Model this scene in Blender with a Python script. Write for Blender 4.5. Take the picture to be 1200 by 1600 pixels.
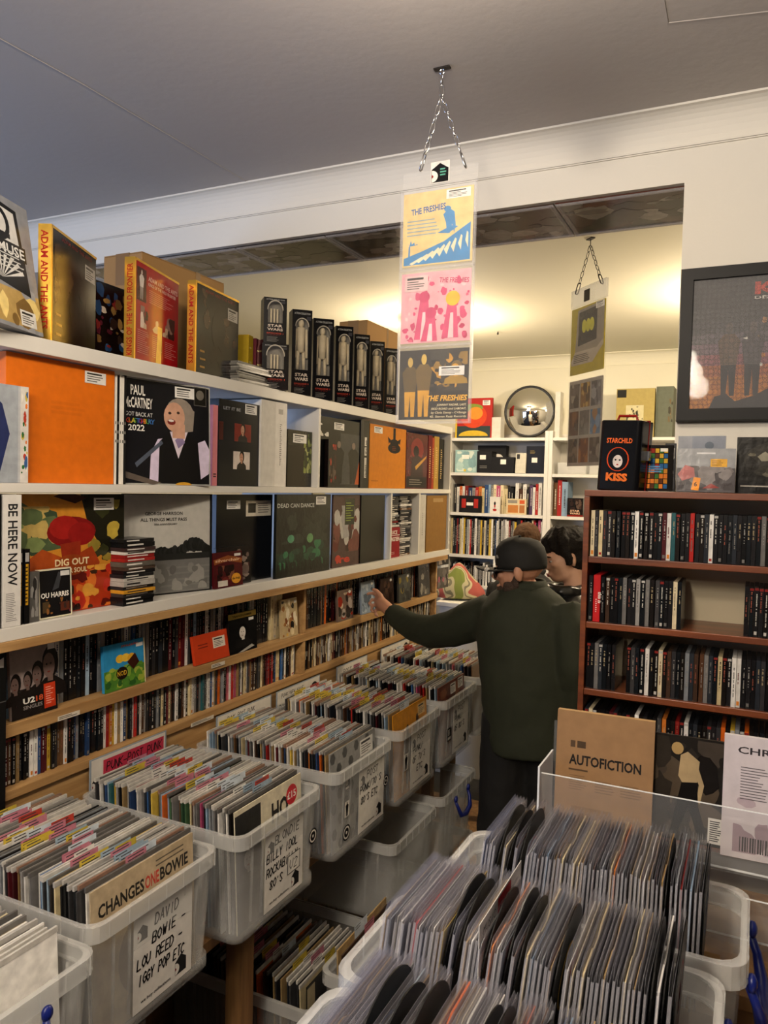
import bpy, bmesh, math, random
from mathutils import Vector, Matrix, Euler

for o in list(bpy.data.objects):
    bpy.data.objects.remove(o)
scene = bpy.context.scene
COLL = scene.collection
H = 1.9                      # height of the camera above the floor

# ------------------------------------------------------------------ camera
RIGHT = Vector((0.90018717, 0.43480943, 0.02457276))
DOWN = Vector((0.03744779, -0.0210666, -0.9990765))
FWD = Vector((-0.43389022, 0.90027605, -0.03524653))
cam_data = bpy.data.cameras.new('camera')
cam_data.sensor_fit = 'VERTICAL'
cam_data.sensor_height = 36.0
cam_data.lens = 1205.0 / 1600.0 * 36.0
cam_data.clip_start = 0.05
cam = bpy.data.objects.new('camera', cam_data)
COLL.objects.link(cam)
m = Matrix((( RIGHT.x, -DOWN.x, -FWD.x, 0), (RIGHT.y, -DOWN.y, -FWD.y, 0), (RIGHT.z, -DOWN.z, -FWD.z, H), (0, 0, 0, 1)))
cam.matrix_world = m
scene.camera = cam

# ------------------------------------------------------------------ world, light, exposure
world = bpy.data.worlds.new('world')
scene.world = world
world.use_nodes = True
world.node_tree.nodes['Background'].inputs[0].default_value = (0.55, 0.70, 1.0, 1)
world.node_tree.nodes['Background'].inputs[1].default_value = 0.35
scene.view_settings.view_transform = 'Standard'
scene.view_settings.look = 'None'
scene.view_settings.gamma = 1.0
scene.view_settings.use_curve_mapping = False
scene.view_settings.exposure = 0.12
scene.cycles.transparent_max_bounces = 24

def lamp(name, kind, loc, power, color, size=0.2, rot=(0, 0, 0), sizey=None, spread=None):
    d = bpy.data.lights.new(name, kind)
    d.energy = power
    d.color = color
    if kind == 'AREA':
        d.size = size
        if sizey:
            d.shape = 'RECTANGLE'; d.size_y = sizey
        if spread: d.spread = spread
    elif kind == 'POINT':
        d.shadow_soft_size = size
    o = bpy.data.objects.new(name, d)
    COLL.objects.link(o)
    o.location = loc
    o.rotation_euler = rot
    return o
# daylight coming in through the shop window in the left wall, beyond the cube shelving
lamp('window_daylight', 'AREA', (-4.48, -0.35, 1.75), 120, (0.40, 0.58, 1.0), 1.7, (0, math.radians(-90), 0), 2.9)
WARM = (1.0, 0.80, 0.56)
NEARL = (1.0, 0.86, 0.70)
P_NEAR, P_FAR = 41, 70

# ------------------------------------------------------------------ pixel rays (photo frame 1200x1600) -> points of the room
def ray(u, v):
    a, b = (u - 600) / 1205.0, (v - 800) / 1205.0
    return RIGHT * a + DOWN * b + FWD
def onx(u, v, x):
    r = ray(u, v); r = r * (x / r.x); r.z += H; return r
def ony(u, v, y):
    r = ray(u, v); r = r * (y / r.y); r.z += H; return r
def onz(u, v, z):
    r = ray(u, v); r = r * ((z - H) / r.z); r.z += H; return r

# ------------------------------------------------------------------ colours
def lin(c):
    return c / 12.92 if c <= 0.04045 else ((c + 0.055) / 1.055) ** 2.4
def S(h):
    h = h.lstrip('#')
    return tuple(lin(int(h[i:i + 2], 16) / 255.0) for i in (0, 2, 4))
BLACK, WHITE, RED = S('0b0b0d'), S('e8e4da'), S('b01c1c')
CREAM, GREY, DGREY = S('d8c9a0'), S('8a8784'), S('3a3938')
GOLD, ORANGE, BLUE = S('d9a72c'), S('dd6f12'), S('3b74b8')
PINK, GREEN, BROWN = S('d84a7d'), S('3f6b3a'), S('5a3a22')

# ------------------------------------------------------------------ materials
MATS = {}
def principled(name):
    mt = bpy.data.materials.new(name)
    mt.use_nodes = True
    MATS[name] = mt
    return mt, mt.node_tree, mt.node_tree.nodes['Principled BSDF']
def simple(name, col, rough=0.5, metal=0.0, spec=0.5, noise=0.0, scale=8.0, bump=0.0, coat=0.0, bscale=None):
    mt, nt, b = principled(name)
    b.inputs['Base Color'].default_value = (*col, 1)
    b.inputs['Roughness'].default_value = rough
    b.inputs['Metallic'].default_value = metal
    b.inputs['Specular IOR Level'].default_value = spec
    b.inputs['Coat Weight'].default_value = coat
    b.inputs['Coat Roughness'].default_value = 0.08
    if noise or bump:
        tc = nt.nodes.new('ShaderNodeTexCoord')
        n = nt.nodes.new('ShaderNodeTexNoise')
        n.inputs['Scale'].default_value = scale
        n.inputs['Detail'].default_value = 4
        nt.links.new(tc.outputs['Object'], n.inputs['Vector'])
        if noise:
            mx = nt.nodes.new('ShaderNodeMixRGB')
            mx.blend_type = 'MIX'
            mx.inputs[1].default_value = (*[max(0, c * (1 - noise)) for c in col], 1)
            mx.inputs[2].default_value = (*[min(1, c * (1 + noise)) for c in col], 1)
            nt.links.new(n.outputs['Fac'], mx.inputs[0])
            nt.links.new(mx.outputs[0], b.inputs['Base Color'])
        if bump:
            bp = nt.nodes.new('ShaderNodeBump')
            bp.inputs['Strength'].default_value = bump
            bp.inputs['Distance'].default_value = 0.01
            if bscale:
                n2 = nt.nodes.new('ShaderNodeTexNoise')
                n2.inputs['Scale'].default_value = bscale
                n2.inputs['Detail'].default_value = 3
                nt.links.new(tc.outputs['Object'], n2.inputs['Vector'])
                n = n2
            nt.links.new(n.outputs['Fac'], bp.inputs['Height'])
            nt.links.new(bp.outputs[0], b.inputs['Normal'])
    return mt
def printed(name, rough, coat=0.0, noise=0.12, bump=0.0, spec=0.35):
    # base colour = object colour, or the printed colour where the mesh carries one (alpha 1)
    mt, nt, b = principled(name)
    oi = nt.nodes.new('ShaderNodeObjectInfo')
    at = nt.nodes.new('ShaderNodeAttribute'); at.attribute_name = 'Col'
    mx = nt.nodes.new('ShaderNodeMixRGB')
    nt.links.new(at.outputs['Alpha'], mx.inputs[0])
    nt.links.new(oi.outputs['Color'], mx.inputs[1])
    nt.links.new(at.outputs['Color'], mx.inputs[2])
    tc = nt.nodes.new('ShaderNodeTexCoord')
    n = nt.nodes.new('ShaderNodeTexNoise')
    n.inputs['Scale'].default_value = 38; n.inputs['Detail'].default_value = 6
    nt.links.new(tc.outputs['Object'], n.inputs['Vector'])
    mr = nt.nodes.new('ShaderNodeMapRange')
    mr.inputs[1].default_value = 0.3; mr.inputs[2].default_value = 0.7
    mr.inputs[3].default_value = 1 - noise; mr.inputs[4].default_value = 1 + noise
    nt.links.new(n.outputs['Fac'], mr.inputs[0])
    ml = nt.nodes.new('ShaderNodeMixRGB'); ml.blend_type = 'MULTIPLY'; ml.inputs[0].default_value = 1
    nt.links.new(mx.outputs[0], ml.inputs[1])
    nt.links.new(mr.outputs[0], ml.inputs[2])
    nt.links.new(ml.outputs[0], b.inputs['Base Color'])
    b.inputs['Roughness'].default_value = rough
    b.inputs['Coat Weight'].default_value = coat
    b.inputs['Specular IOR Level'].default_value = spec
    b.inputs['Coat Roughness'].default_value = 0.1
    if bump:
        bp = nt.nodes.new('ShaderNodeBump')
        bp.inputs['Strength'].default_value = bump; bp.inputs['Distance'].default_value = 0.004
        nt.links.new(n.outputs['Fac'], bp.inputs['Height'])
        nt.links.new(bp.outputs[0], b.inputs['Normal'])
        nt.links.new(bp.outputs[0], b.inputs['Coat Normal'])
    return mt
def wood(name, c1, c2, rough=0.5, scale=3.0, axis=1, coat=0.0):
    mt, nt, b = principled(name)
    tc = nt.nodes.new('ShaderNodeTexCoord')
    mp = nt.nodes.new('ShaderNodeMapping')
    sc = [14.0, 14.0, 14.0]; sc[axis] = 0.9
    mp.inputs['Scale'].default_value = sc
    n = nt.nodes.new('ShaderNodeTexNoise')
    n.inputs['Scale'].default_value = scale; n.inputs['Detail'].default_value = 6
    n.inputs['Distortion'].default_value = 0.6
    cr = nt.nodes.new('ShaderNodeValToRGB')
    cr.color_ramp.elements[0].position = 0.32; cr.color_ramp.elements[0].color = (*c1, 1)
    cr.color_ramp.elements[1].position = 0.68; cr.color_ramp.elements[1].color = (*c2, 1)
    nt.links.new(tc.outputs['Object'], mp.inputs[0]); nt.links.new(mp.outputs[0], n.inputs['Vector'])
    nt.links.new(n.outputs['Fac'], cr.inputs[0]); nt.links.new(cr.outputs[0], b.inputs['Base Color'])
    b.inputs['Roughness'].default_value = rough
    b.inputs['Coat Weight'].default_value = coat
    return mt
def clear(name, body=(0.85, 0.85, 0.83), opacity=0.3, rough=0.25, tint=(0.93, 0.94, 0.94)):
    # a see-through plastic: part straight through, part a milky glossy skin
    mt, nt, b = principled(name)
    b.inputs['Base Color'].default_value = (*body, 1)
    b.inputs['Roughness'].default_value = rough
    tr = nt.nodes.new('ShaderNodeBsdfTransparent'); tr.inputs[0].default_value = (*tint, 1)
    mx = nt.nodes.new('ShaderNodeMixShader'); mx.inputs[0].default_value = opacity
    out = nt.nodes['Material Output']
    nt.links.new(tr.outputs[0], mx.inputs[1]); nt.links.new(b.outputs[0], mx.inputs[2])
    nt.links.new(mx.outputs[0], out.inputs[0])
    return mt
def emit(name, col, strength):
    mt, nt, b = principled(name)
    b.inputs['Base Color'].default_value = (*col, 1)
    b.inputs['Emission Color'].default_value = (*col, 1)
    b.inputs['Emission Strength'].default_value = strength
    return mt

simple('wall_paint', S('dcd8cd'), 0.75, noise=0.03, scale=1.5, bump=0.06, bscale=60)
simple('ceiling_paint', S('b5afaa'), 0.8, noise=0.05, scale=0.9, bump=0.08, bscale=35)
simple('far_paint', S('dad6c0'), 0.8, noise=0.03, scale=1.2)
simple('dark_wall', S('37312d'), 0.8, noise=0.25, scale=3)  # unseen right and front walls, toned dark to cut bounce light and reflections
simple('floor_carpet', S('1c1a19'), 0.95, noise=0.3, scale=40, bump=0.3)
simple('white_laminate', S('dad7cf'), 0.42, noise=0.02)
wood('plywood', S('9a7344'), S('bd9763'), 0.55, 3.0, 1)
wood('pine', S('6e4d2b'), S('8f6a3e'), 0.6, 3.0, 2)
wood('mahogany', S('552611'), S('82431f'), 0.4, 3.0, 0, 0.25)
simple('back_board', S('cbbfa2'), 0.7, noise=0.05, scale=4)
simple('cardboard', S('94703f'), 0.8, noise=0.08, scale=6)
simple('packing_tape', S('7b5c33'), 0.3, noise=0.05)
simple('blue_plastic', S('12206e'), 0.35)
simple('chrome', S('c8c8c8'), 0.22, 1.0)
simple('dark_metal', S('3b3734'), 0.4, 0.8)
simple('mirror', S('f2f2f2'), 0.02, 1.0)
simple('black_rubber', S('0c0c0c'), 0.5)
simple('frame_black', S('161616'), 0.5, spec=0.2, noise=0.1, scale=30)
simple('gold_foil', S('e2b54c'), 0.3, 0.9, bump=0.15, scale=25)
simple('vinyl', S('050505'), 0.4, spec=0.12)
simple('skin', S('b9876c'), 0.55, noise=0.08, scale=30)
simple('skin_pale', S('c79b82'), 0.55, noise=0.06, scale=30)
simple('hair_dark', S('15100c'), 0.75, spec=0.2, noise=0.4, scale=60, bump=0.5, bscale=90)
simple('hair_brown', S('4a3320'), 0.75, spec=0.2, noise=0.35, scale=70, bump=0.5, bscale=90)
simple('beard', S('3a2a20'), 0.8, noise=0.3, scale=90, bump=0.5, bscale=140)
simple('olive_cloth', S('212617'), 0.85, noise=0.12, scale=12, bump=0.25, bscale=14)
simple('cap_cloth', S('121211'), 0.8, noise=0.15, scale=30)
simple('black_cloth', S('0c0c0e'), 0.8, noise=0.2, scale=14)
simple('black_shiny', S('0b0b0d'), 0.35, noise=0.2, scale=9, bump=0.6, bscale=11)
simple('lens_dark', S('101012'), 0.06, coat=0.5)
printed('print_matte', 0.6, 0.0, 0.07, 0, 0.22)
printed('print_gloss', 0.2, 0.0, 0.13, 0, 0.3)
printed('print_sleeve', 0.3, 0.25, 0.18, 0.25, 0.3)
printed('print_spine', 0.25, 0.0, 0.2, 0, 0.3)
clear('box_plastic', (0.80, 0.79, 0.76), 0.20, 0.3)
clear('rim_plastic', (0.84, 0.83, 0.80), 0.30, 0.25)
clear('sleeve_plastic', (0.72, 0.71, 0.76), 0.19, 0.15, (1, 1, 1))
clear('thin_plastic', (0.8, 0.8, 0.8), 0.06, 0.08, (1, 1, 1))
clear('acrylic', (0.85, 0.87, 0.87), 0.05, 0.05, (0.98, 0.98, 0.98))
clear('acrylic_edge', (0.9, 0.92, 0.92), 0.75, 0.1)
clear('pane', (0.75, 0.75, 0.75), 0.07, 0.03, (1, 1, 1))
emit('bulb', (1.0, 0.86, 0.66), 9)
simple('lamp_white', S('e6e2d8'), 0.4)

# ------------------------------------------------------------------ object helpers
def link(o, parent=None, loc=None, rot=None, color=None):
    COLL.objects.link(o)
    if parent: o.parent = parent
    if loc is not None: o.location = loc
    if rot is not None: o.rotation_euler = rot
    if color is not None: o.color = (*color, 1)
    return o
def tag(o, label=None, cat=None, group=None, kind=None):
    if label: o['label'] = label
    if cat: o['category'] = cat
    if group: o['group'] = group
    if kind: o['kind'] = kind
    return o
def empty(name, label, cat, loc=(0, 0, 0), rot=(0, 0, 0), group=None):
    o = bpy.data.objects.new(name, None)
    o.empty_display_size = 0.05
    link(o, None, loc, rot)
    return tag(o, label, cat, group)
def inst(name, me, parent=None, loc=None, rot=None, color=None):
    return link(bpy.data.objects.new(name, me), parent, loc, rot, color)

TEXTS = {}
def text_mesh(s, bold):
    key = (s, bold)
    if key not in TEXTS:
        cu = bpy.data.curves.new('lettering', 'FONT')
        cu.body = s; cu.size = 1.0; cu.resolution_u = 2; cu.offset = 0.018 * bold
        o = bpy.data.objects.new('lettering', cu)
        COLL.objects.link(o)
        bpy.context.view_layer.update()
        me = bpy.data.meshes.new_from_object(o.evaluated_get(bpy.context.evaluated_depsgraph_get()))
        vs = [(v.co.x, v.co.y) for v in me.vertices]
        fs = [tuple(p.vertices) for p in me.polygons]
        bpy.data.objects.remove(o); bpy.data.curves.remove(cu); bpy.data.meshes.remove(me)
        x0 = min(v[0] for v in vs) if vs else 0; x1 = max(v[0] for v in vs) if vs else 1
        y0 = min(v[1] for v in vs) if vs else 0
        TEXTS[key] = ([(a - x0, b - min(y0, 0) * 0) for a, b in vs], fs, x1 - x0)
    return TEXTS[key]
# single-stroke capitals for hand-lettered signs: points on a 4 x 6 grid
HAND = {'A': '00 26 40;12 32', 'B': '00 06 36 45 33 03;33 42 40 00', 'C': '45 26 04 02 20 41', 'D': '00 06 26 44 42 20 00',
        'E': '40 00 06 46;03 33', 'F': '00 06 46;03 33', 'G': '45 26 04 02 20 41 43 23', 'H': '00 06;40 46;03 43', 'I': '20 26',
        'J': '46 41 20 01', 'K': '00 06;46 03 40', 'L': '06 00 40', 'M': '00 06 23 46 40', 'N': '00 06 40 46', 'O': '20 02 04 26 44 42 20',
        'P': '00 06 36 44 33 03', 'Q': '20 02 04 26 44 42 20;32 50', 'R': '00 06 36 44 33 03;23 40', 'S': '45 26 05 14 32 41 20 01', 'T': '06 46;26 20',
        'U': '06 02 20 42 46', 'V': '06 20 46', 'W': '06 10 24 30 46', 'X': '00 46;06 40', 'Y': '06 23 46;23 20', 'Z': '06 46 00 40',
        '0': '20 02 04 26 44 42 20', '1': '15 26 20', '2': '05 26 45 00 40', '7': '06 46 20', '8': '23 05 26 45 23 01 20 41 23',
        "'": '16 15', '-': '03 43', '/': '00 46', '5': '46 06 03 33 42 20 00', '6': '46 13 01 20 41 33 13', '4': '36 02 42;30 36', '9': '42 35 14 05 26 45 40'}

class MB:
    """collects faces; build() links them as ONE mesh object"""
    def __init__(s):
        s.v, s.f, s.c, s.m = [], [], [], []
        s.lay = 0
    def face(s, pts, col=None, mat=0):
        n = len(s.v)
        s.v.extend([tuple(p) for p in pts])
        s.f.append(tuple(range(n, n + len(pts)))); s.c.append(col); s.m.append(mat)
    def add(s, vs, fs, col=None, mat=0):
        n = len(s.v)
        s.v.extend([tuple(p) for p in vs])
        for f in fs:
            s.f.append(tuple(i + n for i in f)); s.c.append(col); s.m.append(mat)
    def box(s, x0, y0, z0, x1, y1, z1, col=None, mat=0):
        vs = [(x0, y0, z0), (x1, y0, z0), (x1, y1, z0), (x0, y1, z0), (x0, y0, z1), (x1, y0, z1), (x1, y1, z1), (x0, y1, z1)]
        s.add(vs, [(0, 3, 2, 1), (4, 5, 6, 7), (0, 1, 5, 4), (1, 2, 6, 5), (2, 3, 7, 6), (3, 0, 4, 7)], col, mat)
    def obox(s, o, u, v, w, col=None, mat=0):
        o, u, v, w = Vector(o), Vector(u), Vector(v), Vector(w)
        vs = [o, o + u, o + u + v, o + v, o + w, o + u + w, o + u + v + w, o + v + w]
        s.add(vs, [(0, 3, 2, 1), (4, 5, 6, 7), (0, 1, 5, 4), (1, 2, 6, 5), (2, 3, 7, 6), (3, 0, 4, 7)], col, mat)
    def rings(s, rs, col=None, mat=0, caps=True, loop=False):
        n = len(rs[0]); b = len(s.v)
        for r in rs: s.v.extend([tuple(p) for p in r])
        k = len(rs)
        for i in range(k if loop else k - 1):
            j = (i + 1) % k
            for q in range(n):
                q2 = (q + 1) % n
                s.f.append((b + i * n + q, b + i * n + q2, b + j * n + q2, b + j * n + q)); s.c.append(col); s.m.append(mat)
        if caps and not loop:
            s.f.append(tuple(b + q for q in reversed(range(n)))); s.c.append(col); s.m.append(mat)
            s.f.append(tuple(b + (k - 1) * n + q for q in range(n))); s.c.append(col); s.m.append(mat)
    def tube(s, pts, r, n=8, col=None, mat=0, closed=False):
        pts = [Vector(p) for p in pts]; rs = []
        k = len(pts)
        up = None
        for i, p in enumerate(pts):
            a = pts[(i - 1) % k] if (closed or i > 0) else p
            c = pts[(i + 1) % k] if (closed or i < k - 1) else p
            d = (c - a).normalized()
            if up is None:
                up = Vector((0, 0, 1)) if abs(d.z) < 0.9 else Vector((1, 0, 0))
            x = d.cross(up).normalized(); up = x.cross(d).normalized()
            rr = r[i] if isinstance(r, (list, tuple)) else r
            rs.append([p + (x * math.cos(2 * math.pi * q / n) + up * math.sin(2 * math.pi * q / n)) * rr for q in range(n)])
        s.rings(rs, col, mat, True, closed)
    def lathe(s, prof, n=24, c=(0, 0, 0), col=None, mat=0, caps=True):
        c = Vector(c)
        s.rings([[c + Vector((r * math.cos(2 * math.pi * q / n), r * math.sin(2 * math.pi * q / n), z)) for q in range(n)] for r, z in prof], col, mat, caps)
    def ball(s, c, r, rot=None, n=14, m=9, col=None, mat=0):
        c = Vector(c); R3 = (Euler(rot).to_matrix() if rot else Matrix.Identity(3))
        if not isinstance(r, (tuple, list)): r = (r, r, r)
        rs = []
        for i in range(m + 1):
            t = math.pi * (0.02 + 0.96 * i / m); rr = math.sin(t); z = -math.cos(t)
            rs.append([c + R3 @ Vector((r[0] * rr * math.cos(2 * math.pi * q / n), r[1] * rr * math.sin(2 * math.pi * q / n), r[2] * z)) for q in range(n)])
        s.rings(rs, col, mat)
    # ---- flat print on a plane: O origin, U and V edge vectors; a, b in 0..1
    def plane(s, O, U, V):
        s.O, s.U, s.V = Vector(O), Vector(U), Vector(V)
        s.N = s.U.cross(s.V).normalized(); s.uh = s.U.normalized(); s.vh = s.V.normalized(); s.lay = 0
        return s
    def _p(s, a, b):
        return s.O + s.U * a + s.V * b + s.N * (0.0002 + 0.00004 * s.lay)
    def poly(s, pts, col):
        s.lay += 1
        s.face([s._p(a, b) for a, b in pts], col)
    def rect(s, a0, b0, a1, b1, col):
        s.poly([(a0, b0), (a1, b0), (a1, b1), (a0, b1)], col)
    def ell(s, a, b, ra, rb, col, n=20, t0=0, t1=360, rot=0):
        q = []
        for i in range(n + (t1 - t0 < 360)):
            t = math.radians(t0 + (t1 - t0) * i / n); x, y = math.cos(t), math.sin(t)
            if rot:
                cr, sr = math.cos(rot), math.sin(rot)
                x, y = x * cr - y * sr, x * sr + y * cr
            q.append((a + ra * x, b + rb * y))
        s.poly(q, col)
    def lines(s, a0, b0, a1, b1, n, col, rnd=None, fill=0.5):
        rnd = rnd or random.Random(n)
        for i in range(n):
            y = b1 - (b1 - b0) * (i + 0.5) / n; hh = (b1 - b0) / n * fill * 0.5
            s.rect(a0, y - hh, a0 + (a1 - a0) * rnd.uniform(0.55, 1.0), y + hh, col); s.lay -= 1
        s.lay += 1
    def txt(s, t, a, b, h, col, w=None, bold=1, align='L', rot=0, shear=0.0):
        """h: height in share of V; w: width in share of U (None keeps proportions); rot in degrees"""
        vs, fs, ww = text_mesh(t, bold)
        s.lay += 1
        hm = s.V.length * h / 0.7; wm = hm
        if w: wm = s.U.length * w / max(ww, 1e-6)
        if rot in (90, -90):
            hm = s.U.length * h / 0.7; wm = hm
            if w: wm = s.V.length * w / max(ww, 1e-6)
        r = math.radians(rot); ux = s.uh * math.cos(r) + s.vh * math.sin(r); vx = -s.uh * math.sin(r) + s.vh * math.cos(r)
        base = s._p(a, b); off = {'L': 0, 'C': -ww / 2, 'R': -ww}[align]
        s.add([base + ux * ((x + off) * wm + shear * y * hm) + vx * (y * hm) for x, y in vs], fs, col)
    def hand(s, t, a, b, h, col, w=None, rnd=None, pen=0.10, slant=0.12, rise=0.0):
        """hand-lettered capitals drawn with pen strokes"""
        rnd = rnd or random.Random(len(t) * 7)
        hm = s.V.length * h; adv = hm * 0.82; sc = adv * 0.72 / 4
        if w:
            adv = s.U.length * w / max(len(t), 1); sc = adv * 0.72 / 4
        s.lay += 1
        base = s._p(a, b)
        for i, ch in enumerate(t):
            d = HAND.get(ch)
            jx, jy = rnd.uniform(-.06, .06) * adv, rnd.uniform(-.07, .07) * hm
            if not d: continue
            for st in d.split(';'):
                pts = []
                for xy in st.split():
                    x = int(xy[0]) * sc + i * adv + jx + rnd.uniform(-.02, .02) * adv; y = int(xy[1]) * hm / 6 + jy + rise * i * hm
                    pts.append((x + slant * y, y))
                for (x0, y0), (x1, y1) in zip(pts, pts[1:]):
                    dx, dy = x1 - x0, y1 - y0; L = math.hypot(dx, dy) or 1e-6; e = hm * pen / 2
                    nx, ny = -dy / L * e, dx / L * e; ex, ey = dx / L * e * .6, dy / L * e * .6
                    q = [(x0 + nx - ex, y0 + ny - ey), (x0 - nx - ex, y0 - ny - ey), (x1 - nx + ex, y1 - ny + ey), (x1 + nx + ex, y1 + ny + ey)]
                    s.face([base + s.uh * x + s.vh * y for x, y in q], col)
    def sticker(s, a, b, w, h, col=S('e4e2dc'), ink=S('55524e'), n=4, seed=1):
        s.rect(a, b, a + w, b + h, col)
        s.rect(a + w * .1, b + h * .74, a + w * .8, b + h * .88, S('2b2927'))
        s.lines(a + w * .1, b + h * .1, a + w * .9, b + h * .68, n, ink, random.Random(seed), 0.4)
    def mesh(s, name, mats=('print_matte',), smooth=False):
        me = bpy.data.meshes.new(name)
        me.from_pydata(s.v, [], s.f)
        if any(c is not None for c in s.c) or any(k.startswith('print') for k in mats):
            at = me.color_attributes.new('Col', 'FLOAT_COLOR', 'CORNER')
            buf = []
            for f, c in zip(s.f, s.c):
                buf.extend(((c[0], c[1], c[2], 1.0) if c is not None else (0.0, 0.0, 0.0, 0.0)) * len(f))
            at.data.foreach_set('color', buf)
        for k in mats: me.materials.append(MATS[k])
        if any(s.m): me.polygons.foreach_set('material_index', s.m)
        if smooth: me.polygons.foreach_set('use_smooth', [True] * len(s.f))
        me.update()
        return me
    def build(s, name, mats=('print_matte',), parent=None, loc=None, rot=None, color=None, smooth=False, bevel=0):
        if isinstance(mats, str): mats = (mats,)
        o = inst(name, s.mesh(name, mats, smooth), parent, loc, rot, color)
        if bevel:
            bv = o.modifiers.new('bevel', 'BEVEL'); bv.width = bevel; bv.segments = 2; bv.limit_method = 'ANGLE'
        return o
def struct(o):
    o['kind'] = 'structure'
    return o

ONES = ['', 'first', 'second', 'third', 'fourth', 'fifth', 'sixth', 'seventh', 'eighth', 'ninth', 'tenth', 'eleventh', 'twelfth', 'thirteenth',
        'fourteenth', 'fifteenth', 'sixteenth', 'seventeenth', 'eighteenth', 'nineteenth']
TENS = ['', '', 'twent', 'thirt', 'fort', 'fift', 'sixt', 'sevent', 'eight', 'ninet']
def nth(n):
    if n >= 100: return 'hundred-and-' + nth(n - 100) if n > 100 else 'hundredth'
    if n < 20: return ONES[n]
    return TENS[n // 10] + ('ieth' if n % 10 == 0 else 'y-' + ONES[n % 10])
PAL = {'black': ['0c0c0e', '121214', '1a191b', '101418', '161210'], 'dark grey': ['2c2b2d', '3a393a', '262a30'], 'grey': ['6f6d6b', '8b8885', '7c8084'],
       'white': ['d9d6cf', 'e4e1da', 'cfccc6'], 'cream': ['cdbd93', 'd8c9a6', 'bfae86'], 'brown': ['4a3020', '5e4229', '3b2a20'], 'red': ['8e1c1a', 'a82622', '701815'],
       'maroon': ['43141a', '541a20'], 'orange': ['c35a18', 'b96a28'], 'yellow': ['c2a033', 'cfb04a'], 'blue': ['2c4a78', '3a5f92', '22385c'], 'pale blue': ['7f97ad', '93a8b8'],
       'green': ['2e4a34', '3f5e3f'], 'teal': ['2b5a5e', '275055'], 'pink': ['a8486c', 'b5606c'], 'purple': ['4a3558', '3d2d50'], 'tan': ['8c7148', '9c8258']}
def pick(rnd, weights):
    ks = list(weights); k = rnd.choices(ks, [weights[q] for q in ks])[0]
    c = S(rnd.choice(PAL[k])); j = rnd.uniform(0.85, 1.15)
    return k, tuple(min(1, x * j) for x in c)

def blobs(a, n, cols, seed, x0=0, y0=0, x1=1, y1=1, r0=.02, r1=.09, k=12):
    """loose irregular patches of printed colour"""
    r = random.Random(seed)
    for _ in range(n):
        cx, cy, rr = r.uniform(x0, x1), r.uniform(y0, y1), r.uniform(r0, r1)
        el = r.uniform(.5, 1.6)
        p = []
        for i in range(k):
            t = 2 * math.pi * i / k; q = rr * r.uniform(.78, 1.18)
            p.append((min(x1, max(x0, cx + q * math.cos(t))), min(y1, max(y0, cy + q * el * math.sin(t)))))
        a.poly(p, S(r.choice(cols))); a.lay -= .7

# ================================================================== THE ROOM
ZC, ZL = 2.975, 2.777          # ceiling, underside of the lintel
Y0, Y1, Y2 = -2.7, 2.36, 2.72  # wall behind the camera, the thick dividing wall (front, back)
YF, XL, XR = 6.25, -4.3, 2.2   # far wall, left wall, right wall
def slab(name, b, mat, **k):
    mb = MB(); mb.box(*b); return struct(mb.build(name, mat, **k))
slab('floor', (XL, Y0, -0.1, XR, YF, 0), 'floor_carpet')
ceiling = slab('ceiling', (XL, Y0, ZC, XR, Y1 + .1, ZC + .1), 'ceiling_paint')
mb = MB()
for (a, b) in [((-10, 55), (130, 132)), ((130, 132), (275, 218)), ((275, 218), (385, 284)), ((1036, -5), (1043, 36)), ((1043, 36), (1200, 18))]:
    p, q = onz(*a, ZC), onz(*b, ZC); d = (q - p).normalized(); n = Vector((-d.y, d.x, 0)) * 0.002
    mb.obox(p - n + Vector((0, 0, -.0012)), q - p, n * 2, (0, 0, .002))
mb.build('seam', 'ceiling_paint', ceiling)
slab('ceiling_far', (XL, Y1 + .1, ZC, XR, YF, ZC + .1), 'far_paint')
slab('wall_right', (XR, Y0, 0, XR + .1, YF, ZC), 'dark_wall')
slab('wall_far', (XL, YF, 0, XR, YF + .1, ZC), 'far_paint')
mb = MB()
mb.box(-0.217, Y1, 0, XR, Y2, ZL); mb.box(XL, Y1, ZL, XR, Y2, ZC); mb.box(XL, Y1, 0, -3.75, Y2, ZL)
struct(mb.build('wall_back', 'wall_paint'))
slab('wall_front', (XL, Y0 - .1, 0, XR, Y0, ZC), 'dark_wall')
mb = MB()
wy0, wy1, wz0, wz1 = -1.85, 1.15, 0.9, 2.65
for b in [(Y0, 0, wy0, ZC), (wy1, 0, YF, ZC), (wy0, 0, wy1, wz0), (wy0, wz1, wy1, ZC)]:
    mb.box(XL - .15, b[0], b[1], XL, b[2], b[3])
struct(mb.build('wall_left', 'wall_paint'))
wn = MB()
for y in (wy0, -.38, wy1 - .06): wn.box(XL - .11, y, wz0, XL - .04, y + .06, wz1)
for z in (wz0, wz1 - .06): wn.box(XL - .109, wy0, z, XL - .041, wy1, z + .06)
win = struct(wn.build('window_1', 'white_laminate'))
pn = MB(); pn.box(XL - .082, wy0 + .05, wz0 + .05, XL - .079, wy1 - .05, wz1 - .05); pn.build('window_pane', 'pane', win)
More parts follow.
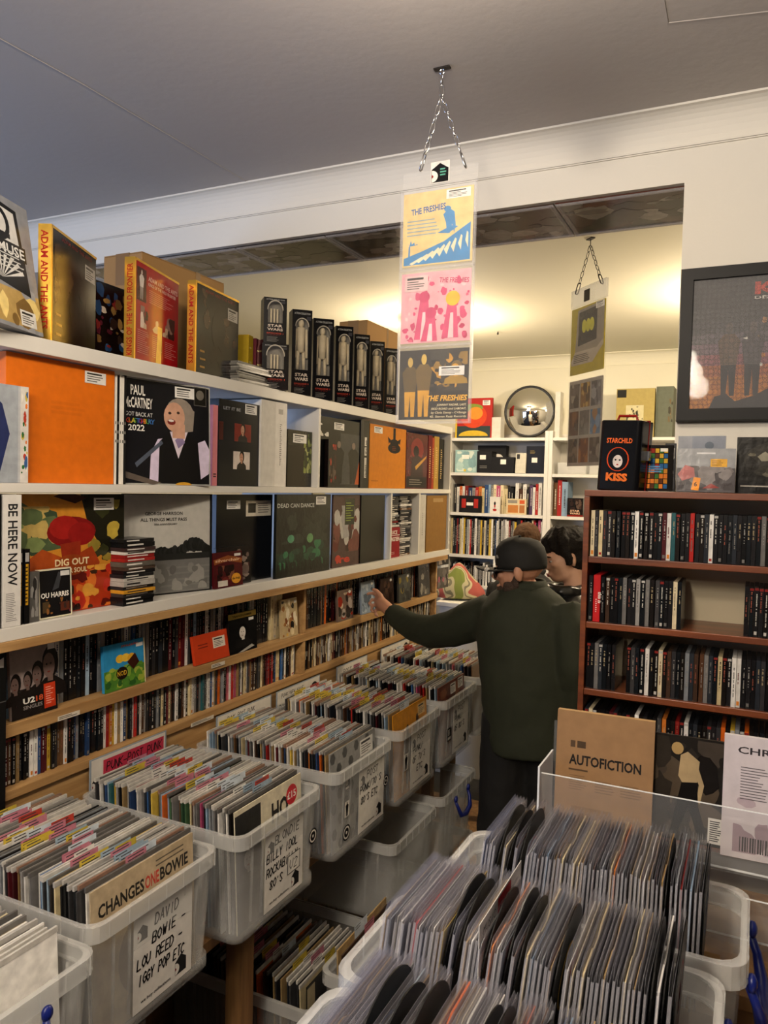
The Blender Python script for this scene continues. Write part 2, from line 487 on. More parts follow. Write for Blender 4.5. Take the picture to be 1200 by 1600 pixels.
def cove(name, yw, s, x0, x1, top, drop, mat):
    mb = MB(); prof = []
    for i in range(9):
        t = i / 8 * math.pi / 2
        prof.append((top * (1 - math.sin(t)), drop * (1 - math.cos(t))))
    # concave quarter curve from (top out, at the ceiling) to (at the wall, drop below)
    prof = [(top, 0), (top, .006)] + [(top * (1 - math.sin(i / 8 * math.pi / 2)), .006 + (drop - .012) * (1 - math.cos(i / 8 * math.pi / 2))) for i in range(1, 9)] + [(.006, drop - .006), (.006, drop), (0, drop), (0, 0)]
    mb.rings([[(x, yw + s * d, ZC - z) for d, z in prof] for x in (x0, x1)])
    return struct(mb.build(name, mat))
cove('trim_1', Y1, -1, XL, XR, .062, .098, 'wall_paint')
cove('trim_2', YF, -1, XL, XR, .062, .098, 'far_paint')
tb = MB(); tb.box(XL, Y1 - .006, 2.872, XR, Y1, 2.8755)
struct(tb.build('trim_3', 'wall_paint'))

# posters pasted under the lintel, each behind its own sheet of plastic
rp = random.Random(5)
px = -2.62
for k in range(6):
    w = (.40, .42, .38, .40, .40, .42)[k]; y0, y1 = Y1 + .02, Y2 - .03
    if k == 5: w = .40
    mb = MB(); mb.box(px, y0, ZL - .004, px + w, y1, ZL - .0005, S(('4a4644', '35302e', '2e2927', '3a3432', '40322a', '4b2a20')[k]))
    mb.plane((px, y1, ZL - .004), (w, 0, 0), (0, -(y1 - y0), 0))
    blobs(mb, 34, ['1a1716', '6f6864', '8c8580', '0f0d0c', '4c3d35', '97908a', '5c1d15' if k > 3 else '2b2725'], 20 + k, .03, .03, .97, .97, .04, .16)
    o = mb.build('ceiling_poster', 'print_gloss')
    tag(o, ('pale grey photo poster under the lintel, leftmost of the row', 'black and grey photo poster under the lintel, second from the left',
            'dark poster under the lintel, third from the left, left of the hanging sleeves', 'dark photo poster under the lintel directly behind the hanging sleeves',
            'brown group-photo poster under the lintel, second from the right end', 'dark reddish poster under the lintel, rightmost, nearest the pillar')[k], 'poster', 'posters pasted under the lintel')
    fr = MB()
    for bx in [(px, y0, px + w, y0 + .012), (px, y1 - .012, px + w, y1), (px, y0, px + .012, y1), (px + w - .012, y0, px + w, y1)]:
        fr.box(bx[0], bx[1], ZL - .009, bx[2], bx[3], ZL - .0045)
    fr.build('plastic_edge', 'sleeve_plastic', o)
    px += w + .006

# ceiling lamps of the near room (behind the camera; they show as reflections) and of the far room
def ceiling_lamp(x, y, label, power, col, group):
    e = empty('ceiling_lamp', label, 'lamp', (x, y, ZC), (0, 0, 0), group)
    b = MB(); b.lathe([(.05, 0), (.05, -.02), (.012, -.03), (.012, -.06)], 20); b.build('canopy', 'lamp_white', e)
    s = MB(); s.lathe([(.03, -.055), (.06, -.06), (.155, -.085), (.16, -.09), (.15, -.088), (.05, -.066), (.03, -.06)], 32, caps=False); s.build('saucer_shade', 'lamp_white', e, smooth=True)
    g = MB(); g.lathe([(.02, -.062), (.042, -.08), (.05, -.105), (.035, -.135), (.008, -.148)], 20); g.build('bulb', 'bulb', e, smooth=True)
    l = lamp('lamp_light', 'POINT', (0, 0, -.22), power, col, 0.09); l.parent = e
for k, y in enumerate((1.1, -.05, -.75, -1.25, -2.1)):
    ceiling_lamp(-0.47, y, 'white saucer ceiling lamp, %s of the row above the singles boxes' % nth(k + 1), P_NEAR * (.55 if k == 0 else 1), NEARL, 'saucer ceiling lamps')
ceiling_lamp(0.02, 4.5, 'white saucer ceiling lamp in the far room behind the pillar', P_FAR * 1.3, WARM, 'far room ceiling lamps')
ceiling_lamp(-1.9, 4.6, 'white saucer ceiling lamp in the far room behind the hanging sleeves', P_FAR * .8, WARM, 'far room ceiling lamps')

# ================================================================== LEFT SHELVING
XS, XW = -1.68, -1.62         # front edges of the plywood rack and of the white unit above it
def zz(r): return H + r
ZT, ZM, ZB = zz(.345), zz(-.018), zz(-.369)     # tops of the three white boards
ZD, ZK = zz(-.628), zz(-.797)                   # tops of the two plywood shelves
unit = empty('white_cube_shelving', 'long white cube shelving unit standing on the plywood rack', 'shelving', (XW - .19, 2.6, zz(-.402)))
def part(parent, name, b, mat, bevel=0.0015):
    L = parent.location
    mb = MB(); mb.box(b[0] - L.x, b[1] - L.y, b[2] - L.z, b[3] - L.x, b[4] - L.y, b[5] - L.z)
    return mb.build(name, mat, parent, bevel=bevel)
YA, YE = 0.75, 4.26
for (z0, z1) in ((.306, .345), (-.041, -.018), (-.402, -.369)):
    part(unit, 'board', (XW - .38, YA, zz(z0), XW, YE, zz(z1)), 'white_laminate')
for y, rows in ((YA + .01, 3), (2.74, 3), (3.452, 2), (3.805, 2), (YE - .01, 3)):
    for n, (z0, z1) in enumerate(((-.018, .306), (-.369, -.041))):
        if rows & (1 << n):
            part(unit, 'upright', (XW - .379, y - .008, zz(z0), XW - (.03 if n and y == 2.74 else .002), y + .008, zz(z1)), 'white_laminate')
rack = empty('plywood_rack', 'plywood media rack with two long shelves below the white cubes', 'rack', (XS - .12, 2.6, 0))
for n, (z0, z1, x1) in enumerate(((-.427, -.4025, .064), (-.661, -.628, .006), (-.821, -.797, .008))):
    part(rack, 'shelf_board', (XS - .24, YA, zz(z0), XS + x1, YE - .03, zz(z1)), 'plywood')
part(rack, 'back_panel', (XS - .255, YA, zz(-1.1), XS - .241, YE - .03, zz(-.4275)), 'plywood')
part(rack, 'apron_panel', (XS - .02, YA, zz(-1.9), XS - .004, YE - .03, zz(-.822)), 'plywood')
for y in (2.735, YE - .055):
    for (z0, z1) in ((-.628, -.4275), (-.797, -.6615)):
        part(rack, 'divider', (XS - .24, y, zz(z0), XS + .002, y + .02, zz(z1)), 'plywood')
part(rack, 'end_post', (XS - .24, YE - .028, 0, XS - .06, YE + .015, zz(-.4275)), 'pine')
for (u, v, t) in ((90, 1124, 'a'), (298, 1134, 'b'), (395, 1102, 'c'), (330, 1042, 'd')):
    p = onx(u, v, XS + .010); mb = MB()
    w = .075 if t != 'b' else .12
    mb.plane((XS + .0105, p.y, p.z - .006), (0, w, 0), (0, 0, .013))
    mb.rect(0, 0, 1, 1, S('d6cfbf')); mb.lines(.06, .2, .95, .85, 2, S('55504a'), random.Random(ord(t)), .5)
    L = rack.location
    o = mb.build('shelf_label', 'print_matte', rack); o.location = (-L.x, -L.y, -L.z)
# short trestle table that carries the LP boxes
ZTAB = zz(-1.158)
table = empty('trestle_table', 'pine bench carrying the row of clear LP boxes', 'bench', (-1.4, 2.3, 0))
part(table, 'bench_top', (-1.6835, .45, ZTAB - .03, -1.20, 4.2, ZTAB), 'pine')
for y in (.6, 1.70, 3.30, 3.95):
    for x in (-1.63, -1.27):
        part(table, 'leg', (x, y, 0, x + .055, y + .055, ZTAB - .031), 'pine')

part(table, 'lower_board', (-1.6835, .46, .085, -1.09, 4.19, .1), 'pine')

# ================================================================== RIGHT BOOKCASE
YBK, XB0, XB1 = 2.12, -0.420, 0.62
case = empty('wooden_bookcase', 'dark reddish-brown wooden bookcase full of CDs against the pillar', 'bookcase', (.1, 2.22, 0))
ZR = [zz(0), zz(-.180), zz(-.358), zz(-.541), zz(-.722), zz(-.9), zz(-1.25), zz(-1.6)]
for k, z in enumerate(ZR):
    part(case, 'shelf_board', (XB0 + (.0155 if k else 0), YBK + (.002 if k else 0), z - .017, XB1 - (.0155 if k else 0), 2.325, z), 'mahogany')
for x in (XB0, XB1 - .015):
    part(case, 'side_panel', (x, YBK, 0, x + .015, 2.325, ZR[0] - .0175), 'mahogany')
part(case, 'back_panel', (XB0 + .001, 2.3255, .02, XB1 - .001, 2.333, ZR[0] - .001), 'back_board')

# ================================================================== FAR BOOKCASES
YFB = 5.95
ZF = [zz(-1.88), zz(-1.5), zz(-1.13), zz(-.80), zz(-.553), zz(-.21), zz(.116), zz(.398)]
fx0, fx1 = -2.30, -1.465
fcs = []
for k, (a, b, lab) in enumerate(((fx0, fx1, 'white bookcase on the far wall with the round mirror on top'), (fx1 + .001, -.45, 'white bookcase on the far wall, right of the mirror bookcase'),
                                 (-3.14, fx0 - .001, 'white bookcase on the far wall, mostly hidden behind the cube shelving'))):
    e = empty('white_bookcase', lab, 'bookcase', ((a + b) / 2, YFB + .13, 0), (0, 0, 0), 'white bookcases along the far wall'); fcs.append(e)
    for z in ZF:
        part(e, 'shelf_board', (a + .031, YFB + .003, z - .024, b - .031, YFB + .278, z), 'white_laminate')
    for x in (a, b - .03):
        part(e, 'side_panel', (x, YFB, 0, x + .03, YFB + .278, zz(.45)), 'white_laminate')
    part(e, 'back_panel', (a, YFB + .279, 0, b, YFB + .287, zz(.44)), 'white_laminate')
part(fcs[0], 'divider', (-1.885, YFB + .004, ZF[3] + .0005, -1.86, YFB + .27, ZF[4] - .0245), 'white_laminate')

# ================================================================== THINGS ON THE LEFT SHELVING
def hdir(yaw):
    """unit width direction for a thing on the left shelving: yaw 0 runs along the shelf, positive turns its far end towards the aisle"""
    a = math.radians(yaw); return Vector((math.sin(a), math.cos(a), 0))
def fit(u0, u1, vt, x0, yaw, zs, vref=None, base='left'):
    """left-bottom corner, width and height of an upright thing whose left edge is seen at u0 on plane x0, right edge at u1, top of the left edge at vt"""
    vm = vref or 770
    A = onx(u0, vm, x0); A.z = zs
    d = hdir(yaw); r = ray(u1, vm)
    # solve A + w d = k r  in the floor plane
    det = d.x * (-r.y) - d.y * (-r.x)
    w = (-A.x * (-r.y) + A.y * (-r.x)) / det if abs(det) > 1e-9 else .3
    h = onx(u0, vt, x0).z - zs
    return A, w, h
def yaw_for(u0, u1, x0, w, v, lo=-40, hi=60):
    best = None
    for k in range(201):
        y = lo + (hi - lo) * k / 200
        e = abs(fit(u0, u1, v, x0, y, 0, v)[1] - w) + .0004 * abs(y)
        if best is None or e < best[0]: best = (e, y)
    return best[1]
def span(u0, u1, x0, zs, v, w=None):
    yaw = yaw_for(u0, u1, x0, w, v) if w else 0
    A, ww, _ = fit(u0, u1, v, x0, yaw, zs, v)
    return A, yaw, (w or ww)
R_90 = math.radians(90)
def rz_left(yaw): return math.radians(90 - yaw)
def card(name, label, cat, A, rz, w, h, t, color, art=None, mat='print_gloss', tilt=0, group=None, bevel=0.0008, sheen=True, sticker=None, pr='cover_print'):
    """an upright flat thing: local x = width, -y = front, z = up"""
    mb = MB(); mb.box(0, 0, 0, w, t, h)
    A = Vector(A) + Vector((0, 0, t * math.sin(math.radians(max(tilt, 0)))))
    o = mb.build(name, mat, None, A, (math.radians(-tilt), 0, rz), color, bevel=bevel)
    tag(o, label, cat, group)
    if art:
        a = MB(); a.plane((0, 0, 0), (w, 0, 0), (0, 0, h)); art(a)
        a.build(pr, mat, o)
    if sticker:
        a = MB(); a.plane((sticker[0] * w, -.0012, sticker[1] * h), (sticker[2], 0, 0), (0, 0, sticker[3])); a.lay = 2
        a.sticker(0, 0, 1, 1, n=3, seed=len(label)); a.build('price_sticker', 'print_matte', o)
    return o
def figure(a, x, y, h, head, coat, legs, wide=1.0):
    """plain standing silhouette, feet at (x, y)"""
    a.poly([(x - .10 * h * wide, y), (x - .12 * h * wide, y + .45 * h), (x + .12 * h * wide, y + .45 * h), (x + .10 * h * wide, y), (x + .02 * h, y), (x, y + .36 * h), (x - .02 * h, y)], legs)
    a.poly([(x - .12 * h * wide, y + .42 * h), (x - .17 * h * wide, y + .74 * h), (x - .08 * h * wide, y + .84 * h), (x + .08 * h * wide, y + .84 * h), (x + .17 * h * wide, y + .74 * h), (x + .12 * h * wide, y + .42 * h)], coat)
    a.ell(x, y + .915 * h, .055 * h * wide, .085 * h, head, 12)
def bust(a, x, y, s, skin, hair, coat, bg=None):
    """plain generic head and shoulders"""
    a.poly([(x - .5 * s, y), (x - .45 * s, y + .22 * s), (x - .15 * s, y + .38 * s), (x + .15 * s, y + .38 * s), (x + .45 * s, y + .22 * s), (x + .5 * s, y)], coat)
    a.ell(x + .02 * s, y + .66 * s, .25 * s, .31 * s, hair, 16)
    a.rect(x - .08 * s, y + .3 * s, x + .08 * s, y + .5 * s, skin)
    a.ell(x - .03 * s, y + .6 * s, .18 * s, .24 * s, skin, 16)
    a.ell(x - .1 * s, y + .63 * s, .025 * s, .02 * s, hair, 8); a.ell(x + .03 * s, y + .63 * s, .025 * s, .02 * s, hair, 8)
    a.ell(x - .04 * s, y + .48 * s, .05 * s, .018 * s, S('6a2a22'), 8)

# ---- on top of the white unit
def book3(name, label, cat, A, yaw, w, h, t, spine_col, cover_col, spine_art, cover_art, spine_mat='gold_foil', tilt=0):
    """a slipcase whose gold spine faces the room and whose cover turns away"""
    o = empty(name, label, cat, A, (math.radians(-tilt), 0, rz_left(yaw)))
    b = MB(); b.box(0, .0005, 0, w, t - .0005, h); b.build('case', 'print_gloss', o, color=cover_col, bevel=.001)
    g = MB()
    g.box(-.002, -.001, -.0001, .0, t + .001, h + .0005)
    g.box(0, -.0012, h - .006, w, .0004, h + .0006); g.box(0, -.0012, 0, .006, .0004, h)
    g.box(0, 0, h + .0001, w, t, h + .0012)
    g.build('gold_edge', spine_mat, o)
    a = MB(); a.plane((-.0022, t, 0), (0, -t, 0), (0, 0, h)); spine_art(a); a.build('spine_lettering', 'print_gloss', o)
    a = MB(); a.plane((0, -.0002, 0), (w, 0, 0), (0, 0, h)); a.lay = 2; cover_art(a); a.build('cover_print', 'print_gloss', o)
    return o
REDINK = S('a8241a')
def dark_cover(seed):
    def f(a):
        a.rect(.03, .02, .99, .98, S('140e0b'))
        blobs(a, 30, ['2a1b12', '3d2818', '1c130e', '4a3422', '241a14'], seed, .06, .08, .95, .95, .05, .16)
        a.txt('ADAM AND THE ANTS', .2, .92, .035, S('6d1f18'), w=.68)
        a.sticker(.72, .72, .24, .14, S('a9a49c'), S('55524e'))
        a.lines(.1, .04, .25, .3, 3, S('9a7434'), fill=.25)
    return f
zt = ZT + .0008
def on_top(u0, vb, x0):
    A = onx(u0, vb, x0); A.z = zt; return A
# grey sleeve at the far left edge with black panel
A = onx(68, 526, XW - .01); A.z = zt
d = hdir(-18); A = A - d * .315
def muse(a):
    a.rect(0, 0, 1, 1, S('8d9096'))
    a.rect(.0, .03, 1, .30, S('b99a5a')); blobs(a, 14, ['d9b45c', 'f0d688', '7d6030', 'ead9b0', '9fa1a6'], 4, .0, .0, 1, .34, .03, .12)  # gold reflection painted into the lower part of the cover
    a.poly([(.30, .36), (.34, .97), (.84, .93), (.90, .28)], S('151515'))
    a.poly([(.38, .62), (.40, .93), (.80, .90), (.83, .60)], S('d9d9d6'))
    a.ell(.60, .78, .13, .13, S('161616'), 18); a.ell(.60, .78, .085, .09, S('d8d8d5'), 16); a.rect(.5, .68, .72, .72, S('161616'))
    for k in range(9):
        t0 = math.radians(20 + k * 17); a.poly([(.56, .36), (.56 + .3 * math.cos(t0), .36 + .22 * math.sin(t0)), (.56 + .3 * math.cos(t0 + .14), .36 + .22 * math.sin(t0 + .14))], S('dcdcd8')); a.lay -= 1
    a.lay += 1; a.rect(.52, .54, .9, .66, S('151515')); a.txt('MUSE', .55, .565, .075, S('e8e8e4'), w=.33)
    a.lines(.36, .44, .86, .60, 5, S('c9c9c5'), fill=.3)
    a.sticker(.72, .04, .2, .12)
card('record_box', 'silver-grey record sleeve with black emblem panel at left end of top shelf', 'record sleeve', A, rz_left(-18), .315, .32, .03, S('8d9096'), muse, tilt=9)
# gold-edged cases
def spine_txt(t):
    def f(a): a.txt(t, .80, .06, .5, REDINK, w=.84, bold=1.3, rot=90) if False else a.txt(t, .22, .95, .55, REDINK, w=.85, bold=1.3, rot=-90)
    return f
def spine_up(t):
    def f(a): a.txt(t, .80, .04, .55, REDINK, w=.90, bold=1.3, rot=90)
    return f
def gyaw(u0, u1): return yaw_for(u0, u1, XW - .018, .292, 480, -65, 10)
A = on_top(79, 528, XW - .015)
book3('gold_edged_case', 'gold-spined dark boxed record set, leftmost of three on the top shelf', 'record case', A, gyaw(79, 149), .292, .294, .032, GOLD, S('15100c'), spine_txt('ADAM AND THE ANTS'), dark_cover(3))
A = on_top(209, 560, XW - .02)
def red_cover(a):
    a.rect(.03, .02, .98, .98, S('a3161c')); a.rect(.04, .6, .24, .93, S('4a1a1a')); figure(a, .14, .62, .29, S('c9b8b0'), S('d8cfc8'), S('9a8f8a'))
    a.txt('ADAM AND THE ANTS', .28, .84, .045, S('e6b9b0'), w=.68); a.txt('KINGS OF THE WILD FRONTIER', .28, .79, .032, S('e6b9b0'), w=.64)
    a.lines(.3, .62, .96, .76, 7, S('d88a84'), fill=.25)
    blobs(a, 16, ['8a6a60', 'c9a890', '5c2a26', 'e6cfc0', '3f1a18'], 9, .12, .34, .9, .56, .03, .09)
    a.lines(.06, .08, .34, .32, 12, S('d88a84'), fill=.25); a.lines(.38, .08, .62, .32, 12, S('d88a84'), fill=.25); a.lines(.66, .12, .95, .3, 9, S('d88a84'), fill=.25)
    a.poly([(.46, .02), (.50, .42), (.60, .42), (.58, .02)], S('e3b758'))
book3('gold_edged_case', 'gold-spined red boxed record set in the middle of the top shelf', 'record case', A, gyaw(210, 279), .292, .294, .030, GOLD, S('a3161c'), spine_up('KINGS OF THE WILD FRONTIER'), red_cover)
A = on_top(304, 583, XW - .02)
book3('gold_edged_case', 'gold-spined dark boxed record set, rightmost of three on the top shelf', 'record case', A, gyaw(305, 373), .292, .294, .028, GOLD, S('15100c'), spine_txt('ADAM AND THE ANTS'), dark_cover(8))
A = onx(150, 540, XW - .17); A.z = zt
def photo_dark(a):
    a.rect(.02, .02, .98, .98, S('17100c'))
    blobs(a, 50, ['7a5a30', 'b08a4a', '8c2f2a', 'd8c9b0', '2a4a70', '3a2a20', '1a1210', '5a1f2a'], 12, .05, .15, .75, .98, .02, .07)
    a.rect(.74, .02, .98, .98, S('241208'))
card('picture_book', 'dark glossy box with colourful crowd photo between two gold-edged cases', 'box set', A, rz_left(-4), .25, .25, .03, S('17100c'), photo_dark, tilt=6)
# cardboard cartons on top
def carton(label, loc, rz, L, W, Hh):
    o = empty('cardboard_box', label, 'cardboard box', loc, (0, 0, rz), 'cardboard cartons on the top shelf')
    b = MB(); b.box(0, 0, 0, L, W, Hh); b.build('body', 'cardboard', o, bevel=.003)
    f = MB(); f.box(-.001, W * .5 - .001, Hh, L + .001, W * .5 + .001, Hh + .001); f.box(.001, .001, Hh + .0002, L - .001, W / 2 - .003, Hh + .003); f.box(.001, W / 2 + .003, Hh + .0002, L - .001, W - .001, Hh + .003)
    f.build('flap', 'cardboard', o)
    t = MB(); t.box(L * .0 - .0008, W / 2 - .03, Hh - .1, L + .0008, W / 2 + .03, Hh + .0045); t.box(L * .62, -.0008, Hh - .14, L * .68, W + .0008, Hh + .004)
    t.build('tape', 'packing_tape', o)
    return o
p = onx(166, 470, XW - .26)
carton('large brown cardboard carton behind the gold-edged cases on the top shelf', (-1.85, 1.957, zt), R_90, .435, .17, .40)
carton('brown cardboard carton behind the black figure boxes on the top shelf', (-1.775, 3.44, zt), R_90, .36, .16, .47)
# yellow and maroon books, stack of grey magazines
for k, (u, c, nm) in enumerate(((388, S('b89a20'), 'yellow'), (400, S('5a1a26'), 'maroon'))):
    A = onx(u, 560, XW - .10); A.z = zt
    card('hardback_book', '%s book standing behind the grey magazines on the top shelf' % nm, 'book', A, rz_left(-12), .042, .20 - .005 * k, .11, c, lambda a: a.lines(.2, .1, .8, .9, 3, S('d8c98a'), fill=.1), mat='print_matte')
for k in range(9):
    A = onx(372, 590, XW - .02); A.z = zt + k * .0085
    r = random.Random(k)
    mb = MB(); mb.box(0, 0, 0, .21, .14, .008)
    o = mb.build('magazine', 'print_spine', None, A + Vector((r.uniform(-.006, .004), r.uniform(-.006, .006), 0)), (0, 0, rz_left(r.uniform(-6, 2))), S(r.choice(['6a6862', '4c4a46', '85827a', '5a5852'])), bevel=.0006)
    tag(o, 'grey magazine, %s from the bottom of the stack on the top shelf' % nth(k + 1), 'magazine', 'stacked grey magazines')
# black window boxes with toy figures
def window_box(label, u0, u1, vb, vt, x0, yaw, zs, small=False):
    A, w, h = fit(u0, u1, vt, x0, yaw, zs, (vb + vt) / 2)
    o = empty('figure_box', label, 'toy box', A, (0, 0, rz_left(yaw)), 'black toy figure boxes on the top shelf')
    t = .07
    wl, wr = .18 * w, .82 * w; wz0, wz1 = (.45 * h, .72 * h) if small else (.30 * h, .80 * h); fr = MB()
    # front panel with an arched opening
    arc = [(w / 2 + (wr - wl) / 2 * math.cos(math.radians(q)), wz1 + (wr - wl) / 2 * 1.25 * math.sin(math.radians(q))) for q in range(0, 181, 15)]
    fr.face([(0, 0, 0), (w, 0, 0), (w, 0, wz0), (0, 0, wz0)]); fr.face([(0, 0, wz0), (wl, 0, wz0), (wl, 0, wz1), (0, 0, wz1)]); fr.face([(wr, 0, wz0), (w, 0, wz0), (w, 0, wz1), (wr, 0, wz1)])
    tops = [(w - w * i / (len(arc) - 1), h) for i in range(len(arc))]
    fr.face([(w, 0, wz1), (w, 0, h), (arc[0][0], 0, arc[0][1])]); fr.face([(0, 0, wz1), (arc[-1][0], 0, arc[-1][1]), (0, 0, h)])
    for i in range(len(arc) - 1):
        fr.face([(arc[i][0], 0, arc[i][1]), (tops[i][0], 0, h), (tops[i + 1][0], 0, h), (arc[i + 1][0], 0, arc[i + 1][1])])
    fr.box(0, .0005, 0, .002, t, h); fr.box(w - .002, .0005, 0, w, t, h); fr.box(.002, t - .002, 0, w - .002, t, h); fr.box(.002, .0005, 0, w - .002, t - .002, .002); fr.box(.002, .0005, h - .002, w - .002, t - .002, h)
    fr.build('carton', 'print_gloss', o, color=S('0d0d0f'))
    tr = MB(); tr.box(.003, t * .55, .003, w - .003, t * .56, h - .003); tr.build('tray', 'print_gloss', o, color=S('8a8478'))
    g = MB(); c = Vector((w / 2, t * .3, 0))
    if small:
        for dx in (-.012, 0, .012): g.tube([(w / 2 + dx, t * .3, wz0 - .01), (w / 2 + dx, t * .3, wz1 + .01)], .004, 6)
    else:
        for dx in (-.011, .011): g.tube([(w / 2 + dx * 1.2, t * .3, wz0 + .004), (w / 2 + dx, t * .3, wz0 + .45 * (wz1 - wz0))], .007, 6)
        g.tube([(w / 2, t * .3, wz0 + .42 * (wz1 - wz0)), (w / 2, t * .3, wz1)], [.014, .018], 8)
        for dx in (-.024, .024): g.tube([(w / 2 + dx, t * .3, wz0 + .3 * (wz1 - wz0)), (w / 2 + dx * .9, t * .3, wz1 - .005)], .006, 6)
        g.ball((w / 2, t * .3, wz1 + .018), (.012, .012, .017))
    g.build('pale_figure', 'print_matte', o, color=S('d8c8a6'), smooth=True)
    wn = MB(); wn.face([(wl, .001, wz0), (wr, .001, wz0)] + [(x, .001, z) for x, z in arc]); wn.build('window', 'thin_plastic', o)
    a = MB(); a.plane((0, 0, 0), (w, 0, 0), (0, 0, h))
    a.txt('ACTION COLLECTION', .1, .945, .022, S('b8b8b4'), w=.8)
    y = .36 if small else .225; s1 = .055 if small else .035
    a.txt('STAR', .18, y, s1, S('d8c8b8'), w=.64, bold=1.6); a.txt('WARS', .16, y - s1 * 1.45, s1, S('d8c8b8'), w=.68, bold=1.6)
    a.txt('EPISODE I', .14, y - s1 * 2.8, s1 * .55, S('b8402c'), w=.72)
    for k in range(5): a.poly([(.1 + .15 * k, y - s1 * 3.4), (.5, y - s1 * 2.9), (.16 + .15 * k, y - s1 * 3.4)], S('6a1a14')); a.lay -= 1
    a.lines(.15, .03, .85, y - s1 * 3.8, 4, S('8a8680'), fill=.25); a.rect(.72, .88, .93, .925, S('3b3b40'))
    a.build('box_print', 'print_gloss', o)
    a = MB()
    for i in range(len(arc) - 1):
        p, q = arc[i], arc[i + 1]
        a.face([(p[0], -.0006, p[1]), (p[0] * 1.0 + (p[0] - w / 2) * .1, -.0006, p[1] + .004), (q[0] + (q[0] - w / 2) * .1, -.0006, q[1] + .004), (q[0], -.0006, q[1])], S('b8b0a0'))
    a.build('window_trim', 'print_gloss', o)
    return o, h
sb, hb = window_box('small black toy box with pale figure, lower of the stacked pair', 409, 451, 608, 535, XW - .05, 46, zt, True)
window_box('small black toy box with pale figure, upper of the stacked pair', 412, 448, 536, 463, XW - .05, 46, zt + hb + .0015, True)
tb = [(456, 487, 612, 482), (489, 521, 622, 496), (524, 551, 632, 508), (553, 577, 637, 521), (578, 600, 643, 532), (601, 622, 648, 543)]
for k, (a_, b_, c_, d_) in enumerate(tb):
    window_box('tall black toy box with pale figure, %s of six from the left' % nth(k + 1), a_, b_, c_, d_, XW - .05, 46, zt)

# ---- upper row of cubes
zm = ZM + .0008
A, w, h = fit(12, 178, 560, XW + .0, 3, zm)
def orange_art(a):
    for k in range(2): a.txt(('CHILDREN', 'EDITS')[k] if False else '', .3, .5, .05, S('c8690f')) if False else None
    a.lines(.38, .56, .78, .68, 3, S('d2680a'), fill=.6)
card('boxed_set', 'plain bright orange record box with embossed lettering on upper cube shelf', 'box set', Vector((XW - .034, onx(8, 770, XW - .034).y, zm)), rz_left(0), onx(177, 770, XW - .034).y - onx(8, 770, XW - .034).y, .32, .035, S('d96c0a'), orange_art, mat='print_matte', sticker=(.69, .86, .075, .032))
def strip_case(a):
    a.rect(0, 0, .72, 1, S('9fa6ad')); a.poly([(0, .2), (.25, .1), (.5, .5), (.3, .8), (0, .9)], S('26305c')); a.rect(.78, 0, 1, 1, S('d8d4cc'))
    blobs(a, 20, ['b8402c', 'd8722c', '3a5f92', '2e6a3a', 'c8b040', 'e8e4da'], 6, .8, .1, .98, .95, .02, .05)
A, w, h = fit(-14, 46, 625, XW + .07, -30, zm)
card('clear_case', 'clear-sleeved white case with colourful strip in front of the orange box', 'box set', Vector((XW - .002, onx(-16, 770, XW - .002).y, zm)), rz_left(0), .105, .235, .03, S('b9bcbf'), strip_case)
def thin_set(n, u0, u1, x0, zs, h, cols, name, lab, cat, yaw=0, depth=.3, vref=770):
    a0, a1 = onx(u0, vref, x0).y, onx(u1, vref, x0).y; t = (a1 - a0) / n
    for k in range(n):
        mb = MB(); mb.box(0, 0, 0, t - .0008, depth, h - .003 * (k % 2))
        mb.plane((0, 0, 0), (t, 0, 0), (0, 0, h)); mb.lines(.25, .35, .7, .6, 3, S('1a1a1a') if sum(cols[k]) > .6 else S('b8b4aa'), fill=.3)
        tag(mb.build(name, 'print_matte', None, (x0, a0 + k * t, zs), (0, 0, rz_left(yaw)), cols[k], bevel=.0005), lab % nth(k + 1), cat, 'records beside the orange box')
thin_set(5, 178, 196, XW - .036, zm, .315, [WHITE, BLACK, WHITE, WHITE, BLACK], 'record_sleeve', 'thin record sleeve right of the orange box, %s from it', 'record sleeve')
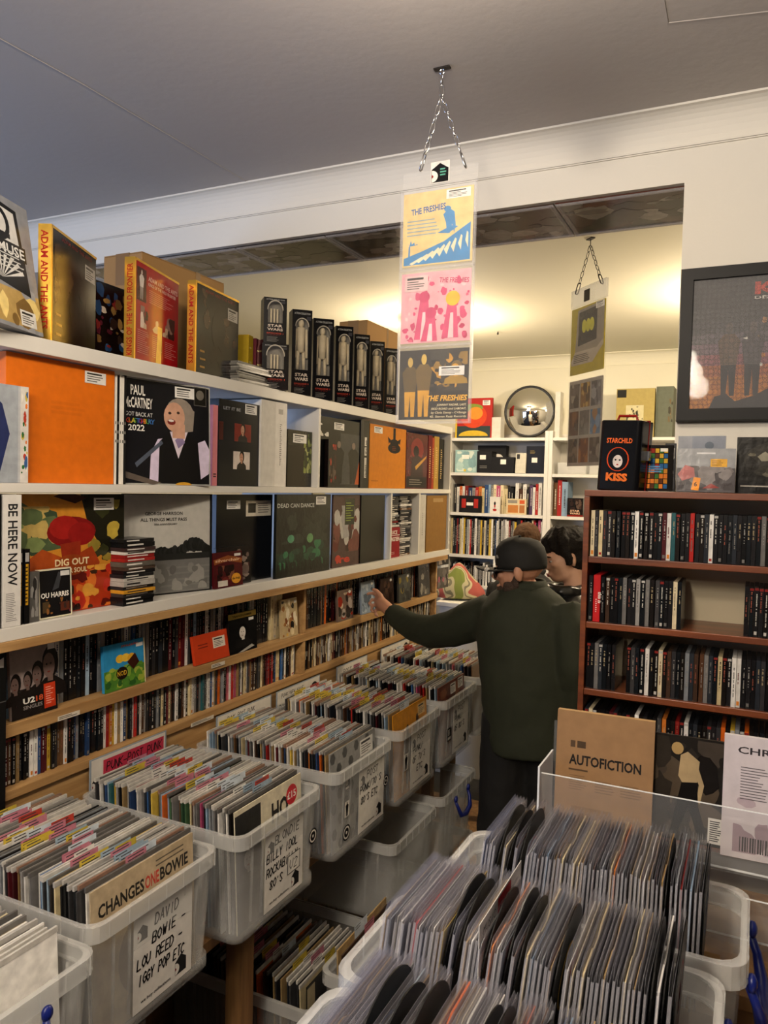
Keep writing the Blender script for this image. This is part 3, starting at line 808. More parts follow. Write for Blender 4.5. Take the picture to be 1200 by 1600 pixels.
def tour(a):
    a.rect(0, 0, 1, 1, S('0d0e14')); a.rect(.0, .985, 1, 1, S('a8a8a0')); a.rect(.985, 0, 1, 1, S('a8a8a0')); a.rect(0, 0, 1, .012, S('a8a8a0'))
    sk, hr = S('c89a80'), S('8f8478')
    a.poly([(.26, .02), (.28, .30), (.36, .44), (.50, .46), (.56, .02)], S('cfc2da')); a.poly([(.80, .02), (.98, .12), (.99, .36), (.93, .46), (.82, .42)], S('cfc2da'))
    a.poly([(.36, .02), (.38, .42), (.50, .52), (.68, .54), (.84, .44), (.88, .02)], S('0a0a0c'))
    a.poly([(.50, .52), (.60, .26), (.72, .54)], S('d8ccd8')); a.poly([(.56, .44), (.60, .36), (.68, .42), (.64, .50)], S('8a7aa0'))
    a.ell(.62, .70, .17, .155, hr, 18); a.poly([(.62, .84), (.80, .74), (.78, .54), (.66, .52)], hr)
    a.rect(.53, .46, .68, .6, sk); a.ell(.555, .665, .125, .145, sk, 18, rot=.25)
    a.ell(.52, .615, .05, .03, S('7a2a24'), 10); a.ell(.515, .628, .035, .012, S('e8e0d8'), 8); a.ell(.50, .70, .02, .014, S('3a2a22'), 8); a.ell(.60, .71, .02, .014, S('3a2a22'), 8)
    a.poly([(.12, .16), (.42, .40), (.40, .43), (.10, .20)], S('4d5563')); a.poly([(0, .12), (.4, .02), (.3, .0), (0, .06)], S('5a5048')); a.ell(.66, .0, .1, .03, S('d09a2c'), 10, 0, 180)
    a.txt('PAUL', .06, .84, .09, WHITE, w=.16); a.txt('McCARTNEY', .0, .72, .095, WHITE, w=.30); a.txt('GOT BACK AT', .0, .64, .038, S('b8b8b4'), w=.30)
    for k, (ch, c) in enumerate(zip('GLASTONBURY', ['b83a2c', 'c88a2c', 'c8b040', '4a8a3a', '3a6aa8', '6a3a8a', 'b83a2c', 'c88a2c', '4a8a3a', '3a6aa8', '3a6aa8'])): a.txt(ch, .01 + .027 * k, .575, .045, S(c)); a.lay -= 1
    a.lay += 1; a.txt('2022', .03, .505, .055, WHITE, w=.18)
    a.rect(.79, .80, .95, .99, S('4a4744')); a.rect(.80, .81, .94, .98, S('14130f')); a.ell(.87, .91, .05, .05, S('6a655c'), 14)
A, w, h = fit(194, 329, 600, XW + .0, -52, zm)
card('record_sleeve', 'black concert calendar sleeve with a laughing grey-haired man on upper cube shelf', 'record sleeve', *(lambda q: (q[0], rz_left(q[1])))(span(196, 329, XW - .05, zm, 760, .318)), .318, .318, .006, S('0d0e14'), tour, tilt=2, sticker=(.56, .86, .075, .034))
A = onx(330, 770, XW + .03); A.z = zm
card('record_sleeve', 'pink record sleeve wedged beside the black portrait box', 'record sleeve', Vector((XW - .02, onx(331, 770, XW - .02).y, zm)), rz_left(0), .026, .27, .16, S('d8848c'), lambda a: a.lines(.2, .1, .8, .16, 2, S('3a2a2a')), mat='print_matte', tilt=0)
def portraits(a):
    a.rect(0, 0, 1, 1, S('14161a')); a.txt('LET IT BE', .1, .885, .035, S('8d9094'), w=.4)
    for (x, y, b1, hr) in ((.36, .53, '7a2a20', '16110e'), (.34, .20, 'cfc4ba', '17110d')):
        a.rect(x, y, x + .40, y + .21, S(b1)); bust(a, x + .2, y, .23, S('b88a70'), S(hr), S('2a2622'))
    a.rect(0, .53, .1, .74, S('4a201a'))
A, w, h = fit(336, 409, 628, XW + .03, -6, zm)
card('boxed_set', 'black box with two small square portraits on upper cube shelf', 'box set', Vector((XW - .02, onx(340, 770, XW - .02).y, zm)), rz_left(0), onx(405, 770, XW - .02).y - onx(340, 770, XW - .02).y, .295, .04, S('14161a'), portraits, sticker=(.60, .87, .07, .034))
A, w, h = fit(408, 447, 622, XW + .05, 0, zm)
card('slipcase', 'white slipcase with pale spine right of the black portrait box', 'box set', Vector((XW - .012, onx(406, 770, XW - .012).y, zm)), rz_left(0), onx(446, 770, XW - .012).y - onx(406, 770, XW - .012).y, .318, .28, S('cfccc4'), lambda a: (a.rect(.55, .0, 1, 1, S('dedbd4')), a.lines(.72, .25, .80, .75, 22, S('8a8680'), fill=.5), a.rect(.66, .86, .84, .92, S('b0aca4'))), mat='print_matte')
def olive(a):
    a.rect(0, 0, 1, 1, S('2d2a20')); a.rect(.0, .0, .7, .72, S('221c14')); blobs(a, 30, ['6a7a3a', '87914a', '4a5428', '9aa060', '353a1c'], 31, .66, .25, 1, 1, .03, .1)
A, w, h = fit(448, 483, 664, XW - .03, 0, zm)
card('art_book', 'dark olive book with leafy edge left of the white upright', 'book', Vector((XW - .03, onx(448, 770, XW - .03).y, zm)), rz_left(0), 2.725 - onx(448, 770, XW - .03).y, .225, .25, S('2d2a20'), olive, sticker=(.2, .78, .1, .035))
yb = 2.752
def band(a):
    a.rect(0, 0, 1, 1, S('1b1c1d')); a.rect(.0, .0, .5, .9, S('101011')); a.rect(.55, .05, 1, .8, S('3a3b3c'))
    for x in (.3, .52, .86): figure(a, x, .06, .62, S('7a6a60'), S('0c0c0d'), S('0c0c0d'), 1.2)
    a.poly([(.9, .05), (1, .05), (1, .4)], S('a84a1c'))
    blobs(a, 5, ['d8d4cc'], 4, .1, .72, .3, .9, .02, .05)
A = onx(496, 770, XW + .0)
card('boxed_set', 'black box with grey standing figures right of the white upright', 'box set', Vector((XW - .035, 2.755, zm)), rz_left(0), .40, .300, .025, S('1b1c1d'), band, sticker=(.4, .84, .09, .03))
def redspine(a):
    a.rect(0, 0, 1, 1, S('16100f')); blobs(a, 16, ['8a2018', 'b0402c', '5a4a40', '3a1512'], 3, .1, .1, .9, .9, .04, .12)
A = onx(519, 770, XW + .03)
card('small_box', 'small black and red box set standing in front of the figures box', 'box set', Vector((XW - .012, onx(512, 770, XW - .012).y, zm)), rz_left(0), .075, .205, .02, S('16100f'), redspine)
A = onx(563, 770, XW + .0)
card('boxed_set', 'black spine with white title blocks left of the orange guitar book', 'box set', Vector((XW - .03, 3.160, zm)), rz_left(0), .085, .315, .30, S('0e0e10'), lambda a: (a.rect(.1, 0, .3, 1, S('2c2c2e')), a.rect(.45, .62, .7, .75, S('d8d4cc')), a.rect(.45, .48, .7, .60, S('d8d4cc')), a.rect(.45, .15, .7, .45, S('c8c4bc')), a.txt('up', .68, .64, .18, BLACK, rot=90), a.txt('the', .68, .5, .18, BLACK, rot=90), a.txt('racket', .68, .17, .18, BLACK, rot=90)))
def guitar(a):
    a.rect(0, 0, 1, 1, S('c77a14')); k = S('14100c')
    a.ell(.66, .66, .18, .085, k, 18); a.ell(.66, .75, .13, .06, k, 16); a.poly([(.50, .72), (.47, .84), (.56, .79)], k); a.poly([(.82, .72), (.84, .83), (.75, .79)], k); a.rect(.62, .76, .69, .99, k)
    a.lines(.6, .62, .74, .7, 3, S('7a3a10'), fill=.3)
    a.lines(.05, .1, .35, .13, 1, S('9a5a10'))
A, w, h = fit(581, 637, 660, XW - .0, 0, zm)
card('art_book', 'orange-brown book with a black guitar on the cover', 'book', Vector((XW - .032, 3.255, zm)), rz_left(0), .415, .305, .035, S('c77a14'), guitar, mat='print_matte', sticker=(.1, .87, .09, .03))
def poster(a):
    a.rect(0, 0, 1, 1, S('551a18')); a.rect(.03, .02, .97, .22, S('141212')); a.lines(.15, .06, .9, .18, 3, S('8a8278'), fill=.3)
    a.ell(.5, .72, .3, .2, S('7a2a24'), 20); a.poly([(.2, .22), (.25, .55), (.5, .62), (.75, .55), (.8, .22)], S('2a1512')); a.ell(.45, .68, .13, .1, S('1c100e'), 16); a.poly([(.4, .4), (.95, .62), (.93, .57), (.45, .34)], S('b8862c'))
A, w, h = fit(638, 672, 668, XW - .0, 0, zm)
card('art_book', 'dark red poster-style book right of the guitar book', 'book', Vector((XW - .032, 3.68, zm)), rz_left(0), .285, .295, .03, S('551a18'), poster)
yq = 3.985
for k, (w_, c, nm) in enumerate(((.055, S('641818'), 'dark red'), (.03, S('9a3a1c'), 'rust'), (.07, S('a8873c'), 'mustard'), (.075, S('22201c'), 'black'))):
    card('hardback_book', '%s book spine near the far end of the upper cube shelf' % nm, 'book', Vector((XW - .035, yq, zm)), rz_left(0), w_, .30 - .01 * (k % 2), .25, c, lambda a: a.lines(.35, .2, .65, .8, 14, S('d8b878'), fill=.5), mat='print_matte'); yq += w_ + .002

# ---- lower row of cubes
zb = ZB + .0008
A = onx(25, 975, XW + .03); A.z = zb
d = hdir(60)
card('slipcase', 'white box set with its title running down the spine, far left of lower cubes', 'box set', Vector((XW - .002, onx(5, 900, XW - .002).y, zb)), rz_left(0), .050, .322, .30, S('d9d6d0'),
     lambda a: (a.txt('BE HERE NOW', .26, .93, .52, S('1a1a1c'), w=.62, rot=-90, bold=1), a.lines(.15, .04, .8, .26, 16, S('8a8885'), fill=.4)), mat='print_matte')
card('boxed_set', 'black box at the left edge beside the white titled box', 'box set', Vector((XW - .004, onx(-22, 900, XW - .004).y, zb)), rz_left(0), .040, .322, .25, S('121214'), lambda a: a.lines(.2, .1, .3, .9, 20, S('3a3a3c')))
def colourful(a):
    a.rect(0, 0, 1, 1, S('c9862a')); a.poly([(0, .5), (0, .95), (.35, .75), (.4, .55)], S('4a5a3c')); blobs(a, 12, ['5a6a44', '7a8a54', '394a34', 'c2a860'], 41, 0, .5, .36, .9, .05, .12)
    a.poly([(.55, 1), (1, 1), (1, .4), (.8, .45), (.62, .75)], S('1d1c12')); blobs(a, 12, ['8a7a30', 'b8a040', '33351c'], 7, .6, .4, .97, .95, .02, .08)
    a.poly([(.3, .98), (.5, .92), (.62, .97), (.5, 1), (.35, 1)], S('3a1410'))
    a.ell(.47, .68, .23, .13, S('7a1414'), 20); a.ell(.40, .72, .14, .1, S('9a1c18'), 16); a.ell(.56, .66, .13, .1, S('8a1816'), 16)
    a.poly([(.40, .3), (.36, .58), (.55, .6), (.56, .3)], S('8a2a16')); a.poly([(0, .42), (.2, .55), (.42, .45), (.4, .2), (.1, .3)], S('a84a1c')); a.poly([(.55, .5), (.66, .55), (.74, .4), (.68, .2), (.5, .25)], S('9a3a18'))
    a.poly([(.0, .0), (1, .0), (1, .28), (.8, .38), (.6, .32), (.3, .36), (0, .3)], S('a83418')); blobs(a, 70, ['c8401c', 'd8722c', '2a1410', '8a2014', 'd89a3a', '5a1812', '3f2a18', 'b83020'], 15, .02, .01, .99, .38, .02, .07)
    a.ell(.46, .4, .15, .09, S('8a3a16'), 18); a.txt('DIG OUT', .31, .40, .055, S('e0cfa0'), w=.32, bold=1.5); a.txt('YOUR SOUL', .33, .335, .04, S('e0cfa0'), w=.28, bold=1.3)
A = onx(27, 880, XW + .0); A.z = zb
card('record_sleeve', 'fiery red and orange collage record sleeve on lower cube shelf', 'record sleeve', Vector((XW - .055, onx(26, 900, XW - .055).y + .006, zb)), rz_left(0), onx(192, 900, XW - .055).y - onx(26, 900, XW - .055).y, .322, .006, S('c9862a'), colourful, tilt=1, sticker=(.68, .86, .075, .034))
for k in range(2):
    A = onx(23 + 10.5 * k, 970, XW + .12)
    card('dvd_case', '%s black disc case with yellow lettering in front of the fiery sleeve' % ('left' if k == 0 else 'right'), 'disc case', Vector((XW - .006, onx(23 + 11 * k, 920, XW - .006).y + .008, zb)), rz_left(0), .0155, .187, .036, S('0e0e10'),
         lambda a: (a.rect(.2, .25, .7, .8, S('b8891c')), a.rect(.1, .83, .8, .95, S('a8a6a2')), a.lines(.2, .27, .7, .78, 10, S('1a1408'), fill=.35)))
def harris(a):
    a.rect(0, 0, 1, 1, S('d8d2b4')); a.rect(.03, .03, .96, .97, S('0f0f12')); a.poly([(.4, .55), (.6, .93), (.7, .9), (.6, .6)], S('3a3c40')); a.txt('OU HARRIS', .06, .42, .10, WHITE, w=.84, bold=1.5)
    a.rect(.1, .12, .3, .34, S('4a3a24')); a.rect(.64, .12, .92, .3, S('5a2a1c')); blobs(a, 9, ['6a2a3a', '3a2a24', '8a5a2c'], 3, .1, .08, .95, .4, .02, .05); a.rect(.66, .84, .94, .94, S('dcdad4'))
A = onx(62, 965, XW + .13)
card('dvd_case', 'cream-edged disc case with white capitals in front of the fiery sleeve', 'disc case', Vector((XW - .018, onx(62, 930, XW - .018).y, zb)), rz_left(0), .105, .128, .012, S('d8d2b4'), harris, tilt=3)
A = onx(44, 970, XW + .135)
card('cd_case', 'grey-spined CD box between the black cases and the cream-edged case', 'CD', Vector((XW - .012, onx(46, 930, XW - .012).y, zb)), rz_left(0), .030, .128, .02, S('55534f'), lambda a: blobs(a, 14, ['8a8884', '2a2826', '6a6864'], 5, .1, .1, .9, .9, .05, .2))
def meadow(a):
    a.rect(0, 0, 1, 1, S('0d0d0e')); a.rect(0, .012, .97, .99, S('a9a7a0')); a.rect(0, .35, .97, .99, S('b4b2aa')); a.rect(0, .012, .97, .36, S('6a6966'))
    for k in range(5): a.rect(0, .012 + .06 * k, .97, .03 + .06 * k, S('73726e')); a.lay -= 1
    rt = random.Random(8)
    for k in range(22): a.ell(.28 + .013 * k, .41 + rt.uniform(-.01, .035), .035, .045, S(rt.choice(['1c1d1b', '232422', '151614'])), 9); a.lay -= .7
    for k in range(34): a.ell(.60 + .0105 * k, .42 + .10 * math.sin(k / 33 * 3.0) * rt.uniform(.3, 1), .038, .05, S(rt.choice(['1a1b19', '222321', '131412'])), 9); a.lay -= .7
    a.rect(.0, .34, .97, .40, S('20211f'))
    blobs(a, 26, ['7d7c77', '5c5b57', '8a8983', '65645f'], 12, .05, .03, .94, .30, .02, .07)
    a.txt('GEORGE HARRISON', .22, .79, .032, S('26221c'), w=.42); a.txt('ALL THINGS MUST PASS', .17, .73, .032, S('26221c'), w=.52); a.txt('50th ANNIVERSARY', .32, .69, .018, S('3a362e'), w=.26)
A = onx(197, 900, XW + .06)
card('boxed_set', 'large grey photo box of a meadow and trees on lower cube shelf', 'box set', *(lambda q: (q[0], rz_left(q[1])))(span(194, 332, XW - .11, zb, 860, .33)), .33, .322, .015, S('0d0d0e'), meadow, mat='print_matte', tilt=1)
stk = ['1a1a1c', '151517', '3a2a2a', 'd8d4cc', '8a1c1c', '9a2420', '5a544c', '4a3a30', '141416', '202022', 'b8b4ac', 'a8a49c', '2a2a2c', 'c8902c', '3a3634', '121214', '18181a']
z = zb
for k, c in enumerate(reversed(stk)):
    t = .0104 if k % 5 else .0145; r = random.Random(k + 50)
    mb = MB(); mb.box(0, 0, 0, .125, .085, t - .0006); mb.plane((0, 0, 0), (.125, 0, 0), (0, 0, t)); mb.lines(.1, .25, .8, .75, 1, S('d0ccc4') if sum(S(c)) < .6 else S('2a2826'), r, .6)
    o = mb.build('cd_case', 'print_spine', None, (XW - .004 + r.uniform(-.004, .004), onx(195, 900, XW).y + r.uniform(-.004, .004), z), (0, 0, rz_left(r.uniform(-2, 2))), S(c), bevel=.0004)
    tag(o, 'CD case, %s from the bottom of the flat stack by the meadow box' % nth(k + 1), 'CD', 'flat stack of CDs on the lower cube shelf'); z += t
def blackbox(a):
    a.rect(0, 0, 1, 1, S('101114')); a.rect(.5, .75, .97, .93, S('cfc9b8')); a.rect(.54, .79, .68, .90, S('2a2824')); a.lines(.72, .78, .94, .91, 5, S('5a5650'), fill=.35)
A = onx(337, 900, XW + .02)
card('boxed_set', 'plain black box set with a cream label beside the meadow box', 'box set', Vector((XW - .06, onx(337, 870, XW - .06).y, zb)), rz_left(0), onx(424, 870, XW - .06).y - onx(337, 870, XW - .06).y, .32, .03, S('101114'), blackbox, sticker=(.16, .84, .08, .03))
def darkcd(a):
    a.rect(0, 0, 1, 1, S('181416')); a.lines(.1, .75, .6, .9, 2, S('8a3a2a'), fill=.3); blobs(a, 14, ['6a5a54', '8a7a70', '2a2224', '4a2a2a'], 4, .6, .1, .95, .95, .04, .12)
card('cd_case', 'dark CD case standing behind the maroon CD on lower cube shelf', 'CD', Vector((XW - .038, onx(339, 880, XW - .038).y, zb)), rz_left(0), .20, .135, .011, S('181416'), darkcd, tilt=2)
def chaircd(a):
    a.rect(0, 0, 1, 1, S('4a1216')); a.poly([(.0, .8), (.5, .9), (1, .78), (.98, .64), (.5, .74), (.02, .66)], S('8a4a24')); a.txt('silverchair', .06, .73, .08, S('e0b890'), w=.86); blobs(a, 14, ['2a0c10', '6a2420', '7a4a34', '1a080a'], 5, .1, .1, .7, .62, .05, .14)
    a.ell(.76, .22, .17, .15, S('d8982c'), 18); a.txt('the freak', .62, .19, .07, S('2a1208'), w=.28); a.rect(.12, .04, .45, .2, S('cfc9bc')); a.rect(.72, .86, .95, .93, S('dcdad4'))
card('cd_case', 'maroon CD with an orange round badge in front of black box', 'CD', Vector((XW - .018, onx(336, 880, XW - .018).y, zb)), rz_left(0), .16, .122, .011, S('4a1216'), chaircd, tilt=4)
def dance(a):
    a.rect(0, 0, 1, 1, S('121513')); blobs(a, 24, ['1c211d', '262c27', '0d100e'], 6, .02, .4, .98, .95, .06, .16)
    a.rect(.0, .08, 1, .30, S('10241a')); blobs(a, 20, ['1f4a34', '2a6a48', '17352a', '0e1f17'], 7, .02, .1, .98, .42, .04, .1); a.ell(.25, .46, .06, .05, S('4a8a6a'), 12); a.ell(.60, .45, .06, .06, S('5a8a5a'), 12)
    for k in range(14): a.poly([(.02 + .07 * k, .05), (.02 + .07 * k, .16 + .03 * (k % 3)), (.06 + .07 * k, .17), (.08 + .07 * k, .05)], S('080b09')); a.lay -= 1
    a.lay += 1; a.txt('DEAD CAN DANCE', -.12 + .13, .84, .05, S('b8bcb8'), w=.66)
card('record_sleeve', 'shrink-wrapped black and green concert record sleeve on lower cube shelf', 'record sleeve', Vector((XW - .01, onx(431, 860, XW - .01).y, zb)), rz_left(0), onx(515, 860, XW - .01).y - onx(431, 860, XW - .01).y, .322, .012, S('121513'), dance, mat='print_sleeve', sticker=(.7, .87, .08, .033))
def smoky(a):
    a.rect(0, 0, 1, 1, S('4a3432')); blobs(a, 40, ['8a8482', '6a3a34', '9a9896', '5a2420', 'b0aca8', '3a2220'], 19, .02, .2, .98, .85, .06, .18); a.rect(.42, .58, .78, .95, S('1c2414')); a.lines(.46, .62, .75, .9, 8, S('7a8a3a'), fill=.4)
    a.ell(.2, .12, .1, .05, S('b83a2c'), 12); a.txt('ire', .14, .06, .1, S('b83a2c'), w=.5, bold=2)
card('record_sleeve', 'smoky red and grey record sleeve with a green-lettered sticker', 'record sleeve', Vector((XW - .025, onx(519, 860, XW - .025).y, zb)), rz_left(0), onx(561, 860, XW - .025).y - onx(519, 860, XW - .025).y, .32, .008, S('4a3432'), smoky)
card('boxed_set', 'plain black box leaning outward beside the smoky sleeve', 'box set', Vector((XW - .02, onx(563, 850, XW - .02).y, zb)), rz_left(0), onx(600, 850, XW - .02).y - onx(563, 850, XW - .02).y, .318, .03, S('101211'), lambda a: a.rect(.9, .02, .98, .3, S('1a2a1c')), tilt=0)
# cube of CDs: two flat stacks and a red box
mb = MB()
for s_, (yy, n) in enumerate(((3.475, 16), (3.63, 30))):
    z = (.155 if s_ == 0 else 0)
    for k in range(n):
        r = random.Random(k + 70 * s_); kk, c = pick(r, {'black': 6, 'dark grey': 3, 'grey': 3, 'white': 2, 'brown': 1, 'red': 1})
        if z + .011 > .32: break
        x, y = -.04 + r.uniform(-.006, .006), yy - 3.475 + r.uniform(0, .005)
        mb.box(x - .125, y, z, x, y + .142, z + .0096, c)
        if r.random() < .8: mb.box(x, y + .015, z + .003, x + .0002, y + r.uniform(.07, .12), z + .007, S('c8c4bc'))
        z += .0104
tag(mb.build('cd_case_stacks', 'print_spine', None, (XW, 3.475, zb)), 'two flat stacks of CD cases filling a lower cube', 'CDs', kind='stuff')
card('small_box', 'red and white lettered box under the left CD stack in cube', 'box set', Vector((XW - .03, 3.47, zb)), rz_left(0), .148, .152, .14, S('8a1c20'), lambda a: (a.txt('BRUCE', .08, .78, .12, WHITE, w=.7, bold=1.4), a.rect(0, .73, 1, .75, WHITE), a.txt('SPRINGSTEEN', .05, .55, .13, WHITE, w=.9, bold=1.4), a.lines(.1, .1, .6, .2, 2, S('d8a8a0'), fill=.3)), mat='print_matte')
card('slipcase', 'plain grey-white slipcase near the far end of the lower cubes', 'box set', Vector((XW - .012, 3.83, zb)), rz_left(0), .085, .32, .28, S('c2bfb6'), lambda a: a.lines(.4, .3, .6, .7, 12, S('8a8780'), fill=.4), mat='print_matte')
card('record_sleeve', 'brown kraft record sleeve at the far end of the lower cubes', 'record sleeve', Vector((XW - .012, 3.93, zb)), rz_left(0), .30, .315, .012, S('8a6530'), lambda a: a.rect(.3, .88, .8, .95, S('a8895a')), mat='print_matte')

# ================================================================== ROWS OF SPINES
def spine_meshes(t, h, depth, n, seed, name):
    """shared meshes of one kind of case; small printed title marks on the spine (light or dark ink)"""
    r = random.Random(seed); out = {'light': [], 'dark': []}
    for ink in ('light', 'dark'):
        for k in range(n):
            mb = MB(); e = .0002
            mb.box(e, 0, 0, t - e, depth, h)
            mb.plane((0, 0, 0), (t, 0, 0), (0, 0, h))
            col = S(r.choice(['b8b4aa', '8a867e', 'a09070', '8a4a3a', '6a6864', '9a9892'])) if ink == 'light' else S(r.choice(['1c1a19', '2a2624', '5a1c18', '26365a']))
            z1 = r.uniform(.75, .93); z0 = r.uniform(.2, .55); wdt = r.uniform(.18, .34); x0 = .5 - wdt / 2 + r.uniform(-.08, .08)
            z = z1
            while z > z0:
                L = r.uniform(.012, .03)
                if r.random() < .74: mb.rect(x0, z - L, x0 + wdt * r.uniform(.75, 1), z, col); mb.lay = 1
                z -= L + r.uniform(.004, .012)
            if r.random() < .25: mb.rect(.2, .04, .8, .04 + r.uniform(.04, .1), S(r.choice(['b8b4ac', '9a2a24', 'c87a2c', '6a6864'])))
            if r.random() < .25: mb.rect(.08, .93, .92, .98, S(r.choice(['a8a6a0', '7a2420', '3a4a6a'])))
            out[ink].append(mb.mesh(name, ('print_spine',)))
    return out
CD_M = spine_meshes(.0104, .125, .125, 9, 11, 'cd_case')
DVD_M = spine_meshes(.0145, .19, .125, 9, 12, 'dvd_case')
SLIM_M = spine_meshes(.0085, .125, .125, 6, 13, 'cd_case')
def row(kind, meshes, t, P, length, rz, weights, label, group, rnd, cat, jit=.004, gaps=(), lean=0.0, first=1, hjit=0.0):
    """spines side by side from P along the local x axis"""
    x, k = 0.0, first
    ux, uy = math.cos(rz), math.sin(rz)
    while x + t <= length:
        for g0, g1 in gaps:
            if g0 < x + t and x < g1: x = g1
        if x + t > length: break
        nm, c = pick(rnd, weights)
        ink = 'dark' if sum(c) > .75 else 'light'
        me = rnd.choice(meshes[ink]); d = rnd.uniform(0, jit)
        o = inst(kind, me, None, (P[0] + ux * x - uy * d, P[1] + uy * x + ux * d, P[2]), (0, rnd.uniform(0, lean), rz), c)
        if hjit: o.scale = (1, 1, 1 - rnd.uniform(0, hjit))
        tag(o, label % (nm, nth(k)), cat, group)
        x += t + .0005 + (rnd.uniform(0, .0025) if rnd.random() < .2 else 0); k += 1
    return k
CDW = {'black': 9, 'dark grey': 4, 'grey': 3, 'white': 4, 'cream': 2.5, 'brown': 2, 'red': 1.6, 'maroon': 1, 'orange': .8, 'yellow': .6, 'blue': 1, 'tan': 1.5, 'pink': .3, 'pale blue': .4, 'teal': .3}
R90 = math.radians(90)
zd, zk = ZD + .0007, ZK + .0007
rnd = random.Random(21)
# upper plywood shelf: tall disc cases behind, a few cases turned to face the room in front
DVW = {'black': 9, 'dark grey': 4, 'grey': 2.2, 'white': 2.6, 'blue': .8, 'red': .7, 'maroon': .7, 'teal': .6, 'pale blue': .5}
row('dvd_case', DVD_M, .0145, (XS - .035, 1.22, zd), 2.53 - 1.22, R90, DVW, '%s disc case, %s from the left on the upper plywood shelf', 'disc cases on the upper plywood shelf', rnd, 'disc case', gaps=((1.31, 1.40),))
row('dvd_case', DVD_M, .0145, (XS - .035, 2.76, zd), 4.19 - 2.76, R90, {'black': 9, 'dark grey': 4, 'brown': 2, 'grey': 1, 'orange': .6, 'maroon': 1}, '%s disc case, %s from the middle divider on the upper plywood shelf', 'disc cases on the upper plywood shelf', rnd, 'disc case')
row('paperback_book', spine_meshes(.02, .185, .12, 4, 5, 'paperback_book'), .02, (XS - .03, 2.545, zd), .085, R90, {'cream': 1}, '%s book, %s of the pale books left of the middle divider', 'pale books on the plywood shelf', rnd, 'book')
# lower plywood shelf: CDs
row('cd_case', CD_M, .0104, (XS - .018, 1.22, zk), 2.725 - 1.22, R90, CDW, '%s CD spine, %s from the left on the lower plywood shelf', 'CDs on the lower plywood shelf', rnd, 'CD', jit=.008, hjit=.02)
mb = MB(); y = 0.0
while y < 4.19 - 2.765 - .011:
    nm, c = pick(rnd, {'tan': 5, 'brown': 4, 'black': 4, 'grey': 3, 'cream': 3, 'white': 1, 'orange': .7, 'maroon': 1})
    d = rnd.uniform(0, .008); hh = .125 - rnd.uniform(0, .003); mb.box(-d - .125, y, 0, -d, y + .010, hh, c)
    mb.box(-d, y + .003, hh * rnd.uniform(.2, .5), -d + .0002, y + .007, hh * rnd.uniform(.6, .92), S('b8b0a0') if sum(c) < .6 else S('2a2624')); y += .0108
tag(mb.build('cd_cases', 'print_spine', None, (XS - .018, 2.765, zk)), 'long run of tan, brown and black CD spines beyond the middle divider', 'CDs', kind='stuff')
# cases facing the room
XF = XS - .012
def facing(u0, u1, vt, zs, name, label, cat, color, art, w=None, h=None, t=.011, x0=None, tilt=4, mat='print_gloss', v=None):
    x0 = XF if x0 is None else x0
    A = onx(u0, v or 1000, x0); B = onx(u1, v or 1000, x0)
    hh = h or (onx(u0, vt, x0).z - zs)
    return card(name, label, cat, Vector((x0, A.y, zs)), R90, w or (B.y - A.y), hh, t, color, art, mat, tilt)
def u218(a):
    a.rect(0, 0, 1, 1, S('8d7f7a')); a.rect(0, .0, 1, .4, S('1d1817'))
    for x, y, s_ in ((.1, .2, .45), (.36, .25, .4), (.58, .22, .55), (.86, .2, .75)): bust(a, x, y, s_, S('6a5650'), S('120e0d'), S('191413'))
    a.rect(0, 0, 1, .26, S('1c1716')); a.txt('U2', .24, .19, .075, WHITE, w=.26, bold=2); a.txt('18', .52, .19, .075, S('c8502c'), w=.16, bold=1.4); a.txt('SINGLES', .24, .11, .05, S('8a8480'), w=.42)
    a.rect(.70, .05, .96, .4, S('c2381a')); a.lines(.74, .1, .92, .36, 8, S('e8a890'), fill=.35); a.rect(.82, .88, .98, .96, S('e4e2dc'))
facing(19, 90, 1008, zd, 'dvd_case', 'band photo disc case with an orange sticker at left of plywood shelf', 'disc case', S('8d7f7a'), u218, v=1070, h=.186, x0=XS - .006)
def blackcard(a):
    a.rect(0, 0, 1, 1, S('070707')); a.poly([(.2, .96), (.9, .985), (.9, .95)], S('cfccc6')); a.lines(.1, .86, .9, .93, 3, S('2c5a50'), fill=.35); a.rect(.0, .83, 1, .833, S('5a5a58'))
A = onx(-26, 1100, XS + .035); B = onx(16, 1100, XS + .035)
card('display_board', 'tall black display board at the left edge in front of the plywood shelves', 'board', Vector((XS + .020, A.y, ZTAB + .001)), R90, B.y - A.y, zz(-.44) - ZTAB, .004, S('070707'), blackcard, 'print_matte')
def meteor(a):
    a.rect(0, 0, 1, 1, S('2c86b8')); a.rect(0, .0, 1, .45, S('4a7a2c')); blobs(a, 30, ['5a8a2c', '7a9a34', '2c5a24', '9aa83c'], 3, .02, .02, .98, .5, .03, .1); a.ell(.38, .66, .1, .09, S('e0b030'), 14); a.ell(.52, .66, .1, .09, S('e6bc3c'), 14); a.ell(.66, .63, .1, .1, S('d8a028'), 14)
    a.poly([(.55, .55), (.75, .72), (.85, .5), (.7, .36)], S('3a1c12')); a.ell(.42, .34, .14, .14, S('26180f'), 16); a.txt('NOD', .31, .29, .1, S('c8a02c'), w=.22); a.txt('music', .42, .9, .06, S('b8502c'), w=.4, shear=.3); a.rect(.78, .84, .95, .92, S('e4e2dc')); a.rect(.97, 0, 1, 1, S('d8c89a'))
facing(164, 228, 1012, zd, 'cd_case', 'blue and green cartoon-coloured CD facing out on plywood shelf', 'CD', S('2c86b8'), meteor, v=1050, x0=XS + .0)
def redcd(a):
    a.rect(0, 0, 1, 1, S('c03a12')); a.sticker(.55, .42, .36, .38, S('d8cfc0')); a.lines(.12, .5, .4, .7, 2, S('7a200c'), fill=.4)
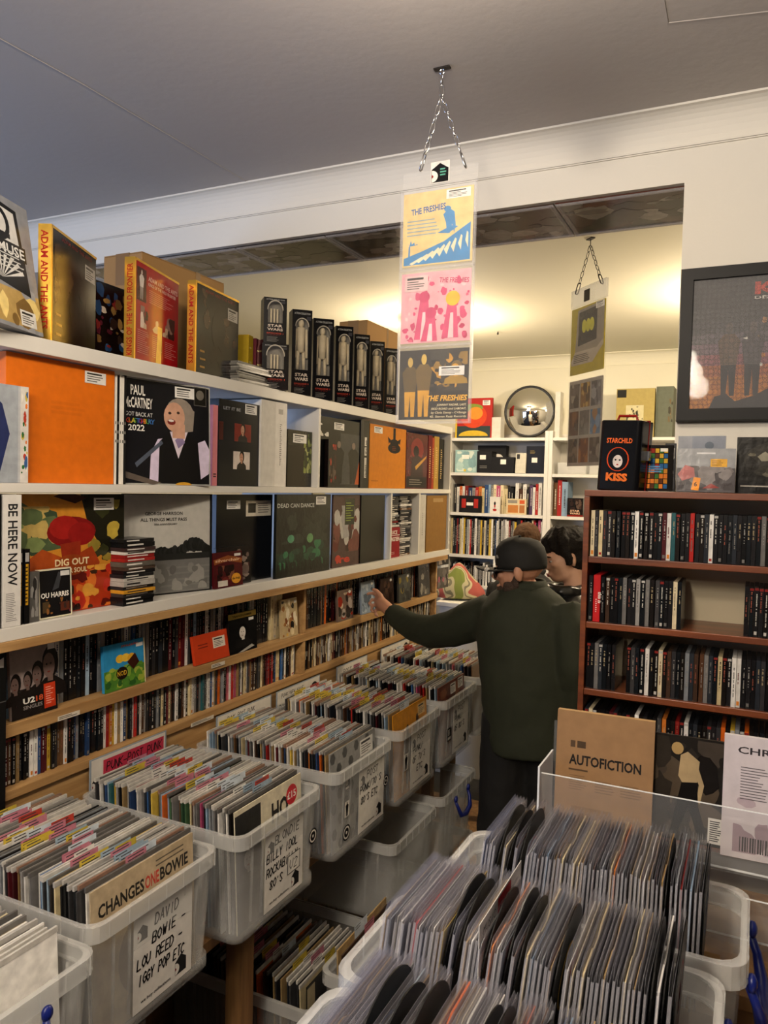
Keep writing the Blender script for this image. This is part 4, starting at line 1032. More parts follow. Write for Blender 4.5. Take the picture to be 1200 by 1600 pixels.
facing(306, 359, 1000, zd, 'cd_case', 'plain orange-red CD leaning low on plywood shelf', 'CD', S('c03a12'), redcd, v=1020, h=.098, x0=XS + .002, tilt=10, mat='print_matte')
def portrait(a):
    a.rect(0, 0, 1, 1, S('131212')); a.rect(0, .86, 1, 1, S('8a7434')); bust(a, .5, .12, .62, S('cfcac2'), S('0b0a0a'), S('1c1a1a')); a.poly([(.3, .0), (.8, .14), (.9, .08), (.5, -.0)], S('a8a49c')); a.txt('TRANSFORMER', .14, .9, .05, S('2a2210'), w=.7); a.rect(.72, .76, .9, .83, S('e4e2dc'))
facing(359, 402, 965, zd, 'cd_case', 'black CD with a pale-faced musician and gold top band', 'CD', S('131212'), portrait, v=1000, x0=XS + .0, h=.145)
def comic(a):
    a.rect(0, 0, 1, 1, S('b8a27a')); blobs(a, 26, ['d8c8a0', '7a4a2c', '2a2420', 'c8a050', '9a6a3c', 'e0d4b8'], 8, .04, .04, .96, .96, .04, .12); a.rect(.8, .86, .95, .93, S('e4e2dc'))
facing(441, 466, 955, zd, 'dvd_case', 'beige comic-style disc case just left of the middle divider', 'disc case', S('b8a27a'), comic, v=985, x0=XS - .004, h=.155)
for k, (u0, u1, c, cs, nm, hh) in enumerate(((529, 553, '6a5a50', ['8a2a1c', 'b8a890', '2a2422', '9a9088'], 'grey and red collage', .14), (566, 587, '8a98a8', ['7a8898', 'a8b4c0', '5a6470'], 'pale blue-grey', .155),
                                             (596, 616, '3b2a22', ['2a1c16', '4c382c', '1c1410'], 'dark brown', .15), (624, 642, '4a4a44', ['5a5a52', '3a3a36', '8a7a3a'], 'grey-green', .15), (655, 672, '33302e', ['8a8478', '2a2624', '5a544c'], 'black and white collage', .185))):
    facing(u0, u1, 900, zd, 'cd_case', '%s CD facing out on the far half of the upper plywood shelf' % nm, 'CD', S(c), lambda a, cs=cs, k=k: (blobs(a, 18, cs, k + 3, .05, .05, .95, .9, .06, .16), a.ell(.8, .9, .08, .05, S('e4e2dc'), 10)), v=940, h=hh, x0=XS - .002)

# ================================================================== LP BOXES
def rr(L, W, r, z, n=4, cx=0, cy=0):
    p = []
    for (sx, sy, a0) in ((1, 1, 0), (-1, 1, 90), (-1, -1, 180), (1, -1, 270)):
        for i in range(n + 1):
            t = math.radians(a0 + 90 * i / n)
            p.append((cx + sx * (L / 2 - r) + r * math.cos(t), cy + sy * (W / 2 - r) + r * math.sin(t), z))
    return p
def box_meshes(L, W, Hb):
    b = MB()   # outer wall up, inner wall down, floor
    prof = [(L - .05, W - .05, 0), (L - .028, W - .028, .004), (L - .028, W - .028, .03), (L - .040, W - .040, .032), (L - .018, W - .018, Hb - .034), (L - .018, W - .018, Hb - .004),
            (L - .024, W - .024, Hb - .004), (L - .046, W - .046, .006)]
    b.rings([rr(a, c, .03, z) for a, c, z in prof], caps=True)
    rm = MB()
    prof = [(L - .018, W - .018, Hb - .036), (L, W, Hb - .034), (L, W, Hb), (L - .024, W - .024, Hb), (L - .024, W - .024, Hb - .004), (L - .006, W - .006, Hb - .004), (L - .006, W - .006, Hb - .033), (L - .018, W - .018, Hb - .033)]
    rm.rings([rr(a, c, .034, z) for a, c, z in prof], caps=False, loop=True)
    for sx in (-1, 1):
        for k in range(int(W / .055)):
            y = -W / 2 + .045 + k * .055; rm.box(sx * (L / 2 - .0005) - .001, y - .001, Hb - .033, sx * (L / 2 - .0005) + .001, y + .001, Hb - .001)
    for sy in (-1, 1):
        for k in range(int(L / .06)):
            x = -L / 2 + .045 + k * .06; rm.box(x - .001, sy * (W / 2 - .0005) - .001, Hb - .033, x + .001, sy * (W / 2 - .0005) + .001, Hb - .001)
    rb = MB()  # upright corner flutes
    for sx in (-1, 1):
        for sy in (-1, 1):
            for (dx, dy) in ((.055, .0), (.0, .055), (.10, 0), (0, .10)):
                x, y = sx * (L / 2 - .0145 - dx), sy * (W / 2 - .0145 - dy)
                rb.tube([(x - sx * .010, y - sy * .010, .034), (x, y, Hb - .036)], .0035, 6)
    return b.mesh('box_body', ('box_plastic',), True), rm.mesh('rim', ('rim_plastic',)), rb.mesh('flute', ('box_plastic',), True)
LPW, LPL, LPH = .40, .55, .28
LPB = box_meshes(LPL, LPW, LPH)
def handle_mesh():
    m_ = MB()
    pts = [(0, -.075, 0), (.012, -.07, -.03), (.02, -.055, -.065), (.022, 0, -.078), (.02, .055, -.065), (.012, .07, -.03), (0, .075, 0)]
    m_.tube(pts, [.006, .007, .010, .011, .010, .007, .006], 8)
    m_.ball((.004, -.075, .004), (.008, .012, .014), n=8, m=5); m_.ball((.004, .075, .004), (.008, .012, .014), n=8, m=5)
    return m_.mesh('handle', ('blue_plastic',), True)
HANDLE = handle_mesh()
def clear_box(label, cx, cy, z, meshes, group, L, Hb, handles=()):
    e = empty('storage_box', label, 'storage box', (cx, cy, z), (0, 0, 0), group)
    inst('box_body', meshes[0], e); inst('rim', meshes[1], e)
    if L > .53: inst('flute', meshes[2], e)
    for s_ in handles:
        inst('handle', HANDLE, e, (s_ * (L / 2 + .001), 0, Hb - .045), (0, 0, 0 if s_ > 0 else math.pi))
    return e
def house(a, x, y, s, ar=1.0):
    """shop emblem: black gabled house with part of a disc"""
    k = S('151517')
    a.poly([(x, y), (x + s, y), (x + s, y + s * .8 * ar), (x + s * .5, y + s * 1.15 * ar), (x, y + s * .8 * ar)], k)
    a.ell(x + .02 * s, y + .38 * s * ar, .36 * s, .36 * s * ar, S('d8d4cc'), 20, -90, 90); a.ell(x + .02 * s, y + .38 * s * ar, .1 * s, .1 * s * ar, S('8a2a2a'), 12, -90, 90)
def sign(parent, W, Hh, y0, z0, x, lines_, seed, extra=None):
    """hand-lettered paper taped to the aisle end of a box"""
    a = MB(); a.box(x, y0, z0, x + .0006, y0 + W, z0 + Hh, S('dcd9d2'))
    a.plane((x + .0006, y0, z0), (0, W, 0), (0, 0, Hh))
    ink = S('121214'); r = random.Random(seed); n = len(lines_)
    house(a, .06, .70, .16, W / Hh); house(a, .70, .06, .2, W / Hh)
    a.txt('we buy collections', .12, .07, .032, S('3a3835'), w=.5)
    for k, (t, xx, ww) in enumerate(lines_):
        a.hand(t, xx, .78 - k * .175, .105, ink, w=ww, rnd=r, pen=.15)
    if extra: extra(a)
    return a.build('paper_sign', 'print_matte', parent)
def stickers(parent, x, y0, kinds):
    a = MB()
    for (yy, z_, s, kd) in kinds:
        a.plane((x, yy - s / 2, z_), (0, s, 0), (0, 0, s))
        if kd == 'disc': a.ell(.5, .5, .5, .5, S('141416'), 22); a.ell(.5, .5, .4, .4, S('d8d4cc'), 22); a.ell(.5, .5, .3, .3, S('1c1c1e'), 20); a.ell(.5, .5, .1, .1, S('d8d4cc'), 12)
        elif kd == 'sq': a.rect(.1, 0, .9, 1, S('141416')); a.rect(.2, .1, .8, .3, S('c8c4bc')); a.lines(.2, .4, .8, .9, 4, S('c8c4bc'), fill=.5)
        else: a.rect(.2, 0, .8, 1, S('d8d4cc')); figure(a, .5, .05, .9, S('1a1a1c'), S('1a1a1c'), S('1a1a1c'), 1.3)
    a.build('sticker', 'print_gloss', parent)
def lp_meshes(n, seed):
    r = random.Random(seed); out = []
    for k in range(n):
        w = .315; mb = MB(); t = .0042
        mb.box(-t / 2, -w / 2, 0, t / 2, w / 2, .314)
        if k % 3: mb.box(-.0026, -w / 2 - .002, .308, .0026, w / 2 + .002, .3185, S(r.choice(['8d8a85', 'b4b0aa', '5c5956', '9a9894', '76736f', 'a89c7c', '8a6a58', '4a4846', 'c4c0b8'])))      # protective sleeve opening
        mb.plane((t / 2 + .0006, -w / 2, 0), (0, w, 0), (0, 0, .314)); mb.lay = 3
        a0 = r.uniform(.05, .6)
        if k % 3 != 2: mb.rect(a0, .93, a0 + r.uniform(.18, .30), 1.05, S(r.choice(['d8d6cf', 'd8d6cf', 'c9d4dc', 'd89a5a', 'c8b040', 'c07a8a', 'b03a2c', '9ab0c0']))); mb.lines(a0 + .02, 1.0, a0 + .18, 1.045, 2, S('3a3a3c'), r, .35)
        mb.rect(.62, .9, .95, .985, S(r.choice(['6a6862', '3a3836', '8a7a5c', '55504a']))) if k % 4 == 1 else None
        out.append(mb.mesh('lp_sleeve', ('print_sleeve',)))
    return out
LP_M = lp_meshes(14, 3)
def lp_row(x0, x1, cy, z, n, weights, label, group, rnd, tilt0=-3.0, drop=0.0, name='lp_sleeve'):
    """records facing the aisle from x0 (front) back to x1"""
    for k in range(n):
        x = x0 + (x1 - x0) * k / max(n - 1, 1)
        nm, c = pick(rnd, weights)
        o = inst(name, rnd.choice(LP_M), None, (x, cy + rnd.uniform(-.009, .009), z - drop), (rnd.uniform(-.008, .008), math.radians(tilt0 + rnd.uniform(-.22, .22)), rnd.uniform(-.006, .006)), c)
        tag(o, label % (nm, nth(k + 1)), 'record', group)
LPW_ = {'black': 5, 'dark grey': 4, 'grey': 5, 'white': 4, 'cream': 2, 'brown': 1.6, 'red': .8, 'maroon': .8, 'orange': .5, 'yellow': .4, 'blue': .8, 'pale blue': 1.2, 'green': .4, 'pink': .4, 'tan': 1.2, 'teal': .4}
LBX = -1.10 - LPL / 2
GB = 'clear LP boxes on the pine bench'
FX = {0: .035, 1: -.022}
defs = [(.845, 'clear storage box with blue handle at the bottom left corner', (1, -1), None, 'in the corner box with blue handle', 34),
        (1.278, 'clear LP box with hand-lettered sign naming glam rock singers', (), [('DAVID', .34, .42), ('BOWIE -', .30, .58), ('LOU REED -', .05, .78), ('IGGY POP ETC', .08, .78)], 'in the leftmost box with a sign', 50),
        (1.725, 'clear LP box with sign mentioning rockabilly, second sign from left', (), [('BLONDIE', .24, .66), ('BILLY IDOL', .03, .82), ('ROCKABILLY', .03, .82), ("80'S", .12, .34)], 'in the box with the rockabilly sign', 50),
        (2.205, 'clear LP box with post punk sign and black stickers, third sign from left', (), [('POST', .30, .46), ("PUNK/70'S", .04, .84), ("80'S ETC", .08, .66)], 'in the box with the third sign', 52),
        (2.665, 'clear LP box with post punk sign, fourth sign from left', (), [('POST', .30, .46), ("PUNK/", .1, .5), ("OF 70'S", .08, .66), ('ETC', .3, .3)], 'in the box with the fourth sign', 48),
        (3.105, 'clear LP box with post punk sign, fifth sign from left', (), [('POST', .30, .46), ("PUNK/", .1, .5), ("OF 80'S", .08, .66)], 'in the box with the fifth sign', 36),
        (3.56, 'clear LP box farthest along the bench behind the man', (), None, 'in the farthest box on the bench', 30)]
for k, (cy, lab, hd, lines_, where, n) in enumerate(defs):
    LX = LBX + FX.get(k, 0)
    e = clear_box(lab, LX, cy, ZTAB + .0008, LPB, GB, LPL, LPH, hd)
    xf = LPL / 2 - .0135
    if lines_:
        ex = None
        if k == 2: ex = lambda a: (a.rect(.58, .26, .92, .50, S('121214')), a.rect(.595, .27, .905, .49, S('dcd9d2')), a.hand('U2', .64, .31, .12, S('121214'), w=.22))
        sign(e, .185, .215, -.075 if k != 3 else -.03, .03, xf, lines_, k + 40, ex)
        if k == 3: stickers(e, xf + .001, 0, ((-.11, .205, .036, 'sq'), (-.11, .12, .05, 'fig'), (-.11, .045, .05, 'disc'), (.17, .12, .04, 'disc')))
        if k == 2: stickers(e, xf + .001, 0, ((.165, .12, .045, 'disc'),))
        if k == 4: stickers(e, xf + .001, 0, ((-.12, .12, .06, 'fig'),))
        if k == 5: stickers(e, xf + .001, 0, ((-.12, .10, .055, 'sq'),))
    rnd = random.Random(100 + k)
    wts = dict(LPW_)
    if k == 0: wts = {'white': 6, 'cream': 5, 'pale blue': 2, 'grey': 2}
    lp_row(LX + LPL / 2 - .055, LX - LPL / 2 + .048, cy, ZTAB + .0085, n, wts, '%s LP sleeve, %s from the front ' + where, 'LPs in the boxes on the bench', rnd)
# front-most covers turned to the aisle
def front_lp(cy, label, color, art, dx=0):
    z = ZTAB + .0085
    o = card('lp_sleeve', label, 'record', Vector((LBX + dx + LPL / 2 - .0375, cy - .155, z)), R90, .312, .314, .004, color, art, 'print_sleeve', 3)
    return o
def changes(a):
    a.rect(0, 0, 1, 1, S('b5a283')); a.txt('CHANGES', .06, .80, .085, S('16130f'), w=.42, bold=1.6); a.txt('ONE', .49, .80, .085, S('b83a2c'), w=.14, bold=1.6); a.txt('BOWIE', .64, .80, .085, S('16130f'), w=.3, bold=1.6); a.ell(.5, .4, .28, .3, S('8f7f66'), 20); a.lines(.6, .9, .9, .97, 2, S('5a5040'), fill=.3)
front_lp(1.278, 'buff LP with black and red title lettering, front of leftmost signed box', S('b5a283'), changes, -.022)
def hc(a):
    a.rect(0, 0, 1, 1, S('cfc6ac')); a.rect(0, .0, .36, .96, S('171616')); bust(a, .18, .35, .34, S('8a8680'), S('2a2826'), S('3a3836')); a.txt('HQ', .52, .72, .16, S('171616'), w=.26, bold=2); a.ell(.84, .86, .09, .09, S('b8202a'), 20); a.txt('£15', .77, .83, .06, WHITE, w=.14)
front_lp(1.725, 'cream and black LP with a round red price sticker, front of rockabilly box', S('cfc6ac'), hc)
def check(a):
    a.rect(0, 0, 1, 1, S('8a8a88'))
    for i in range(8):
        for j in range(8):
            if (i + j) % 2: a.ell(i / 8 + .06, j / 8 + .06, .055, .06, S('4a4a4a'), 6); a.lay -= 1
    a.lay += 1; a.sticker(.64, .78, .3, .17)
front_lp(2.205, 'grey checkered LP at the front of the third signed box', S('8a8a88'), check)
def yel(a):
    a.rect(0, 0, 1, 1, S('c8861a')); figure(a, .4, .1, .7, S('3a1c10'), S('2a1810'), S('4a2412')); figure(a, .7, .12, .74, S('3a1c10'), S('3a2012'), S('1c120c')); a.sticker(.72, .82, .22, .14, S('d8b878'))
front_lp(2.665, 'golden yellow LP with dark figures, front of the fourth signed box', S('c8861a'), yel)
front_lp(3.105, 'rust brown LP at the front of the fifth signed box', S('6a2a14'), lambda a: (blobs(a, 12, ['7a3a1c', '55200f', '8a4a24'], 3, .05, .05, .95, .95, .08, .2), a.sticker(.45, .82, .2, .14), a.sticker(.74, .84, .2, .14)))
# hand-lettered signs standing between the rack and the boxes
def back_sign(u0, v0, u1, v1, label, col, lines_, logo, ztop):
    x = -1.668
    A, B = onx(u0, v0, x), onx(u1, v1, x); w = B.y - A.y; h = ztop - ZTAB - .001
    def art(a):
        a.rect(.02, .70, .98, .99, S('d5d0c6'))
        if col: a.rect(.16, .72, .96, .96, col)
        for k, (t, xx, ww, yy, hh) in enumerate(lines_): a.hand(t, xx, yy, hh, S('1a1418'), w=ww, rnd=random.Random(k + 5), pen=.13)
        if logo == 'l': house(a, .03, .74, .1, w / h)
        elif logo == 'r': a.ell(.86, .85, .09, .09 * w / h, S('151517'), 20); a.ell(.86, .85, .06, .06 * w / h, S('d8d4cc'), 18); a.ell(.86, .85, .025, .025 * w / h, S('151517'), 12); a.ell(.72, .82, .06, .07, S('2a2a2c'), 14)
    return card('genre_sign', label, 'sign', Vector((x, A.y, ZTAB + .001)), R90, w, h, .0025, S('8f9aa5'), art, 'print_matte', 0, 'genre signs behind the boxes')
back_sign(140, 1205, 260, 1150, 'pink hand-lettered genre card behind the leftmost boxes', S('b8324a'), [('PUNK-POST PUNK', .2, .74, .86, .07), ('THE REST', .24, .5, .755, .055)], 'l', zz(-.80))
back_sign(338, 1140, 424, 1100, 'white hand-lettered genre card behind the third signed box', None, [('PUNK POST PUNK', .18, .5, .90, .05), ('OLD WAVE ETC', .18, .46, .82, .05)], None, zz(-.825))
back_sign(432, 1092, 500, 1055, 'white genre card with round emblem behind the fourth signed box', None, [('POLICE', .06, .3, .75, .07), ('PUNK/NEW WAVE', .1, .5, .9, .05)], 'r', zz(-.825))
back_sign(526, 1060, 574, 1025, 'white genre card with house emblem behind the fifth signed box', None, [('POST PUNK', .2, .6, .86, .07)], 'l', zz(-.825))
back_sign(595, 1030, 640, 1000, 'white genre card with dark emblems behind the farthest box', None, [('NEW WAVE', .26, .4, .88, .05), ('ETC', .3, .2, .8, .05)], 'r', zz(-.825))
# boxes below the bench
def low_box(label, cx, cy, z, n, where, hd=(), seed=1, weights=None):
    e = clear_box(label, cx, cy, z, LPB, 'clear boxes under the bench', LPL, LPH, hd)
    if n: lp_row(cx + LPL / 2 - .05, cx - LPL / 2 + .048, cy, z + .0085, n, weights or {'black': 6, 'dark grey': 4, 'brown': 3, 'tan': 2, 'cream': 1, 'orange': .5, 'red': .5}, '%s LP sleeve, %s from the front ' + where, 'LPs in the boxes under the bench', random.Random(seed))
    return e
low_box('clear LP box under the bench beneath the leftmost signed box', -1.385, 1.42, .1008, 26, 'in the lower box nearest the camera', (), 61)
low_box('clear LP box with blue handle under the bench beneath the rockabilly box', -1.36, 2.06, .1008, 28, 'in the lower box with a music-note cover', (1,), 62)
card('lp_sleeve', 'black LP with white music notes, front of the lower box', 'record', Vector((-1.36 + LPL / 2 - .034, 2.06 - .155, .1093)), R90, .312, .314, .004, S('16130f'),
     lambda a: (a.rect(0, .0, .14, .98, S('a89a78')), a.sticker(.72, .76, .2, .17), blobs(a, 9, ['3a5a8a', '6a4a24', '8a6a3a'], 4, .2, .05, .95, .4, .04, .09),
                [(a.ell(.2 + .13 * k, .3 + .09 * k, .035, .03, S('b8b4aa'), 10), a.rect(.23 + .13 * k, .3 + .09 * k, .24 + .13 * k, .5 + .08 * k, S('b8b4aa'))) for k in range(5)], a.poly([(.23, .5), (.37, .58), (.37, .55), (.23, .47)], S('b8b4aa')), a.poly([(.49, .66), (.63, .74), (.63, .71), (.49, .63)], S('b8b4aa'))), 'print_sleeve', 2)
for k in range(2):
    low_box('empty clear box under the bench, %s of the nearer stack' % ('lower', 'upper')[k], -1.34, 2.56, .1008 + k * (LPH + .001), 0, '')
    low_box('empty clear box with blue handle under the bench, %s of the farther stack' % ('lower', 'upper')[k], -1.34, 3.02, .1008 + k * (LPH + .001), 0, '', (1,))

# ================================================================== SINGLES (right foreground)
ZDT = zz(-.957)
tb_ = empty('display_table', 'dark wooden table carrying the three boxes of singles', 'table', (-.2, .95, 0))
part(tb_, 'table_top', (-.50, .40, ZDT - .025, .018, 1.39, ZDT), 'mahogany')
for x in (-.48, -.035):
    for y in (.43, 1.33): part(tb_, 'leg', (x, y, 0, x + .04, y + .04, ZDT - .026), 'mahogany')
for x in (-.495, .006): part(tb_, 'side_panel', (x, .475, .01, x + .01, 1.325, ZDT - .026), 'mahogany')  # unseen side and back skirts, added to keep lamp light off the aisle
part(tb_, 'back_panel', (-.43, 1.345, .01, -.04, 1.355, ZDT - .026), 'mahogany')
SGL, SGW, SGH = .475, .245, .305
SGB = box_meshes(SGL, SGW, SGH)
def single_meshes():
    r = random.Random(9); paper, lips = [], []
    for k in range(8):
        mb = MB(); h = .176 + r.uniform(-.004, .004); t = .0009 + .0006 * (k % 3)
        if k % 2:
            mb.rings([[(x, -.087, 0), (x, .09, 0), (x, .09, h), (x, .03, h), (x, .015, h - .008), (x, -.015, h - .008), (x, -.03, h), (x, -.087, h)] for x in (-t / 2, t / 2)])
        else: mb.box(-t / 2, -.087, 0, t / 2, .09, h)
        mb.plane((t / 2, -.09, 0), (0, .18, 0), (0, 0, h))
        if k % 3 == 0: mb.rect(.1, .84, .4, .98, S(r.choice(['d0ccc2', 'b8b4a8', 'a03a2c'])))
        paper.append(mb.mesh('single_sleeve', ('print_matte',)))
    for k in range(4):
        mb = MB(); hh = .189 + .004 * (k % 2); e = .0013 + .0002 * k
        for s_ in (-1, 1):     # two leaves of the PVC cover, open at the top
            x = s_ * e; f = .0007 * s_
            ring = [(x, -.094, .003), (x, .094, .003), (x, .094, hh - .012), (x + f, .083, hh), (x + f, -.083, hh), (x, -.094, hh - .012)]
            mb.rings([ring, [(q[0] + .0003, q[1], q[2]) for q in ring]])
        mb.box(-e, -.0945, .003, e, -.0938, hh - .014)
        lips.append(mb.mesh('plastic_cover', ('sleeve_plastic',)))
    d = MB(); n = 40
    def ring(rad, x): return [(x, rad * math.cos(2 * math.pi * q / n), rad * math.sin(2 * math.pi * q / n)) for q in range(n)]
    d.rings([ring(.019, -.0008), ring(.0875, -.0008), ring(.0875, .0008), ring(.019, .0008)], caps=False, loop=True)
    lb = MB(); lb.rings([ring(.019, -.0004), ring(.042, -.0009), ring(.042, .0009), ring(.019, .0004)], caps=False, loop=True)
    return paper, lips, d.mesh('record', ('vinyl',)), lb.mesh('record_label', ('print_matte',))
SP, SLP, SREC, SLAB = single_meshes()
SW = {'white': 2.5, 'cream': 5, 'tan': 5, 'grey': 5, 'dark grey': 3, 'black': 3, 'brown': 1.5, 'red': .7, 'orange': .7, 'yellow': .7, 'blue': .4, 'pale blue': .8}
rows_ = [(.745, 'front', -.405, -.05, 50), (1.00, 'middle', -.44, -.062, 54), (1.27, 'back', -.395, -.045, 54)]
for k, (cy, nm, xa, xb, n) in enumerate(rows_):
    cx = -.475 + SGL / 2 + (.0, -.012, .015)[k]
    e = clear_box('clear plastic box of vinyl singles, %s of three' % nm, cx, cy, ZDT + .0008, SGB, 'boxes of singles', SGL, SGH, (1,) if k else ())
    ins = MB(); ins.box(-SGL / 2 + .04, -SGW / 2 + .04, .0095, SGL / 2 - .04, SGW / 2 - .04, .205); ins.build('cardboard_insert', 'cardboard', e)
    rnd = random.Random(300 + k); zi = ZDT + .0008 + .2055
    x, q, bare = xa, 0, False
    while x < xb:
        nmc, c = pick(rnd, SW)
        bare = rnd.random() < ((.42 if k == 0 else .30) if bare else (.15, .14, .09)[k])
        o = inst('vinyl_single', rnd.choice(SP), None, (x, cy + rnd.uniform(-.005, .005), zi + .0012 + rnd.uniform(0, .004)), (0, math.radians(4 + 3 * math.sin(q * .06 + k)), 0), c)
        tag(o, '%s paper-sleeved single%s, %s from the left in the %s box' % (nmc, ' with black disc showing' if bare else '', nth(q + 1), nm), 'record', 'singles in the three boxes')
        inst('plastic_cover', rnd.choice(SLP), o)
        if bare:
            rc = inst('record', SREC, o, (.0050, rnd.uniform(-.004, .004), .117 + rnd.uniform(-.002, .006)))
            inst('record_label', SLAB, rc, (0, 0, 0), None, S(rnd.choice(['8a1c1c', 'c8a040', '2a4a7a', 'b8b4aa'])))
        x += (rnd.uniform(.013, .02) if bare else rnd.uniform(.0061, .0069)); q += 1
# divider cards
A = Vector((-.29, 1.0 - .095, ZDT + .207))
dv = card('divider_card', 'white divider card with a red name label in the middle singles box', 'divider', A, R90, .19, .205, .0012, S('d2cec6'), lambda a: (a.rect(.4, .86, .72, .985, S('b81c22')), a.hand('ROXY', .45, .885, .06, S('2a0c0c'), w=.22), a.hand('MUSIC', .08, .9, .05, S('2a2a2c'), w=.28)), 'print_matte')
# stand and clear rack behind the singles
st = empty('wooden_stand', 'low brown wooden stand behind the singles boxes', 'stand', (.05, 1.6, 0))
part(st, 'stand_top', (-.42, 1.397, zz(-.86), .6, 1.78, zz(-.835)), 'pine')
part(st, 'front_panel', (-.41, 1.41, .0, .59, 1.425, zz(-.861)), 'pine')
for x in (-.41, .575): part(st, 'side_panel', (x, 1.426, 0, x + .015, 1.77, zz(-.861)), 'pine')
zr = zz(-.835) + .0006
rk = empty('acrylic_rack', 'clear acrylic display rack holding three sleeves behind the singles', 'rack', (0, 1.5, zr))
def rp_(nm, b, mat='acrylic'):
    mb = MB(); mb.box(b[0], b[1] - 1.5, b[2] - zr, b[3], b[4] - 1.5, b[5] - zr); return mb.build(nm, mat, rk)
x0, x1 = -.345, .42
rp_('back_sheet', (x0, 1.520, zr, x1, 1.523, zz(-.46)))
for nm, (y, z0, z1) in {'front_sheet': (1.425, -.645, -.535), 'lower_sheet': (1.415, -.76, -.68)}.items():
    s_ = rp_(nm, (x0, y, zz(z0), x1, y + .003, zz(z1)))
    mb = MB(); mb.box(x0, y - 1.5 - .0002, zz(z1) - zr, x1, y + .0032 - 1.5, zz(z1) + .0012 - zr); mb.build('bright_edge', 'acrylic_edge', s_)
for z in (-.642, -.757): 
    s_ = rp_('tray', (x0, 1.4285, zz(z), x1, 1.5195, zz(z) + .003))
    mb = MB(); mb.box(x0, 1.4282 - 1.5, zz(z) - .0003 - zr, x1, 1.4285 - 1.5, zz(z) + .0033 - zr); mb.build('bright_edge', 'acrylic_edge', s_)
for x in (x0 - .004, x1): rp_('end_panel', (x, 1.415, zr, x + .0035, 1.523, zz(-.52)), 'acrylic_edge')
zs_ = zz(-.642) + .0046
def autof(a):
    a.rect(0, 0, 1, 1, S('8a6a48')); a.txt('AUTOFICTION', .14, .53, .085, S('14110f'), w=.74, bold=1.6); a.rect(.15, .68, .2, .74, S('4a3826')); a.rect(.22, .68, .31, .74, S('3f3020')); a.rect(.14, .475, .34, .49, S('4a3826'))
    a.lines(.15, .3, .38, .44, 7, S('6f5538'), fill=.35); a.lines(.42, .3, .62, .42, 5, S('6f5538'), fill=.35); a.lines(.68, .3, .9, .42, 5, S('6f5538'), fill=.35); a.rect(.18, .06, .6, .16, S('7a5c3c'))
card('record_sleeve', 'kraft-brown boxed record with bold black title in the acrylic rack', 'record sleeve', Vector((-.329, 1.468, zs_)), math.radians(2), .178, .213, .014, S('a8875a'), autof, 'print_matte', 3)
def walker(a):
    a.rect(0, 0, 1, 1, S('1d1a17')); blobs(a, 26, ['2a2520', '3a332c', '151210', '463c30'], 6, .02, .02, .98, .98, .06, .18); sk = S('a08a66')
    a.poly([(.42, .62), (.44, .82), (.52, .86), (.66, .78), (.64, .58), (.5, .52)], sk); a.ell(.40, .88, .07, .06, S('9a7f52'), 14); a.poly([(.62, .78), (.72, .56), (.68, .38), (.64, .4), (.66, .56), (.58, .7)], sk)
    a.poly([(.46, .56), (.64, .58), (.66, .36), (.78, .06), (.68, .04), (.55, .34), (.42, .04), (.34, .06)], S('131110')); a.rect(.78, .03, .96, .27, S('c8c4bc')); a.lines(.8, .05, .94, .25, 10, S('1c1a18'), fill=.5)
card('record_sleeve', 'dark sleeve with a pale walking figure in the acrylic rack', 'record sleeve', Vector((-.172, 1.492, zs_)), math.radians(1), .148, .190, .007, S('1d1a17'), walker, 'print_gloss', 3)
def chris(a):
    a.rect(0, 0, 1, 1, S('bfb6b8')); a.txt('CHRIS', .12, .86, .055, S('2a2628'), w=.38); a.poly([(.58, .9), (.64, .84), (.70, .9)], S('b8202a')); blobs(a, 14, ['a8989e', '9a868c', 'c8bcc0', '8f7a82'], 4, .1, .05, .95, .5, .06, .16)
    a.lines(.15, .48, .42, .76, 12, S('5a5456'), fill=.3); a.lines(.55, .48, .82, .76, 12, S('5a5456'), fill=.3)
    for k in range(14): a.rect(.16 + .022 * k, .06, .16 + .022 * k + (.014 if k % 3 else .008), .18, S('1a1818')); a.lay -= 1
card('record_sleeve', 'white sleeve with spaced capitals and barcode in the acrylic rack', 'record sleeve', Vector((-.034, 1.470, zs_)), math.radians(2), .185, .212, .012, S('cfc8c8'), chris, 'print_matte', 3)
# cartons and paper on the right
cb = carton('brown cardboard carton on the floor right of the singles table', (.085, .55, 0), 0, .42, .62, .93); cb['group'] = 'cartons on the floor'
mb = MB(); mb.box(0, 0, 0, .21, .297, .002); tag(mb.build('paper_sheet', 'print_matte', None, (.10, .82, .9345), (0, 0, .5), S('d2cfc8')), 'white sheet of paper lying on the brown carton', 'paper')
# records in a box on the floor between the table and the man
fb = onz(760, 1250, .42)
low_box('clear box of records on the floor beyond the singles table', -.76, 2.0, .0008 + .28, 22, 'in the floor box beyond the singles', (), 71, {'black': 5, 'brown': 3, 'tan': 2, 'dark grey': 2})
cb = carton('brown cardboard carton under the floor box beyond the singles table', (-1.0, 1.83, 0), 0, .5, .34, .274); cb['group'] = 'cartons on the floor'

